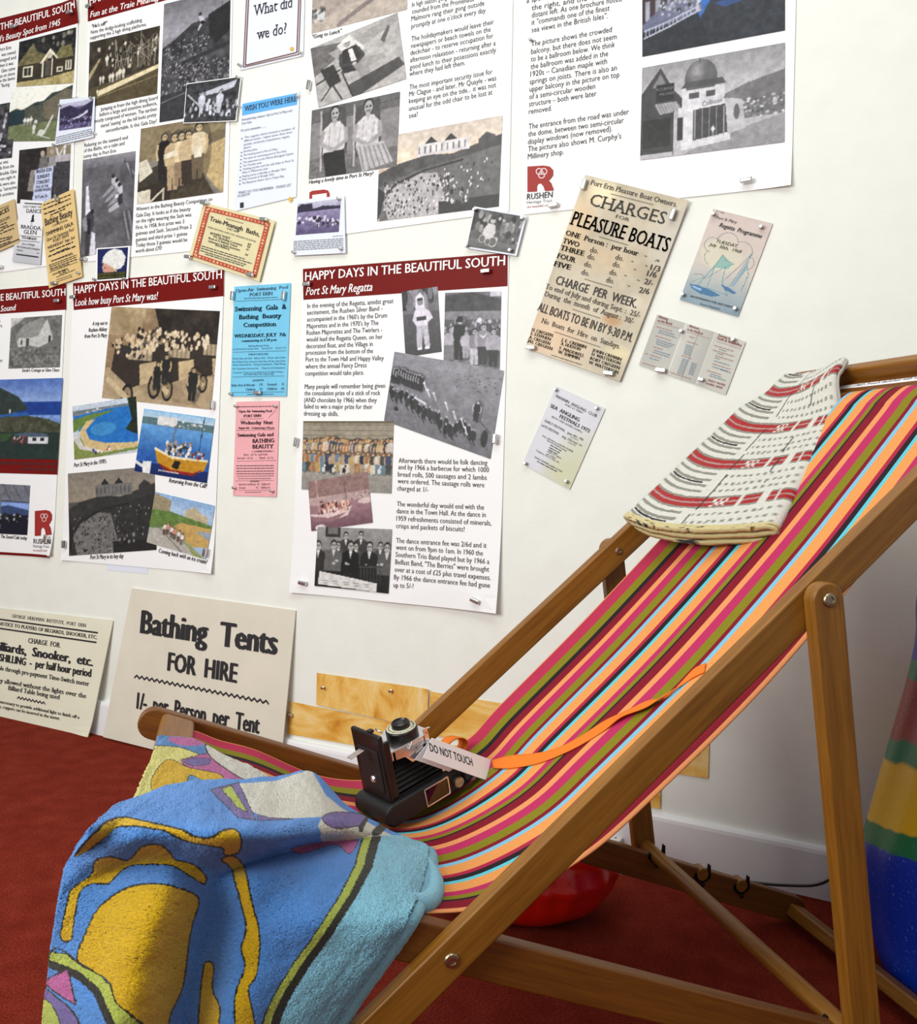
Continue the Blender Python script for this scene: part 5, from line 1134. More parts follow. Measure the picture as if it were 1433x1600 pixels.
# -- poster with the baths
s = Sheet('exhibition_poster', 'red-headed poster about fun at the baths, with a diver and bathing beauties', 'poster', [(139, -8), (366, -62), (355, 387), (129, 410)], M_PAPER)
s.fill('header_band', FULL, [(139, -8), (366, -62), (366, -28), (138.5, 34.5)], M_BAND, 'dark red header')
s.text(VB1, [('HAPPY DAYS IN THE BEAUTIFUL SOUTH', 780, 40, 2010, -308, 56, 'b'), ('Fun at the Traie Meanagh Baths', 785, 158, 1560, -42, 52, 'bi')], M_WHITEINK, 'heading')
s.photo(VB1, [(780, 370), (1385, 225), (1360, 810), (765, 930)], pic_baths(), 'printed photograph of bathers on the pool side')
s.photo(V1, [(770, 22), (1080, -55), (1070, 520), (748, 573)], pic_dive(), 'printed photograph of a diver above a crowd')
s.photo(VD1, [(130, 130), (915, -8), (888, 715), (90, 828)], pic_beauties(), 'printed photograph of bathing beauties in a row')
s.photo(VC1, [(855, 200), (1390, 108), (1350, 1070), (830, 1190)], pic_seaward(), 'printed photograph of bathers sitting on steps')
s.text(VB1, [('"He\'s off!"', 795, 248, 928, 217, 30, 'bi'), ('Note the dodgy-looking scaffolding', 790, 298, 1230, 190, 29), ('supporting the 2 high diving platforms.', 785, 345, 1270, 226, 29)], M_BLACK)
s.text(VB1, [('Jumping in from the high diving board', 875, 960, 1365, 858, 30), ('before a large and attentive audience,', 865, 1007, 1360, 905, 30), ('mostly composed of women. The earthen', 820, 1062, 1358, 955, 30), ("tiered 'seating' on the hill looks pretty", 875, 1103, 1355, 1003, 30), ('uncomfortable. Is this Gala Day?', 920, 1145, 1357, 1060, 30), ('Relaxing on the seaward end', 735, 1270, 1108, 1200, 30), ('of the Baths, on a calm and', 730, 1317, 1080, 1250, 30)], M_GREY)
s.text(VC1, [('sunny day in Port Erin', 858, 180, 1190, 120, 34)], M_GREY)
s.text(VD1, [('Winners in the Bathing Beauty Competition on', 83, 890, 788, 795, 33), ('Gala Day. It looks as if the beauty', 83, 948, 587, 885, 33), ('on the right wearing the Sash was', 82, 1002, 594, 938, 33), ('First. In 1958, first prize was 3', 82, 1060, 528, 1002, 33), ('guineas and Sash. Second Prize 2', 80, 1115, 598, 1050, 33), ('guineas and third prize 1 guinea', 80, 1172, 557, 1113, 33), ('Today those 3 guineas would be', 80, 1224, 557, 1170, 33), ('worth about £70!', 78, 1277, 320, 1248, 33)], M_BLACK)

# -- poster about deckchairs (top middle)
s = Sheet('exhibition_poster', 'poster on deckchairs and lunch gongs, with a seated couple and a long beach photograph', 'poster', [(492, -120), (806, -196), (796, 331), (483, 374)], M_PAPER)
s.fill('header_band', FULL, [(492, -120), (806, -196), (806, -152), (492, -72)], M_BAND, 'dark red header')
pb = Pic(150, 80, (176, 164, 156), 60); pb.tex(16, 8); pb.poly([(0, .8), (.4, .6), (.8, .3), (1, .2), (1, 1), (0, 1)], (190, 178, 168)); pb.tex(12, 20); pb.line([(.3, .95), (.9, .3)], .05, (140, 130, 128)); pb.crowd(0, .5, .14, .75, 26, .02, [90, 210, 120])
s.photo(V3, [(388, -60), (830, -170), (828, 47), (382, 160)], pb.done(), 'lower edge of a printed beach photograph')
s.photo(V3, [(700, 645), (1273, 540), (1255, 965), (688, 1035)], pic_bay(200, 140, (214, 200, 182), 224, 116, 13), 'printed photograph of a crowded beach below a hotel')
s.photo(V3, [(378, 230), (783, 62), (825, 370), (415, 505)], pic_deckman(), 'printed photograph of a man in a deckchair')
s.photo(V3, [(385, 518), (795, 430), (780, 778), (370, 838)], pic_couple(), 'printed photograph of a couple in deckchairs')
s.text(V3, [('"Gong to Lunch"', 383, 184, 520, 155, 18, 'bi'), ('Having a lovely time in Port St Mary!', 370, 860, 668, 818, 17, 'bi')], M_BLACK)
s.text(V3, [('In high season, gongs', 850, 36, 1020, 0, 22), ('sounded from the Promenade', 850, 68, 1140, 8, 22), ('Malmore rang their gong outside', 847, 102, 1187, 28, 22), ("promptly at one o'clock every day.", 847, 136, 1197, 60, 22), ('The holidaymakers would leave their', 847, 196, 1232, 115, 22), ('newspapers or beach towels on the', 846, 228, 1217, 150, 22), ('deckchair - to reserve occupation for', 843, 261, 1228, 180, 22), ('afternoon relaxation - returning after a', 842, 294, 1240, 214, 22), ('good lunch to their posessions exactly', 840, 327, 1242, 247, 22), ('where they had left them.', 838, 358, 1098, 306, 22), ('The most important security issue for', 838, 421, 1225, 347, 22), ('Mr Clague - and later, Mr Quayle - was', 837, 453, 1243, 377, 22), ('keeping an eye on the tide... it was not', 836, 485, 1242, 409, 22), ('unusual for the odd chair to be lost at', 836, 520, 1225, 443, 22), ('sea!', 836, 554, 877, 545, 22)], M_GREY)
s.polys('logo', V3, [[(373, 900), (385, 892), (440, 886), (460, 890), (467, 905), (467, 934), (372, 936)]], M_RED, 'red emblem top'); s.polys('logo_tag', V3, [[(387, 912), (454, 903), (454, 926), (387, 934)]], M_WHITEINK, None, .002)

# -- poster with the domed building (top right)
s = Sheet('exhibition_poster', 'poster with a photograph of a white domed building, at the top right of the display', 'poster', [(826, -180), (1252, -320), (1237, 291.5), (817, 336)], M_PAPER, curl=[((1237, 291), .10, .010)])
s.photo(V5, [(640, -150), (1305, -290), (1305, 145), (640, 268)], pic_balcony(), 'printed colour photograph of a hillside balcony')
s.photo(V5, [(640, 320), (1305, 202), (1303, 665), (630, 750)], pic_dome(), 'printed photograph of a domed corner building')
s.text(V5, [('M.CURPHEY', 706, 432, 790, 420, 14, 'b'), ('MILLINER', 722, 452, 790, 442, 12, 'b'), ('Collinson', 918, 500, 1010, 478, 22, 'i')], M_LGREY, layer=.0022)
s.text(V5, [('a spectacular view over', 100, 18, 420, -48, 24), ('the right, and the Calf on', 124, 52, 505, -15, 24), ('distant left. As one brochure notes,', 124, 86, 545, 8, 24), ('it "commands one of the finest', 124, 120, 487, 52, 24), ('sea views in the British Isles".', 124, 155, 478, 88, 24), ('The picture shows the crowded', 122, 220, 497, 152, 24), ('balcony, but there does not seem', 121, 256, 520, 185, 24), ('to be a ballroom below. We think', 120, 291, 512, 222, 24), ('the ballroom was added in the', 119, 326, 480, 264, 24), ('1920s – Canadian maple with', 118, 361, 475, 300, 24), ('springs on joists. There is also an', 115, 396, 521, 330, 24), ('upper balcony in the picture on top', 114, 431, 533, 362, 24), ('of a semi-circular wooden', 113, 466, 420, 416, 24), ('structure – both were later', 112, 500, 426, 450, 24), ('removed.', 111, 535, 218, 518, 24), ('The entrance from the road was under', 110, 605, 577, 535, 24), ('the dome, between two semi-circular', 108, 640, 553, 575, 24), ('display windows (now removed).', 107, 676, 500, 614, 24), ("The picture also shows M. Curphy's", 107, 710, 541, 648, 24), ('Millinery shop.', 106, 745, 274, 722, 24)], M_BLACK)
logo(s, V5, 105, 779, 124, 118)
s.text(V5, [('RUSHEN', 102, 933, 222, 922, 27, 'b')], M_BLACK); s.text(V5, [('Heritage Trust', 102, 953, 220, 943, 14)], M_LGREY); s.text(V5, [('the beautiful south', 102, 973, 218, 962, 11)], M_RED)

# -- poster about the Sound (left, cut)
s = Sheet('exhibition_poster', 'red-headed poster with a blue sea photograph, at the far left of the lower row', 'poster', [(-150, 465), (105, 444), (84, 868), (-170, 858)], M_PAPER, curl=[((84, 868), .12, .014)])
s.fill('header_band', FULL, [(-150, 465), (105, 444), (104.5, 484), (-150, 500)], M_BAND, 'dark red header')
s.text(VE, [('THE BEAUTIFUL SOUTH', -42, 115, 378, 80, 38, 'b'), ('the Sound', -46, 178, 93, 164, 33, 'bi')], M_WHITEINK, 'heading')
s.photo(VE, [(70, 210), (358, 190), (345, 487), (53, 495)], pic_thatch(), 'printed photograph of a thatched stone cottage')
s.photo(VE, [(-80, 560), (362, 548), (335, 1012), (-90, 1004)], pic_sound(), 'printed colour photograph of a headland and blue sea')
s.fill('caption_band', VE, [(-90, 1004), (335, 1012), (330, 1097), (-90, 1086)], M_BAND, 'dark red strip under the sea photograph')
s.photo(VE, [(-60, 1146), (177, 1158), (160, 1440), (-66, 1428)], pic_cafe(), 'printed photograph of people in a cafe')
s.text(VE, [("Sarah's Cottage at Glen Chass", 130, 513, 342, 511, 17, 'bi'), ('The Sound Cafe today', 8, 1456, 158, 1467, 20, 'bi'), ('RUSHEN', 197, 1488, 302, 1490, 27, 'b')], M_BLACK)
s.text(VE, [('the original Sound Cafe, pictured here in the 1950s', -20, 1036, 326, 1045, 16), ('just before four & drinks today', 120, 1069, 325, 1076, 16)], M_GREY, layer=.0022)
s.text(VE, [('m', -12, 232, 6, 231, 18), ('visitors.', -40, 262, 20, 259, 18), ('e', -8, 360, 4, 360, 18), ('longer', -40, 458, 20, 457, 18)], M_GREY)
logo(s, VE, 204, 1303, 100, 142); s.text(VE, [('Heritage Trust', 195, 1510, 298, 1512, 16)], M_LGREY); s.text(VE, [('the beautiful south', 195, 1532, 288, 1532, 11)], M_RED)
s.fill('foot_band', VE, [(-90, 1530), (288, 1552), (286, 1566), (-90, 1545)], M_BAND, 'dark red strip along the bottom', layer=.0008)

# -- poster about busy Port St Mary
Sheet('backing_sheet', 'white sheet showing below the busy port poster, above the bathing tents board', 'sheet of paper', V2([(520, 1200), (700, 1200), (690, 1483), (500, 1466)]), M_PAPERB, off=.0010)
s = Sheet('exhibition_poster', 'red-headed poster on how busy the port was, with charabancs and a fishing boat', 'poster', [(115.5, 443), (351.5, 421), (335, 896), (98, 875)], M_PAPER, off=.0028, curl=[((335, 896), .14, .012), ((98, 875), .10, .006)])
s.fill('header_band', V2, [(345, 128), (1049, 64), (1047, 188), (348, 253)], M_BAND, 'dark red header')
s.text(V2, [('HAPPY DAYS IN THE BEAUTIFUL SOUTH', 353, 178, 1040, 106, 36, 'b'), ('Look how busy Port St Mary was!', 355, 235, 738, 204, 34, 'bi')], M_WHITEINK, 'heading')
s.photo(V2, [(525, 237), (1030, 258), (990, 718), (480, 662)], pic_charabanc(), 'printed sepia photograph of crowded charabancs')
s.photo(V2, [(343, 702), (640, 655), (650, 912), (352, 950)], pic_crescent(), 'printed colour photograph of a curved bay')
s.photo(V2, [(322, 1015), (725, 980), (735, 1370), (330, 1398)], pic_bay(150, 134, (150, 146, 140), 186, 86, 51, True), 'printed dark photograph of a crowded beach')
s.photo(V2, [(678, 712), (1008, 758), (970, 1060), (632, 1003)], pic_boat(), 'printed colour photograph of a packed fishing boat')
s.photo(V2, [(730, 1100), (1008, 1165), (970, 1415), (690, 1335)], pic_promenade(), 'printed colour photograph of a beach promenade')
s.text(V2, [('A trip out to', 435, 325, 505, 321, 18, 'bi'), ('Rushen Abbey', 418, 355, 503, 350, 18, 'bi'), ('from Port St Mary', 398, 383, 503, 379, 18, 'bi'), ("Port St Mary in the 1970's", 350, 985, 500, 966, 19, 'bi'), ('Returning from the Calf?', 792, 1055, 968, 1083, 20, 'bi'), ('Port St Mary in its hey day', 425, 1414, 580, 1408, 20, 'bi'), ('Coming back with an ice cream?', 743, 1382, 975, 1436, 20, 'bi')], M_BLACK)
s.text(V2, [('John Carrecans Island Boat', 745, 1002, 840, 1018, 9, 'b')], M_WHITEINK, layer=.0030)

# -- poster about the regatta
s = Sheet('exhibition_poster', 'red-headed poster about the regatta with a brass band photograph, its foot curling off the wall', 'poster', [(475, 423), (796, 399), (781, 957), (456, 925)], M_PAPER, curl=[((781, 957), .30, .020), ((456, 925), .22, .010), ((620, 945), .25, .008)])
s.fill('header_band', V4, [(95, 112), (977, 43), (976, 186), (97, 245)], M_BAND, 'dark red header')
s.text(V4, [('HAPPY DAYS IN THE BEAUTIFUL SOUTH', 105, 163, 966, 96, 37, 'b'), ('Port St Mary Regatta', 108, 226, 394, 206, 35, 'bi')], M_WHITEINK, 'heading')
s.photo(V4, [(520, 210), (675, 188), (693, 468), (537, 492)], pic_kid(), 'printed photograph of a child in a costume')
s.photo(V4, [(708, 215), (950, 208), (942, 562), (700, 555)], pic_tophat(), 'printed photograph of a fancy dress group')
s.photo(V4, [(490, 468), (962, 550), (903, 930), (445, 765)], pic_band(), 'printed photograph of a brass band on the shore')
s.photo(V4, [(98, 767), (487, 767), (477, 1078), (90, 1060)], pic_dogs(), 'printed colour photograph of children with dogs')
s.photo(V4, [(118, 1028), (375, 985), (397, 1203), (133, 1240)], pic_ferry(), 'printed pinkish photograph of a passenger boat')
s.photo(V4, [(160, 1222), (480, 1232), (470, 1508), (150, 1475)], pic_men(), 'printed photograph of men in suits')
s.text(V4, [('In the evening of the Regatta, amidst great', 114, 281, 485, 259, 19), ('excitement, the Rushen Silver Band -', 113, 310, 437, 291, 19), ("accompanied in the 1960's by the Drum", 113, 339, 457, 321, 19), ("Majorettes and in the 1970's by The", 112, 368, 420, 353, 19), ('Rushen Majorettes and The Twirlers -', 111, 396, 436, 383, 19), ('would lead the Regatta Queen, on her', 110, 425, 438, 413, 19), ('decorated float, and the Village in', 109, 454, 396, 444, 19), ('procession from the bottom of the', 108, 482, 397, 474, 19), ('Port to the Town Hall and Happy Valley', 107, 511, 443, 505, 19), ('where the annual Fancy Dress', 106, 541, 369, 535, 19), ('competition would take place.', 105, 571, 358, 567, 19),
 ('Many people will remember being given', 103, 628, 449, 624, 19), ('the consolation prize of a stick of rock', 102, 656, 428, 655, 19), ('(AND chocolate by 1966) when they', 101, 685, 413, 686, 19), ('failed to win a major prize for their', 100, 713, 395, 715, 19), ('dressing up skills.', 99, 743, 248, 745, 19),
 ('Afterwards there would be folk dancing', 507, 946, 889, 956, 20), ('and by 1966 a barbecue for which 1000', 506, 974, 896, 987, 20), ('bread rolls, 500 sausages and 2 lambs', 504, 1005, 886, 1020, 20), ('were ordered. The sausage rolls were', 503, 1034, 876, 1052, 20), ('charged at 1/-', 501, 1065, 635, 1072, 20), ('The wonderful day would end with the', 500, 1133, 875, 1148, 20), ('dance in the Town Hall. At the dance in', 499, 1163, 883, 1180, 20), ('1959 refreshments consisted of minerals,', 498, 1195, 908, 1216, 20), ('crisps and packets of biscuits!', 497, 1227, 792, 1242, 20), ('The dance entrance fee was 2/6d and it', 497, 1290, 889, 1312, 20), ('went on from 9pm to 1am. In 1960 the', 497, 1319, 874, 1345, 20), ('Southern Trio Band played but by 1966 a', 496, 1350, 903, 1381, 20), ('Belfast Band, "The Berries" were brought', 495, 1382, 903, 1414, 20), ('over at a cost of £25 plus travel expenses.', 493, 1414, 911, 1449, 20), ('By 1966 the dance entrance fee had gone', 491, 1447, 910, 1482, 20), ('up to 5/-!', 490, 1481, 575, 1486, 20)], M_GREY)

# -- A4 sheets
s = Sheet('question_sheet', 'bordered white sheet asking what did we do, at the top of the wall', 'notice', V1([(1155, -75), (1428, -140), (1418, 262), (1125, 330)]), M_PAPERB, off=.003)
bd = []
for d, w in ((0, 4), (9, 5)):
    a = [(1158 + d, -70 + d), (1412 - d, -132 + d), (1398 - d, 256 - d), (1140 + d, 316 - d)]
    for i in range(4):
        p, q = np.array(a[i], float), np.array(a[(i + 1) % 4], float); u = (q - p) / np.linalg.norm(q - p); n_ = np.array([-u[1], u[0]]) * w / 2
        bd.append([tuple(p + n_), tuple(q + n_), tuple(q - n_), tuple(p - n_)])
s.polys('border_lines', V1, bd, flat('brown_ink', rgb(120, 80, 70), .6), 'double brown border')
s.text(V1, [('What did', 1186, 79, 1370, 36, 50, 's'), ('we do?', 1201, 189, 1340, 158, 50, 's')], M_BLACK)
def sun(s, view, x, y, r):
    s.polys('sun_emblem', view, [[(x + rr * math.cos(a), y + rr * math.sin(a)) for a, rr in zip(np.linspace(0, 2 * math.pi, 25)[:-1], [r, r * .5] * 12)]], flat('sun_yellow', rgb(222, 178, 70), .6), 'small yellow sun')
sun(s, V1, 1366, 231, 13)
s = Sheet('memories_sheet', 'pale blue sheet with a bright blue wish you were here banner', 'notice', [(382, 158), (469, 143), (464, 308), (366, 331)], M_PAPERB, off=.003)
s.fill('banner', V3, [(60, 487), (317, 436), (314, 490), (59, 541)], plain('blue_banner_print', rgb(92, 176, 240), .4), 'bright blue banner')
s.text(V3, [('WISH YOU WERE HERE', 70, 523, 312, 474, 24, 's')], M_GREY, layer=.0022)
s.text(V3, [('Remembering summer days in Port St Mary and', 57, 566, 293, 522, 10, 's'), ('Port Erin', 57, 584, 104, 575, 10, 's'), ('Do you remember ........', 54, 616, 172, 595, 10, 's'), ('The regatta which hosted a number of', 70, 648, 305, 604, 9), ('different events - regatta queen, fancy dress', 68, 664, 292, 622, 9), ('parades, sandcastle competitions, regatta', 67, 681, 280, 642, 9), ('dances', 66, 697, 100, 690, 9), ('Smokey Joes', 65, 713, 130, 701, 9), ('The boating pool in Port St Mary', 65, 730, 225, 701, 9), ('The open air swimming pool in Port Erin', 64, 747, 265, 711, 9), ('The aquarium at the Marine Biological Station', 63, 764, 298, 722, 9), ('The Traveller tents', 63, 780, 150, 765, 9), ('Visiting yachts and the tall ships in Port St', 62, 796, 300, 754, 9), ('Mary in Millennium year', 60, 812, 180, 791, 9), ('Playing tennis at Bradda or Breagle Glen', 60, 829, 262, 794, 9), ('Pitch and putt at Breagle Glen', 60, 844, 208, 818, 9), ('The Bayqueen Hydro raft in Chapel Bay', 58, 861, 255, 827, 9), ('WHAT DO YOU REMEMBER – PLEASE LET', 40, 907, 287, 870, 11, 's'), ('US KNOW', 38, 923, 97, 912, 11, 's')], M_LGREY)
s.polys('bullet_marks', V3, [[(50 + dx, y - 6), (58 + dx, y - 4), (50 + dx, y)] for dx, y in [(6, 652), (4, 717), (3, 733), (2, 750), (1, 767), (0, 783), (-1, 799), (-2, 832), (-3, 848), (-4, 864)]], M_GREY)
sun(s, V3, 284, 932, 14); s.polys('logo', V3, [[(50, 948), (66, 945), (66, 970), (50, 972)]], M_BLACK)

# -- swimming gala handbills
s = Sheet('handbill', 'bright blue open-air swimming pool gala handbill', 'handbill', VBL([(32, 122), (413, 97), (385, 862), (3, 862)]), plain('blue_handbill_paper', rgb(112, 196, 232), .5, noise=.05, scale=10), off=.003)
s.text(VBL, [('Open-Air  Swimming  Pool', 42, 160, 397, 134, 20, 's'), ('PORT ERIN', 135, 188, 292, 178, 22, 's'), ('Swimming  Gala  &', 37, 290, 388, 272, 31, 'bs'), ('Bathing  Beauty', 66, 343, 353, 332, 30, 'bs'), ('Competition', 95, 396, 317, 388, 29, 'bs'), ('-', 198, 424, 210, 423, 10), ('WEDNESDAY, JULY  7th', 30, 467, 383, 456, 22, 'bs'), ('commencing at 2-30 p.m.', 82, 496, 322, 487, 15, 'bs'), ('Bathing Beauty Prizes', 130, 528, 268, 524, 10), ('1st £5-5-0 and winners Sash     2nd £2-2-0     3rd £1-1-0', 25, 550, 380, 540, 10), ('EVENTS INCLUDE', 130, 585, 262, 582, 10, 'b'), ('75 yds. Boys and Girls   Balloon Race   50 yds. open Ladies', 22, 614, 378, 604, 10), ('Pair & Mixed Team, Novelties Team Race, 50 yds. open Gents', 22, 636, 378, 628, 10), ('50 yds. Breast Stroke   Diving Competitions   Plate Diving', 22, 656, 378, 648, 10), ('No Competitors Entrance Fee      Prizes for all Competitions', 22, 682, 378, 674, 10), ('Competitors Tickets must be obtained from the Baths Manager', 25, 707, 365, 701, 9), ('ENTRIES FIRST BY GALA FEE', 98, 720, 298, 717, 9), ('ADMISSION', 155, 762, 230, 758, 11, 'b'), ('Baths Area & Balcony      1/9      Grounds      1/-', 15, 796, 372, 787, 15, 's'), ('Children     9d.     Children     6d.', 110, 824, 372, 816, 15, 's'), ('', 100, 204, 325, 196, 6, '#'), ('', 120, 852, 300, 850, 6, '#'), ('_', 45, 222, 380, 208, 2), ('_', 25, 566, 385, 556, 2), ('_', 20, 733, 370, 726, 2), ('_', 15, 838, 370, 833, 2)], flat('navy_ink', rgb(24, 44, 72), .6))
s = Sheet('handbill', 'pink swimming gala and bathing beauty handbill under the blue one', 'handbill', VBL([(45, 900), (335, 893), (316, 1542), (22, 1533)]), plain('pink_handbill_paper', rgb(238, 172, 178), .5, noise=.05, scale=10), off=.003)
s.text(VBL, [('Open Air Swimming Pool', 62, 972, 287, 969, 16, 'bs'), ('PORT ERIN', 95, 1004, 215, 1001, 17, 'bs'), ('Wednesday  Next', 73, 1053, 295, 1050, 23, 'bs'), ('August 6th   Commencing 2.30 p.m.', 60, 1083, 305, 1081, 14, 'bs'), ('Swimming Gala and', 55, 1136, 300, 1131, 22, 'bs'), ('BATHING', 157, 1177, 303, 1173, 26, 'bs'), ('BEAUTY', 157, 1216, 300, 1213, 26, 'bs'), ('+ COMPETITION +', 150, 1241, 300, 1238, 11, 'b'), ('First - £5 5s. and Sash', 97, 1263, 257, 1260, 12, 's'), ('Second - £2 2s.   -   Third - £1 1s.', 52, 1286, 300, 1283, 12, 's'), ('', 62, 936, 300, 932, 7, '#'), ('', 47, 1334, 300, 1332, 7, '#'), ('', 47, 1352, 300, 1350, 7, '#'), ('', 47, 1371, 300, 1369, 7, '#'), ('', 47, 1388, 300, 1387, 7, '#'), ('', 50, 1404, 298, 1402, 5, '#'), ('', 60, 1420, 280, 1419, 5, '#'), ('ADMISSION', 140, 1442, 200, 1441, 9, 'b'), ('Baths Area and Balcony   1/6    Children 9d.', 65, 1463, 275, 1461, 12, 's'), ('Grounds                    9d.    Children 6d.', 65, 1486, 275, 1484, 12, 's'), ('_', 50, 1093, 305, 1089, 1.6), ('_', 75, 1018, 228, 1014, 1.6), ('_', 50, 1302, 318, 1296, 1.6), ('_', 40, 1434, 298, 1430, 1.6), ('', 105, 1512, 215, 1511, 5, '#'), ('_', 60, 1498, 295, 1497, 1.6), ('_', 262, 1010, 312, 960, 2)], M_BLACK)

# -- pleasure boats bill
SPC = [(.22, .07, .2, .08, (246, 232, 190), .9), (.95, .2, .2, .2, (206, 200, 190), .7), (.1, .26, .18, .2, (226, 190, 140), .6), (.2, .88, .5, .2, (232, 196, 160), .7), (.72, .7, .12, .04, (176, 120, 60), .7), (.88, .86, .16, .06, (236, 220, 170), .7), (.9, .42, .2, .06, (160, 146, 120), .6), (.85, .58, .1, .06, (224, 214, 196), .7), (.4, .4, .5, .1, (214, 180, 136), .4)]
s = Sheet('boat_hire_bill', 'aged tan bill of charges for pleasure boats, tilted beside the small yacht programme', 'bill', V6([(455, 22), (1216, 214), (706, 1540), (14, 1290)]), None, off=.0078, pic=paper_pic(110, 150, (194, 182, 158), 22, 5, 71, SPC), curl=[(V6((1216, 214)), .06, .006)])
s.text(V6, [('Port Erin Pleasure Boat Owners.', 489, 93, 1124, 260, 38, 's'), ('CHARGES', 480, 243, 1030, 387, 92, 's'), ('FOR', 672, 336, 778, 366, 26, 's'), ('PLEASURE BOATS', 338, 384, 1052, 590, 106, 'bs'), ('ONE  Person :  per hour', 308, 462, 838, 618, 38, 'bs'), ('-', 885, 628, 902, 633, 40, 'b'), ('-/9', 960, 655, 993, 666, 20, 'b'), ('TWO', 287, 520, 405, 554, 38, 'bs'), ('do.', 487, 590, 545, 600, 40, 's'), ('do.', 672, 643, 730, 656, 40, 's'), ('-', 788, 668, 804, 672, 40, 'b'), ('-', 890, 700, 906, 704, 40, 'b'), ('1/3', 928, 718, 998, 734, 42, 'b'), ('THREE', 268, 572, 442, 618, 38, 'bs'), ('do.', 467, 636, 523, 650, 40, 's'), ('do.', 652, 692, 708, 706, 40, 's'), ('-', 806, 726, 822, 730, 40, 'b'), ('1/6', 903, 762, 972, 778, 42, 'b'), ('FOUR', 243, 630, 382, 668, 38, 'bs'), ('do.', 443, 692, 500, 706, 40, 's'), ('do.', 628, 752, 685, 766, 40, 's'), ('-', 738, 772, 754, 776, 40, 'b'), ('-  2/-', 832, 806, 945, 838, 42, 'b'), ('FIVE', 218, 688, 345, 720, 38, 'bs'), ('do.', 422, 752, 480, 765, 40, 's'), ('do.', 605, 808, 662, 822, 40, 's'), ('-', 762, 848, 778, 852, 40, 'b'), ('2/6', 845, 884, 920, 900, 42, 'b'), ('CHARGE  PER  WEEK.', 232, 820, 826, 1000, 66, 'b'), ('To end of July and during Sept. :  25/-', 160, 854, 852, 1070, 38, 's'), ('During  the  month  of  August :  30/-', 155, 910, 806, 1116, 38, 's'), ('ALL BOATS TO BE IN BY 9-30 P.M.', 100, 1018, 790, 1250, 68, 'b'), ('No  Boats  for  Hire  on  Sundays.', 130, 1105, 704, 1300, 38, 's')]
 + [(n, x0, y0, x1, y1, 23, 'bs') for n, x0, y0, x1, y1 in [('H. CREGEEN', 58, 1165, 215, 1212), ('S. STEPHEN', 50, 1192, 200, 1240), ('A. CREGEEN', 38, 1220, 195, 1272), ('JAS. CREGEEN', 28, 1246, 212, 1310), ('J. E. CREBBIN', 277, 1240, 460, 1297), ('A. HUDSON', 272, 1268, 418, 1312), ('T. MADDRELL', 258, 1300, 443, 1360), ('W. SHIMMIN', 250, 1328, 412, 1380), ('JOHN CREBBIN', 505, 1315, 718, 1388), ('H. WATTERSON', 497, 1345, 710, 1416), ('ROBT CREGEEN', 485, 1374, 705, 1450), ('W. WATTERSON', 475, 1404, 695, 1482)]]
 + [('_', 640, 164, 952, 244, 4), ('_', 555, 478, 768, 540, 4), ('_', 448, 788, 652, 850, 4), ('_', 358, 1008, 565, 1076, 4), ('_', 228, 1174, 565, 1288, 4), ('', 205, 1345, 430, 1418, 8, '#')], flat('brown_black_ink', rgb(40, 32, 28), .6))

# -- regatta programme, leaflet, angling club card
s = Sheet('regatta_programme', 'small regatta programme cover with a drawing of two blue yachts', 'programme', VRG([(490, 60), (1315, 265), (831, 1556), (24, 1320)]), None, off=.003, pic=pic_regatta())
s.text(VRG, [('Port St Mary', 525, 196, 808, 268, 42, 'i'), ('Regatta  Programme', 568, 308, 1152, 472, 62, 'bi'), ('TUESDAY,', 520, 526, 826, 602, 46, 'i'), ('July  30th,  1968', 430, 570, 868, 678, 46, 'i'), ('AN ENTRANCE FOR ANY EVENT', 165, 1280, 760, 1440, 26, 'bi'), ('Souvenir Programme', 300, 1388, 575, 1462, 28, 'i'), ('2 / 6d', 525, 100, 630, 128, 24, 'i')], M_BLACK)
s = Sheet('folded_leaflet', 'grey three-panel leaflet with red headings under the yacht programme', 'leaflet', VLF([(285, 88), (1326, 408), (1090, 1030), (68, 680)]), None, off=.003, pic=pic_leaflet())
s.text(VLF, [('Morning', 300, 126, 405, 158, 30, 'b'), ('on the Beach', 285, 168, 455, 214, 30, 'b'), ('Afternoon', 655, 232, 770, 268, 30, 'b'), ('in the Harbour', 635, 274, 820, 328, 30, 'b'), ('Evening at', 1003, 345, 1140, 386, 30, 'b'), ('Field at Ballakilley', 988, 378, 1275, 466, 30, 'b'), ('TEDDY  PALMER', 875, 870, 1080, 932, 24, 'b'), ('RUMBLE  BAND', 858, 908, 1050, 964, 24, 'b')], flat('dark_red_ink', rgb(150, 44, 48), .6))
sl = .31
rows = [('_', 285, 186, 560, 258, 4), ('_', 635, 294, 900, 374, 4), ('_', 980, 402, 1265, 494, 4)]
for x, y, L in [(272, 232, 185), (262, 342, 180), (235, 470, 110), (205, 568, 120), (140, 548, 40), (110, 660, 160), (660, 350, 60), (635, 408, 120), (570, 575, 120), (440, 775, 240), (955, 455, 220), (938, 508, 250), (965, 575, 210), (930, 670, 215), (870, 750, 165)]: rows.append(('', x, y, x + L, y + L * sl, 14, '#'))
s.text(VLF, rows, flat('faded_red_ink', rgb(170, 120, 110), .6))
rows = []
for x, y, L in [(305, 275, 180), (295, 300, 210), (275, 385, 210), (270, 410, 190), (270, 435, 150), (245, 510, 190), (235, 535, 190), (190, 600, 110), (1010, 500, 90), (985, 545, 80), (960, 600, 60), (950, 635, 190), (935, 705, 180), (1030, 740, 120), (910, 790, 130), (895, 810, 190)]: rows.append(('', x, y, x + L, y + L * sl, 12, '#'))
for k in range(7): rows.append(('', 622 - 5 * k, 445 + 18 * k, 700 - 5 * k, 445 + 18 * k + 24, 11, '#'))
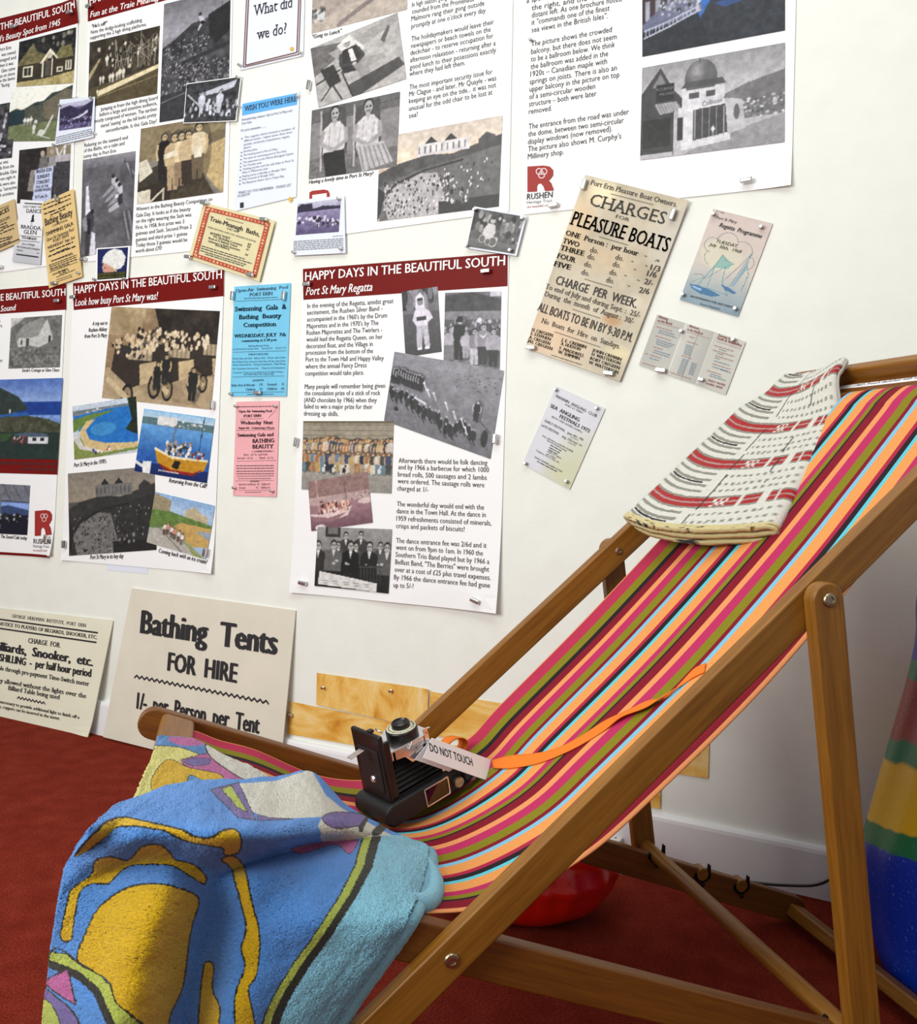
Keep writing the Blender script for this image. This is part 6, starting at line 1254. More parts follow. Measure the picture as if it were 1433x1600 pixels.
for k in range(10): rows.append(('', 580 - 7 * k, 612 + 18 * k, 650 - 7 * k, 612 + 18 * k + 22, 11, '#'))
for k in range(8): rows.append(('', 690 - 6 * k, 660 + 18 * k, 750 - 6 * k, 660 + 18 * k + 18, 11, '#'))
s.text(VLF, rows, M_BLUEINK)
s = Sheet('angling_club_card', 'pale grey angling club festivals card low on the wall beside the striped towel', 'card', VAN([(590, 110), (1234, 408), (765, 1470), (148, 1130)]), None, off=.003, pic=paper_pic(60, 90, (214, 214, 222), 5, 4, 72, [(.95, .75, .6, .5, (204, 204, 168), .8), (.8, .95, .5, .3, (206, 206, 168), .7)]))
s.text(VAN, [('MANNIN  ANGLING  CLUB', 580, 258, 1115, 525, 40), ('PORT ST. MARY', 705, 365, 935, 478, 26), ('SEA  ANGLING', 507, 388, 885, 580, 54, 'b'), ('FESTIVALS 1972', 628, 525, 1022, 728, 52, 'b'), ('(BOAT AND SHORE COMPS.)', 528, 522, 926, 730, 24), ('EARLY FESTIVAL', 438, 580, 700, 716, 34), ('June 4th—9th', 730, 735, 942, 832, 32, 's'), ('LATE FESTIVAL', 393, 638, 622, 756, 34), ('Aug. 27th-Sept. 1st', 658, 782, 926, 910, 32, 's'), ('(inclusive)', 775, 785, 875, 830, 18), ('(inclusive)', 742, 855, 838, 900, 18), ('FULL DETAILS and ENTRY FORMS', 405, 773, 805, 985, 24), ('from the Festival Secretary', 465, 833, 725, 975, 24, 's'), ('', 512, 892, 655, 970, 20, '#'), ('', 498, 925, 632, 995, 20, '#'), ('', 485, 952, 600, 1012, 20, '#'), ('PORT ST. MARY.', 472, 980, 655, 1076, 22), ('Isle of Man', 460, 1010, 580, 1070, 22, 's'), ('Telephone: Port St. Mary 364', 325, 963, 622, 1125, 22, 's'), ('TACKLE TROPHIES available on Castle', 300, 1050, 665, 1245, 22, 'b'), ('', 337, 1105, 595, 1240, 20, '#')], M_BLACK)

# -- cards over the posters
CO = .0085
s = Sheet('bathing_tariff_card', 'cream Traie-Meanagh Baths tariff card with an ornamental red border', 'card', VD1([(718, 815), (1380, 985), (1235, 1548), (577, 1330)]), plain('cream_card', rgb(222, 212, 168), .5, noise=.04, scale=20), off=CO)
BR = M_ORN = plain('ornamental_red_print', rgb(186, 74, 44), .5, noise=.35, scale=260)
def inner(a, q):
    q = np.array(q, float); c = q.mean(0); return q + (c - q) * a
Q = np.array([(718, 815), (1380, 985), (1235, 1548), (577, 1330)], float)
o_, i_ = inner(.10, Q), inner(.235, Q)
s.polys('ornamental_border', VD1, [[tuple(o_[k]), tuple(o_[(k + 1) % 4]), tuple(i_[(k + 1) % 4]), tuple(i_[k])] for k in range(4)], M_ORN, 'red ornamental border')
dots = []
for k in range(4):
    a, b = (o_[k] + i_[k]) / 2, (o_[(k + 1) % 4] + i_[(k + 1) % 4]) / 2
    for t in np.linspace(.02, .98, 17):
        c = a + (b - a) * t; r_ = 7 if int(t * 40) % 3 else 11
        dots.append([tuple(c + r_ * np.array([math.cos(x), math.sin(x)])) for x in np.linspace(0, 2 * math.pi, 7)[:-1]])
s.polys('border_motifs', VD1, dots, flat('cream_print', rgb(226, 190, 150), .5), None, .0019)
s.text(VD1, [('Traie-Meanagh  Baths,', 776, 982, 1236, 1132, 44, 'b'), ('PORT ERIN', 935, 1064, 1042, 1096, 16), ('MIXED BATHING EVERY DAY. READERS EXCEPTED', 760, 1048, 1204, 1186, 14), ("BATHER'S TICKET", 783, 1108, 966, 1158, 22, 'b'), ('Do. (Including Costume)', 813, 1136, 1074, 1218, 20, 'b'), ('Book of 12 Bathing Tickets', 767, 1152, 1032, 1230, 20, 'b'), ('Admission to Baths Enclosure', 763, 1180, 1056, 1264, 20, 'b'), ('(non-Bathers)', 830, 1215, 956, 1256, 20, 'b'), ('6d', 1128, 1206, 1156, 1214, 20, 'b'), ('9d', 1122, 1230, 1148, 1238, 20, 'b'), ('5/-', 1114, 1256, 1142, 1264, 20, 'b'), ('2d', 1102, 1302, 1128, 1310, 20, 'b'), ('', 930, 968, 1090, 1012, 9, '#'), ('', 703, 1220, 1100, 1342, 13, '#'), ('', 696, 1240, 1165, 1384, 13, '#'), ('', 690, 1262, 1115, 1394, 13, '#'), ('', 735, 1295, 1096, 1408, 13, '#')], M_BLACK)
s = Sheet('beauty_contest_bill', 'tall tan bathing beauty and swimming gala bill hanging over the cottage poster', 'handbill', VC1([(437, 650), (770, 495), (860, 1388), (522, 1508)]), plain('tan_bill_paper', rgb(226, 194, 132), .5, noise=.06, scale=14), off=CO)
s.text(VC1, [('Bathing Beauty', 487, 874, 765, 765, 74, 'b'), ('COMPETITION', 560, 886, 712, 826, 22), ('SWIMMING GALA', 497, 978, 772, 864, 38, 'b'), ('Open Air Swimming Pool', 500, 1034, 776, 922, 34, 'i'), ('PORT ERIN', 570, 1046, 724, 982, 32), ('WEDNESDAY  Sept. 3rd', 512, 1112, 785, 1002, 28, 'b')] + [('', x0, y0, x1, y1, h, '#') for x0, y0, x1, y1, h in [(470, 668, 745, 560, 14), (468, 712, 650, 640, 18), (650, 640, 745, 600, 14), (475, 760, 600, 715, 20), (620, 710, 750, 650, 20), (540, 770, 690, 705, 18), (530, 1140, 770, 1042, 18), (600, 1150, 720, 1098, 14), (520, 1190, 795, 1085, 20), (545, 1235, 760, 1150, 10), (550, 1235, 770, 1160, 10), (525, 1278, 805, 1172, 12), (530, 1296, 808, 1192, 12), (535, 1316, 810, 1216, 14), (540, 1330, 730, 1262, 12), (600, 1398, 790, 1320, 10), (600, 1425, 760, 1370, 9), (615, 1440, 760, 1390, 9)]] + [('Grounds 6d.', 620, 1350, 720, 1315, 20, 'b'), ('See Bills, 1/-', 630, 1372, 735, 1330, 20, 'b'), ('Admission : Baths', 560, 1378, 700, 1320, 20, 'b'), ('_', 530, 1348, 815, 1240, 4)], M_BLACK)
s = Sheet('dance_bill', 'white and grey dance tonight bill between two tan bills', 'handbill', VC1([(232, 603), (470, 622), (432, 1268), (144, 1234)]), None, off=.0078, pic=paper_pic(50, 90, (236, 236, 240), 3, 4, 74, [(.5, 1.0, 1.2, .45, (186, 188, 196), .9)]))
s.text(VC1, [('_', 275, 648, 450, 656, 10), ("DON'T FORGET THE", 262, 688, 440, 692, 20), ('DANCE', 293, 738, 446, 744, 38, 's'), ('in', 338, 858, 352, 858, 14), ('BRADDA', 237, 896, 442, 916, 36, 's'), ('GLEN', 265, 952, 398, 960, 40, 's'), ('TO-NIGHT', 245, 1000, 398, 1020, 24, 'bs'), ('8 p.m. to Midnight', 250, 1062, 377, 1076, 18, 'b'), ('Bert Clements and his Swing Band', 198, 1090, 426, 1122, 20, 'b'), ('ADMISSION', 195, 1122, 255, 1132, 14, 'b'), ('1/6', 398, 1155, 420, 1158, 14, 'b'), ('_', 188, 1165, 415, 1196, 12), ('_', 222, 972, 440, 986, 4), ('_', 215, 1022, 432, 1040, 4)], M_BLACK)
s.polys('dancers_motif', VC1, [[(355, 765), (366, 755), (372, 770), (366, 790), (372, 815), (368, 832), (332, 834), (345, 815), (348, 790)]], M_BLACK)
s = Sheet('ballroom_bill', 'tan ballroom bill tilted at the left picture edge', 'handbill', VC1([(-170, 745), (170, 598), (226, 1040), (-80, 1172)]), plain('old_tan_paper', rgb(206, 178, 128), .5, noise=.06, scale=14), off=CO)
s.text(VC1, [('DANCES', -60, 815, 122, 720, 44, 'bs'), ('BALLROOM', -30, 868, 125, 800, 30, 's'), ('_', 0, 712, 120, 668, 4), ('_', 0, 1108, 222, 1012, 10)] + [('', x0, y0, x1, y1, 16, '#') for x0, y0, x1, y1 in [(-20, 890, 95, 842), (-10, 915, 105, 868), (-40, 965, 60, 915), (60, 905, 180, 858), (-20, 985, 48, 950), (60, 945, 170, 900), (-20, 1020, 150, 985), (0, 1050, 150, 1000), (0, 1085, 140, 1030)]], M_BLACK)
s = Sheet('captioned_print', 'small captioned violet print of a boat in a crowd, between the cottage and baths posters', 'photograph', VB1([(535, 866), (838, 842), (826, 1190), (490, 1262)]), M_PAPERB, off=CO)
s.photo(VB1, [(540, 910), (825, 858), (805, 1095), (530, 1135)], pic_valley(), 'violet tinted print of a boat'); s.text(VB1, [('', 505, 1196 + 16 * k, 815, 1122 + 17 * k, 9, '#') for k in range(4)] + [('', 640, 858, 700, 848, 9, '#')], M_LGREY)
s = Sheet('photograph_print', 'small black-and-white print of two bathers by a boat, overlapping the baths poster', 'photograph', V1([(880, 395), (1136, 360), (1112, 570), (865, 581)]), M_PAPER, off=CO)
s.photo(V1, [(884, 399), (1132, 365), (1108, 566), (869, 577)], pic_pool_boat(), 'black-and-white print of bathers', name='print_image')
s = Sheet('captioned_print', 'small captioned violet print of a beach, under the deckchair poster', 'photograph', V3([(318, 938), (540, 916), (546, 1184), (299, 1196)]), M_PAPERB, off=CO)
s.photo(V3, [(325, 955), (525, 930), (515, 1085), (315, 1100)], pic_purple(), 'violet tinted print of a beach'); s.text(V3, [('', 305, 1132 + 8 * k, 536, 1118 + 8 * k, 5, '#') for k in range(6)] + [('', 487, 1108, 535, 1104, 4, '#')], M_LGREY)
s = Sheet('photograph_print', 'small black-and-white print of a tricycle rider and crowd, above the regatta poster', 'photograph', V3([(1145, 967), (1389, 1010), (1341, 1198), (1104, 1160)]), M_PAPERB, off=CO)
s.photo(V3, [(1150, 976), (1378, 1015), (1333, 1188), (1112, 1153)], pic_tricycle(), 'black-and-white print of a tricycle rider')
s = Sheet('swimming_cap_card', 'small dark blue card showing a head in a white swimming cap', 'card', VC1([(1004, 1100), (1347, 1075), (1327, 1412), (993, 1437)]), M_PAPER, off=CO)
s.photo(VC1, [(1020, 1112), (1328, 1090), (1308, 1398), (1016, 1420)], pic_swimcap(), 'print of a head in a white swimming cap')
s.text(VC1, [('REMEMBER THESE', 1024, 1384, 1305, 1362, 23, 'bs'), ('SWIMMING CAPS?', 1022, 1414, 1300, 1392, 23, 'bs')], flat('pale_yellow_lettering', rgb(226, 216, 120), .5), layer=.0022)

# -- painted strips along the skirting
def strip_mat(name, ang, seed):
    t = NT(name); tc = t.n('ShaderNodeTexCoord'); mp = t.n('ShaderNodeMapping'); mp.inputs['Scale'].default_value = (5, 5, 14) if ang == 0 else (13, 5, 5)
    mp.inputs['Location'].default_value = (seed, seed * 2, seed * 3); t.l(tc.outputs['Object'], mp.inputs['Vector'])
    nz = t.n('ShaderNodeTexNoise', Scale=1.0, Detail=6.0, Roughness=.6, Distortion=1.6); t.l(mp.outputs['Vector'], nz.inputs['Vector'])
    r = t.ramp(nz.outputs['Fac'], [(.25, rgb(186, 106, 26)), (.38, rgb(220, 158, 56)), (.52, rgb(236, 192, 104)), (.70, rgb(242, 214, 152))]); t.l(r.outputs['Color'], t.b.inputs['Base Color']); t.b.inputs['Roughness'].default_value = .45; return t.m
VS = View(420, 1030, .28611)
GS = 'strips of paper painted as wood along the skirting'
Sheet('painted_strip', 'upper strip of ochre painted paper with two pins, right of the bathing tents board', 'painted paper', VS([(270, 72), (880, 160), (868, 380), (266, 246)]), strip_mat('ochre_wash_upright', 1, 1.0), off=.006, curl=[(VS((880, 160)), .05, .004)])
Sheet('painted_strip', 'lower strip of ochre painted paper on the skirting, next to the bathing tents board', 'painted paper', VS([(115, 228), (900, 385), (890, 540), (104, 406)]), strip_mat('ochre_wash_level', 0, 4.0), off=.003)
Sheet('painted_strip', 'long ochre painted strip behind the canvas, its torn end seen under the deckchair', 'painted paper', [(673, 1080), (1109, 1152), (1107, 1216), (671, 1148)], strip_mat('ochre_wash_long', 0, 7.0), off=.003)
Sheet('painted_strip', 'short end of an ochre painted strip standing on the skirting behind the rear prop', 'painted paper', [(690, 1160), (1033, 1221), (1032.5, 1263), (690, 1200)], strip_mat('ochre_wash_low', 0, 11.0), off=.0045)

# -- printed boards leaning on the wall
def lean(y0, y1, h): 
    n = np.array([0, -h, (y1 - y0)]); n = n / np.linalg.norm(n)
    return Plane((0, y0, 0), n if n[1] < 0 else -n, (1, 0, 0))
LB = lean(-.045, -.004, .36); LT = lean(-.040, -.004, .455)
VI = View(0, 940, .13957); VT = View(0, 880, .34892)
CB = plain('billiards_board_card', rgb(228, 224, 202), .55, noise=.03, scale=10); CT = plain('tents_board_card', rgb(221, 214, 197), .55, noise=.04, scale=9)
s = Sheet('billiards_notice_board', 'cream board of charges for billiards and snooker leaning against the wall on the carpet', 'notice board', [(-205, 928), (176.6, 969.3), (139, 1151.5), (-210, 1086)], CB, off=0, plane=LB, thick=.003, curl=[((139, 1151), .06, .006)])
s.text(VI, [('GEORGE  HERDMAN  INSTITUTE,  PORT  ERIN', 138, 176, 966, 286, 36, 's'), ('NOTICE TO PLAYERS OF BILLIARDS, SNOOKER, ETC.', -14, 262, 1090, 420, 38, 'bs'), ('CHARGE  FOR', 317, 460, 676, 514, 54, 'bs'), ('Billiards,  Snooker,  etc.', -78, 536, 1044, 724, 98, 'B'), ('ONE SHILLING  -  per half hour period', -170, 634, 1022, 845, 82, 'B'), ('available through pre-payment Time-Switch meter', -130, 742, 1000, 945, 48, 'bs'), ('No play allowed without the lights over the', -160, 875, 966, 1081, 48, 'bs'), ('Billiard Table being used', 95, 988, 672, 1096, 50, 'bs'), ('necessary to provide additional light to finish off a', 0, 1134, 890, 1312, 34, 'bs'), ('time, coppers can be inserted in the meter.', -60, 1176, 676, 1326, 34, 'bs'), ('_', -40, 200, 1097, 358, 17), ('_', -40, 302, 1082, 466, 17), ('~', 195, 1072, 510, 1138, 26)], M_BLACK)
s = Sheet('bathing_tents_board', 'large cream bathing tents for hire board leaning against the wall behind the beach towel', 'notice board', [(206, 919), (462, 954), (436, 1221), (161, 1151.5)], CT, off=0, plane=LT, thick=.003)
s.text(VT, [('Bathing  Tents', 627, 312, 1243, 411, 102, 'B'), ('FOR  HIRE', 749, 480, 1062, 537, 82, 'B'), ('1/-  per  Person  per  Tent', 611, 650, 1162, 764, 72, 'B'), ('~', 603, 506, 1205, 624, 14)], M_BLACK)
flush_text()

# -- steel bar clips and pins
def clip(u, v, ang, label, off=.003, ln_=.024, w=.010, dep=.010, plane=WALL):
    p = plane.to3(plane.at(u, v), off + .0009)
    m = MB(); m.box((-ln_ / 2, -dep, -w / 2), (ln_ / 2, 0, w / 2))
    o = m.build('bar_magnet', M_STEEL, None, bevel=.0022, seg=3); o.location = p; o.rotation_euler = (0, -math.radians(ang), 0)
    tag(o, label, 'magnet', 'steel bar magnets holding the display'); return o
def pin(u, v, label, off=.003, r=.0042):
    p = WALL.to3(WALL.at(u, v), off + .0009)
    m = MB(); m.lathe([(r * .95, 0), (r, .0006), (r, .004), (r * .6, .0046), (r * .6, .0062), (r * .95, .0068), (r * .95, .0098), (r * .75, .0106)], (0, 0, 0), (0, -1, 0), 18)
    o = m.build('pin_magnet', M_STEEL, None, bevel=.0004); o.location = p
    tag(o, label, 'magnet', 'small steel pin magnets holding the display'); return o
for (u, v, a, l, of) in [(26, 44, 0, 'steel bar on the red header of the cottage poster, left of its corner one', .006), (116, 23, 5, 'steel bar at the top right corner of the cottage poster', .011), (144, 12, 5, 'steel bar at the top left of the baths poster header', .006), (134, 406, 0, 'steel bar at the bottom left corner of the baths poster', .004), (4, 418, 0, 'steel bar at the foot of the cottage poster near the picture edge', .004),
 (486, 135, 80, 'upright steel bar at the left edge of the deckchair poster', .004), (1168, 284, 4, 'steel bar near the bottom right corner of the domed building poster', .008), (867, 322, 3, 'steel bar right of the red emblem under the domed building poster', .004),
 (337, 450, 0, 'steel bar at the right of the busy port poster header', .006), (119, 465, 5, 'steel bar at the left of the busy port poster header', .006), (336, 633, 88, 'upright steel bar at the right edge of the charabanc photograph', .006), (105, 850, 92, 'upright steel bar at the bottom left of the busy port poster', .008), (328, 862, 80, 'upright steel bar at the bottom right of the busy port poster', .016),
 (94, 471, 0, 'steel bar at the right of the sea poster header', .006), (80, 841, 80, 'steel bar over the emblem at the foot of the sea poster', .016), (483.5, 445, 5, 'steel bar at the left of the regatta poster header', .006), (762, 425, 2, 'steel bar at the right of the regatta poster header', .006), (466, 691, 80, 'upright steel bar at the left edge of the regatta poster', .004), (777, 686, 86, 'upright steel bar at the right edge of the brass band photograph', .008), (478, 910, -4, 'steel bar at the bottom left of the regatta poster', .010), (748, 937, -18, 'tilted steel bar at the bottom right of the regatta poster', .016),
 (916, 291, 72, 'upright steel bar at the top left of the pleasure boats bill', .009), (1054, 338, 70, 'upright steel bar at the top right of the pleasure boats bill', .010), (833, 544, -4, 'steel bar at the bottom left of the pleasure boats bill', .009), (954, 584, -8, 'steel bar at the bottom right of the pleasure boats bill', .009), (1034, 579, -8, 'steel bar at the foot of the grey three-panel leaflet', .004),
 (367, 463, 84, 'upright steel bar at the top left of the blue handbill', .004), (447, 463, 84, 'upright steel bar at the top right of the blue handbill', .004), (406, 614, 2, 'steel bar at the foot of the blue handbill', .004), (325, 319, -6, 'steel bar at the top left of the red-bordered tariff card', .010), (418, 345, -6, 'steel bar at the top right of the red-bordered tariff card', .010), (300, 403, -8, 'steel bar at the bottom left of the red-bordered tariff card', .010), (397, 431, -8, 'steel bar at the bottom right of the red-bordered tariff card', .010),
 (95, 312, -60, 'slanting steel bar at the top of the tan bathing beauty bill', .010), (91, 444, 4, 'steel bar at the foot of the tan bathing beauty bill', .010), (454, 1115, -10, 'steel bar at the left end of the lower ochre strip', .004)]:
    clip(u, v, a, l, of)
for (u, v, l, of) in [(99.5, 167, 'pin at the top left of the captioned boat print', .009), (148.5, 156, 'pin at the top right of the captioned boat print', .009), (151.5, 210.5, 'pin at the bottom right of the captioned boat print', .009), (90.5, 229, 'pin at the bottom left of the captioned boat print', .009), (296, 137, 'pin at the top left of the two bathers print', .009), (377, 124, 'pin at the top right of the two bathers print', .009), (376, 168, 'pin at the right edge of the two bathers print, beside the blue banner', .009),
 (472.5, 84, 'pin at the bottom right of the what did we do sheet', .004), (378, 104, 'pin at the bottom left of the what did we do sheet', .004), (467.5, 152, 'pin at the right end of the bright blue banner', .004), (537, 390.5, 'pin at the bottom right of the captioned beach print', .009), (464, 396, 'pin at the bottom left of the captioned beach print', .009), (534, 313, 'pin at the top right of the captioned beach print', .009), (746, 330, 'pin at the top left of the tricycle print', .009), (820, 343, 'pin at the top right of the tricycle print', .009), (801, 393, 'pin at the bottom right of the tricycle print', .009), (733, 386, 'pin at the bottom left of the tricycle print', .009),
 (1116, 336, 'pin at the top left of the yacht programme', .004), (1190.5, 356, 'pin at the top right of the yacht programme', .004), (1068.5, 461, 'pin at the bottom left of the yacht programme', .004), (1150, 483, 'pin at the bottom right of the yacht programme', .004), (1066, 518, 'pin on the first fold of the grey leaflet', .004), (1147, 531, 'pin at the top right of the grey leaflet', .004), (1095, 593, 'left one of two touching pins at the foot of the grey leaflet', .004), (1098.6, 593.6, 'right one of two touching pins at the foot of the grey leaflet', .004), (870, 609, 'pin at the top left of the angling club card', .004), (934, 638, 'pin at the top right of the angling club card', .004), (823, 724, 'pin at the bottom left of the angling club card', .004), (887, 752, 'pin at the bottom right of the angling club card', .004),
 (372, 635, 'pin at the top left of the pink handbill', .004), (433, 635, 'pin at the top right of the pink handbill', .004), (369, 762, 'pin at the bottom left of the pink handbill', .004), (428, 767, 'pin at the bottom right of the pink handbill', .004), (364, 616, 'pin at the bottom left of the blue handbill', .004), (153.5, 438, 'pin at the bottom left of the swimming cap card', .009), (200, 437, 'pin at the bottom right of the swimming cap card', .009), (128, 428, 'pin at the bottom right of the tan bathing beauty bill', .009), (831, 64, 'pin beside the text of the domed building poster', .004),
 (509, 1073, 'pin at the left of the upper ochre strip', .007), (614.5, 1078, 'pin in the middle of the upper ochre strip', .007), (1088, 1173, 'pin at the end of the long ochre strip under the canvas', .004), (1027, 1225, 'pin at the end of the short ochre strip by the prop', .0055)]:
    pin(u, v, l, of)

# ------------------------------------------------------------------ small things on and around the chair
M_CARD = plain('white_card', rgb(246, 246, 248), .5, noise=.01, scale=20)
def tent_card(name, label, A, B, up, back, wd, text_rows=None, loc=None):
    """folded card: ridge from A to B (world); the front leaf hangs by vector up (down-front), the back leaf by vector back"""
    A, B, up, back = [np.array(q, float) for q in (A, B, up, back)]
    root = thing(name, label, 'sign', tuple((A + B) / 2)); c = (A + B) / 2
    n1 = np.cross(B - A, up); n1 /= np.linalg.norm(n1)
    def leaf(nm, d):
        n = np.cross(B - A, d); n /= np.linalg.norm(n); n *= .0004
        v = [A + n, B + n, B + d + n, A + d + n, A - n, B - n, B + d - n, A + d - n]
        return mesh_obj(nm, np.array(v) - c, [(0, 1, 2, 3), (7, 6, 5, 4), (0, 4, 5, 1), (1, 5, 6, 2), (2, 6, 7, 3), (3, 7, 4, 0)], M_CARD, root)
    leaf('front_leaf', up); leaf('back_leaf', back)
    return root, c
class CardText:
    """lets printed text sit on a leaf"""
    def __init__(s, root, c, P0, ex, ey, off=.0008):
        s.root, s.c = root, c; s.ex = ex; n = np.cross(ex, ey); n /= np.linalg.norm(n)
        if n @ (CAM_POS - P0) < 0: n = -n
        s.pl = Plane(P0, n, ex); s.pl.ey = np.cross(s.pl.n, s.pl.ex); s.off = off
    def add(s, name, ab, faces, mat, col=None, label=None, layer=None):
        return mesh_obj(name, s.pl.to3(ab, s.off) - s.c, faces, mat, s.root)
CMW = np.array(CM); CMW[:3, :3] *= CSC
def cmp_(x, y, z): return CMW[:3, :3] @ np.array([x, y, z]) + CMW[:3, 3]
# DO NOT TOUCH card across the far end of the camera
def on_plane_px(u, v, p0, n):
    r = ray(u, v); return CAM_POS + r * (((p0 - CAM_POS) @ n) / (r @ n))
RBp = L2W(np.array([on_canvas(761, 1217.5, .001)]))[0]
LBp = on_plane_px(672, 1181, cmp_(.10, .03, .076), CMW[:3, 2] / CSC)          # its left end rests on the camera body
_ax = (RBp - LBp) / np.linalg.norm(RBp - LBp); _n = CAM_POS - (RBp + LBp) / 2; _n = _n / np.linalg.norm(_n) + np.array([0, 0, .75]); _n -= _ax * (_n @ _ax); _n /= np.linalg.norm(_n)
RTp = on_plane_px(769, 1188, RBp, _n); LTp = on_plane_px(675, 1153, RBp, _n)
upv = RBp - RTp; _bk = np.cross(_n, _ax); _bk = _bk if _bk @ upv < 0 else -_bk
bkv = upv * .75 + (-_n) * .022
root, c = tent_card('tent_card', 'folded white card reading do not touch, propped against the folding camera', LTp, RTp, upv, bkv, .03)
ct = CardText(root, c, RTp, (RTp - LTp) / np.linalg.norm(RTp - LTp), -upv)
_pending.append((ct, View(540, 1090, .18144), [('DO NOT TOUCH', 727, 462, 1097, 593, 66, 'b')], M_BLACK, 'printed_text', 0, None))
# long folded card along the head rail
a = on_back(1.040, .150, -.004); b = on_back(1.040, -.150, -.004)
A = L2W(np.array([a]))[0]; B = L2W(np.array([b]))[0]
def dirw(l, n): return DS * (E1[0] * l + N1[0] * n) + np.array([0, 0, 1.0]) * (E1[1] * l + N1[1] * n)
root, c = tent_card('tent_card', 'long folded white paper sign lying on the head rail of the deckchair', A, B, DS * -.022 + np.array([0, 0, -.022]), DS * .006 + np.array([0, 0, -.022]), .03)
ct = CardText(root, c, A, (B - A) / np.linalg.norm(B - A), -(DS * -.022 + np.array([0, 0, -.022])))
_pending.append((ct, View(1320, 550, .07886), [("1960's French deckchair with striped sling", 180, 692, 1900, 472, 38, 'i')], M_GREY, 'printed_text', 0, None))
flush_text()

# orange webbing strap
def strap():
    m = t = NT('orange_webbing'); tc = t.n('ShaderNodeTexCoord'); wv = t.n('ShaderNodeTexWave', Scale=260.0); t.l(tc.outputs['Object'], wv.inputs['Vector'])
    t.b.inputs['Base Color'].default_value = rgb(240, 122, 16); t.b.inputs['Roughness'].default_value = .6; t.bump(wv.outputs['Fac'], .4, .0006)
    px = [(772, 1196), (800, 1193), (840, 1187), (876, 1176), (910, 1160), (945, 1139), (980, 1120), (1015, 1107), (1045, 1092), (1068, 1070), (1085, 1056), (1104, 1046)]
    hw = [8, 8, 7.6, 7, 6, 4.5, 3.2, 3.2, 3.2, 2.6, 3, 3]
    top = np.array([on_canvas(u, v - h, .0035) for (u, v), h in zip(px, hw)]); bot = np.array([on_canvas(u, v + h, .0025 + (.006 if 5 < i < 9 else 0)) for i, ((u, v), h) in enumerate(zip(px, hw))])
    k = 70; T = cr(top, np.linspace(0, 1, k)); Bm = cr(bot, np.linspace(0, 1, k))
    nw = 7; V = np.stack([T * (1 - a) + Bm * a for a in np.linspace(0, 1, nw)], 1).reshape(-1, 3)
    F = [tuple(q) for q in grid_faces(nw, k)]
    # the loop round the far end of the camera
    base = len(V); lp = []
    far = W2L(np.array([cmp_(.166, .070, .026)]))[0]
    for i, a_ in enumerate(np.linspace(-.4, math.pi + .9, 26)):
        cc = far + np.array([.012 - .019 * math.cos(a_), .010 - .010 * math.cos(a_), -.004 + .013 * math.sin(a_)]); ax = np.array([.010, -.012, .0])
        lp += [cc - ax * .6, cc, cc + ax * .6]
    V = np.concatenate([V, np.array(lp)]); F += [tuple(q + base) for q in grid_faces(3, 26)]
    W = L2W(V); r0 = W.mean(0); o = mesh_obj('webbing_strap', W - r0, F, t.m, None, True); o.location = r0
    md = o.modifiers.new('thick', 'SOLIDIFY'); md.thickness = .0014; md.offset = 0
    tag(o, 'flat orange webbing strap trailing from the camera across the striped canvas', 'strap')
strap()

# red inflatable under the chair
def inflatable():
    t = NT('red_vinyl'); t.b.inputs['Base Color'].default_value = rgb(214, 26, 10); t.b.inputs['Roughness'].default_value = .22; t.b.inputs['Subsurface Weight'].default_value = .25; t.b.inputs['Subsurface Radius'].default_value = (.05, .01, .005)
    c = np.array([-.685, -.365, .0]); nu, nv = 90, 60
    th = np.linspace(0, 2 * math.pi, nu, endpoint=False)[None]; ph = np.linspace(-math.pi / 2, math.pi / 2, nv)[:, None]
    cp = np.sign(np.cos(ph)) * np.abs(np.cos(ph)) ** .55; sp = np.sign(np.sin(ph)) * np.abs(np.sin(ph)) ** .9
    seam = 1 + .028 * np.exp(-(ph / .10) ** 2)
    ruf = 1 + .022 * np.sin(th * 19 + 2 * np.sin(th * 5)) * np.exp(-(ph / .5) ** 2) + .018 * np.sin(th * 7 + 1.3) * np.exp(-(ph / .6) ** 2)
    X = .185 * cp * seam * ruf * np.cos(th); Y = .150 * cp * seam * ruf * np.sin(th); Z = .088 * sp * (1 + .02 * np.sin(th * 9))
    a = .35; P = np.stack([X * math.cos(a) - Y * math.sin(a), X * math.sin(a) + Y * math.cos(a), np.broadcast_to(Z + .090, X.shape)], -1).reshape(-1, 3)
    F = []
    for j in range(nv - 1):
        for i in range(nu): F.append((j * nu + i, j * nu + (i + 1) % nu, (j + 1) * nu + (i + 1) % nu, (j + 1) * nu + i))
    root = thing('inflatable_cushion', 'shiny red inflatable lying on the carpet under the deckchair', 'inflatable', tuple(c))
    P[:, 2] = np.maximum(P[:, 2], .001)
    mesh_obj('vinyl_skin', P, F, t.m, root, True)
    m = MB(); m.lathe([(.007, 0), (.006, .012), (.004, .014), (.004, .022), (.006, .024)], (.172, .052, .086), (1, .3, .15), 14); m.build('valve', plain('clear_valve', rgb(226, 206, 200), .3), root, smooth=True)
inflatable()

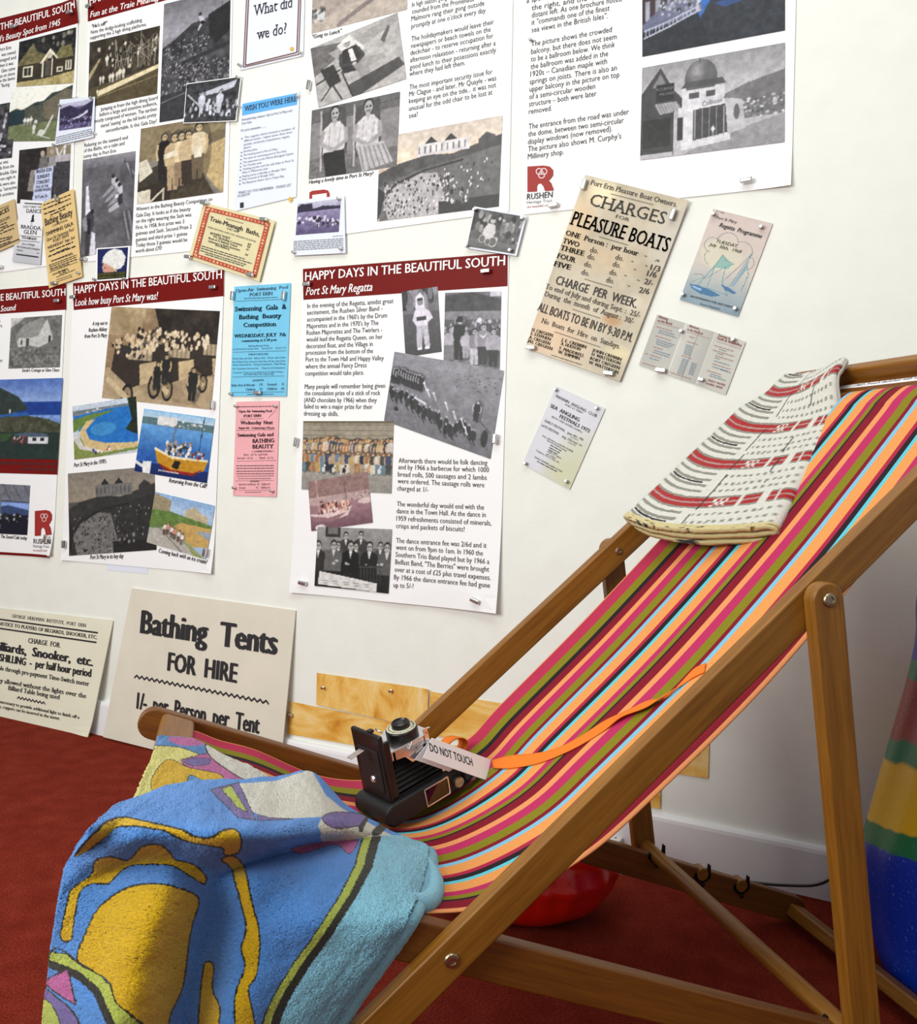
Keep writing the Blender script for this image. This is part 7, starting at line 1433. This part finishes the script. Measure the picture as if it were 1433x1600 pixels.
# rolled windbreak at the right
def windbreak():
    t = NT('woven_polypropylene'); a = t.n('ShaderNodeAttribute', attribute_name='Col'); tc = t.n('ShaderNodeTexCoord')
    ck = t.n('ShaderNodeTexChecker', Scale=210.0); t.l(tc.outputs['Object'], ck.inputs['Vector'])
    nz = t.n('ShaderNodeTexNoise', Scale=240.0, Detail=2.0); t.l(tc.outputs['Object'], nz.inputs['Vector'])
    r = t.ramp(nz.outputs['Fac'], [(.62, (0, 0, 0, 1)), (.74, (.35, .35, .38, 1))])
    mx = t.n('ShaderNodeMix', data_type='RGBA', blend_type='ADD'); mx.inputs['Factor'].default_value = .35; t.l(a.outputs['Color'], mx.inputs[6]); t.l(r.outputs['Color'], mx.inputs[7]); t.l(mx.outputs[2], t.b.inputs['Base Color'])
    t.b.inputs['Roughness'].default_value = .3; t.bump(ck.outputs['Fac'], .35, .0012)
    prof = [(1436, 930), (1433, 990), (1421, 1050), (1391, 1160), (1365, 1256), (1353, 1310), (1355, 1370), (1366, 1440), (1376, 1492), (1384, 1508)]
    yc = -.24; L = np.array([on_plane_px(u, v, np.array([0, yc, 0]), np.array([0, -1.0, 0])) for u, v in prof]); L[:, 2] = np.maximum(L[:, 2], 0)
    L = np.concatenate([[[L[0, 0] + .025, yc, .80]], L]); L = L[::-1]; L[0, 2] = 0
    ax = .185; nv, nu = 170, 90
    Q = cr(L, np.linspace(0, 1, nv)); z = Q[:, 2]; rx = ax - Q[:, 0]
    th = np.linspace(0, 2 * math.pi, nu, endpoint=False)[None]
    zz = z[:, None] + 0 * th
    fold = 1 + .035 * np.sin(th * 6 + 3 * zz) + .02 * np.sin(th * 13 - 5 * zz + 1)
    fold = 1 + (fold - 1) * np.clip(zz / .05, 0.2, 1)
    X = ax - rx[:, None] * np.cos(th) * (1 + (fold - 1) * .5); Y = yc - .72 * rx[:, None] * np.sin(th) * fold
    h = zz + (X - ax) * -.20
    st = np.array([(0, 4, 52, 178), (0.285, 14, 118, 76), (0.32, 226, 184, 14), (0.425, 14, 118, 76), (0.462, 150, 40, 26), (0.562, 20, 122, 84), (0.592, 14, 60, 176), (.70, 14, 100, 70), (.73, 200, 160, 20)])
    idx = np.clip(np.searchsorted(st[:, 0], h.ravel() - .0, side='right') - 1, 0, len(st) - 1); C = st[idx][:, 1:] / 255
    P = np.stack([X - ax, Y - yc, zz], -1).reshape(-1, 3)
    F = [(j * nu + i, j * nu + (i + 1) % nu, (j + 1) * nu + (i + 1) % nu, (j + 1) * nu + i) for j in range(nv - 1) for i in range(nu)]
    F += [tuple(range(nu))[::-1], tuple((nv - 1) * nu + i for i in range(nu))]
    o = mesh_obj('rolled_windbreak', P, F, t.m, None, True, C); o.location = (ax, yc, 0)
    tag(o, 'bundle of woven plastic windbreak in blue, green, yellow and red bands at the right wall', 'windbreak')
windbreak()

# cable, plug box, scrap of red ribbon
def cable():
    pts = [wall_at(u, v, .022) for u, v in [(905, 1300), (960, 1330), (1020, 1346), (1078, 1357)]]
    pts += [wall_at(u, v, .030) for u, v in [(1110, 1359), (1140, 1363), (1170, 1369), (1205, 1373), (1240, 1375), (1270, 1375), (1288, 1371), (1300, 1366), (1330, 1362), (1360, 1375), (1400, 1400)]]
    pts = np.array(pts); q = cr(pts, np.linspace(0, 1, 120)); r0 = q.mean(0); m = MB(); m.tube(q - r0, .0028, 8)
    o = m.build('power_cable', plain('black_rubber', rgb(20, 20, 22), .4), None, smooth=True); o.location = r0
    tag(o, 'thin black cable running along the skirting behind the deckchair', 'cable')
cable()
def box():
    A = wall_at(937, 1299, .019); B = wall_at(977, 1308, .019); zt = A[2]; root = thing('socket_box', 'small white plastic box with dark slots at the skirting behind the deckchair', 'socket', tuple((A + B) / 2))
    w = (B[0] - A[0]) / 2; m = MB(); m.box((-w, -.022, -.05), (w, .002, .005)); b = m.build('box_body', plain('white_plastic', rgb(236, 234, 228), .35), root, bevel=.002)
    m = MB(); m.box((-w * .55, -.016, .0045), (-w * .2, -.010, .0056)); m.box((w * .5, -.012, .0045), (w * .62, -.007, .0056)); m.build('slot', M_BLACK, root)
box()
def ribbon():
    c = wall_at(226, -6, .003); m = MB()
    pts = [wall_at(u, v, .0035) - c for u, v in [(216, -30), (250, -34), (236, -2), (227, 3), (224, 11), (221, 6), (219, 0)]]
    back = [p + np.array([0, .001, 0]) for p in pts]; n = len(pts); m.add(pts + back, [tuple(range(n)), tuple(range(2 * n - 1, n - 1, -1))] + [(i, (i + 1) % n, n + (i + 1) % n, n + i) for i in range(n)])
    o = m.build('ribbon_end', plain('red_ribbon_cloth', rgb(206, 34, 30), .4), None); o.location = c
    tag(o, 'bright red ribbon end at the top of the wall, between the cottage and baths posters', 'ribbon')
ribbon()
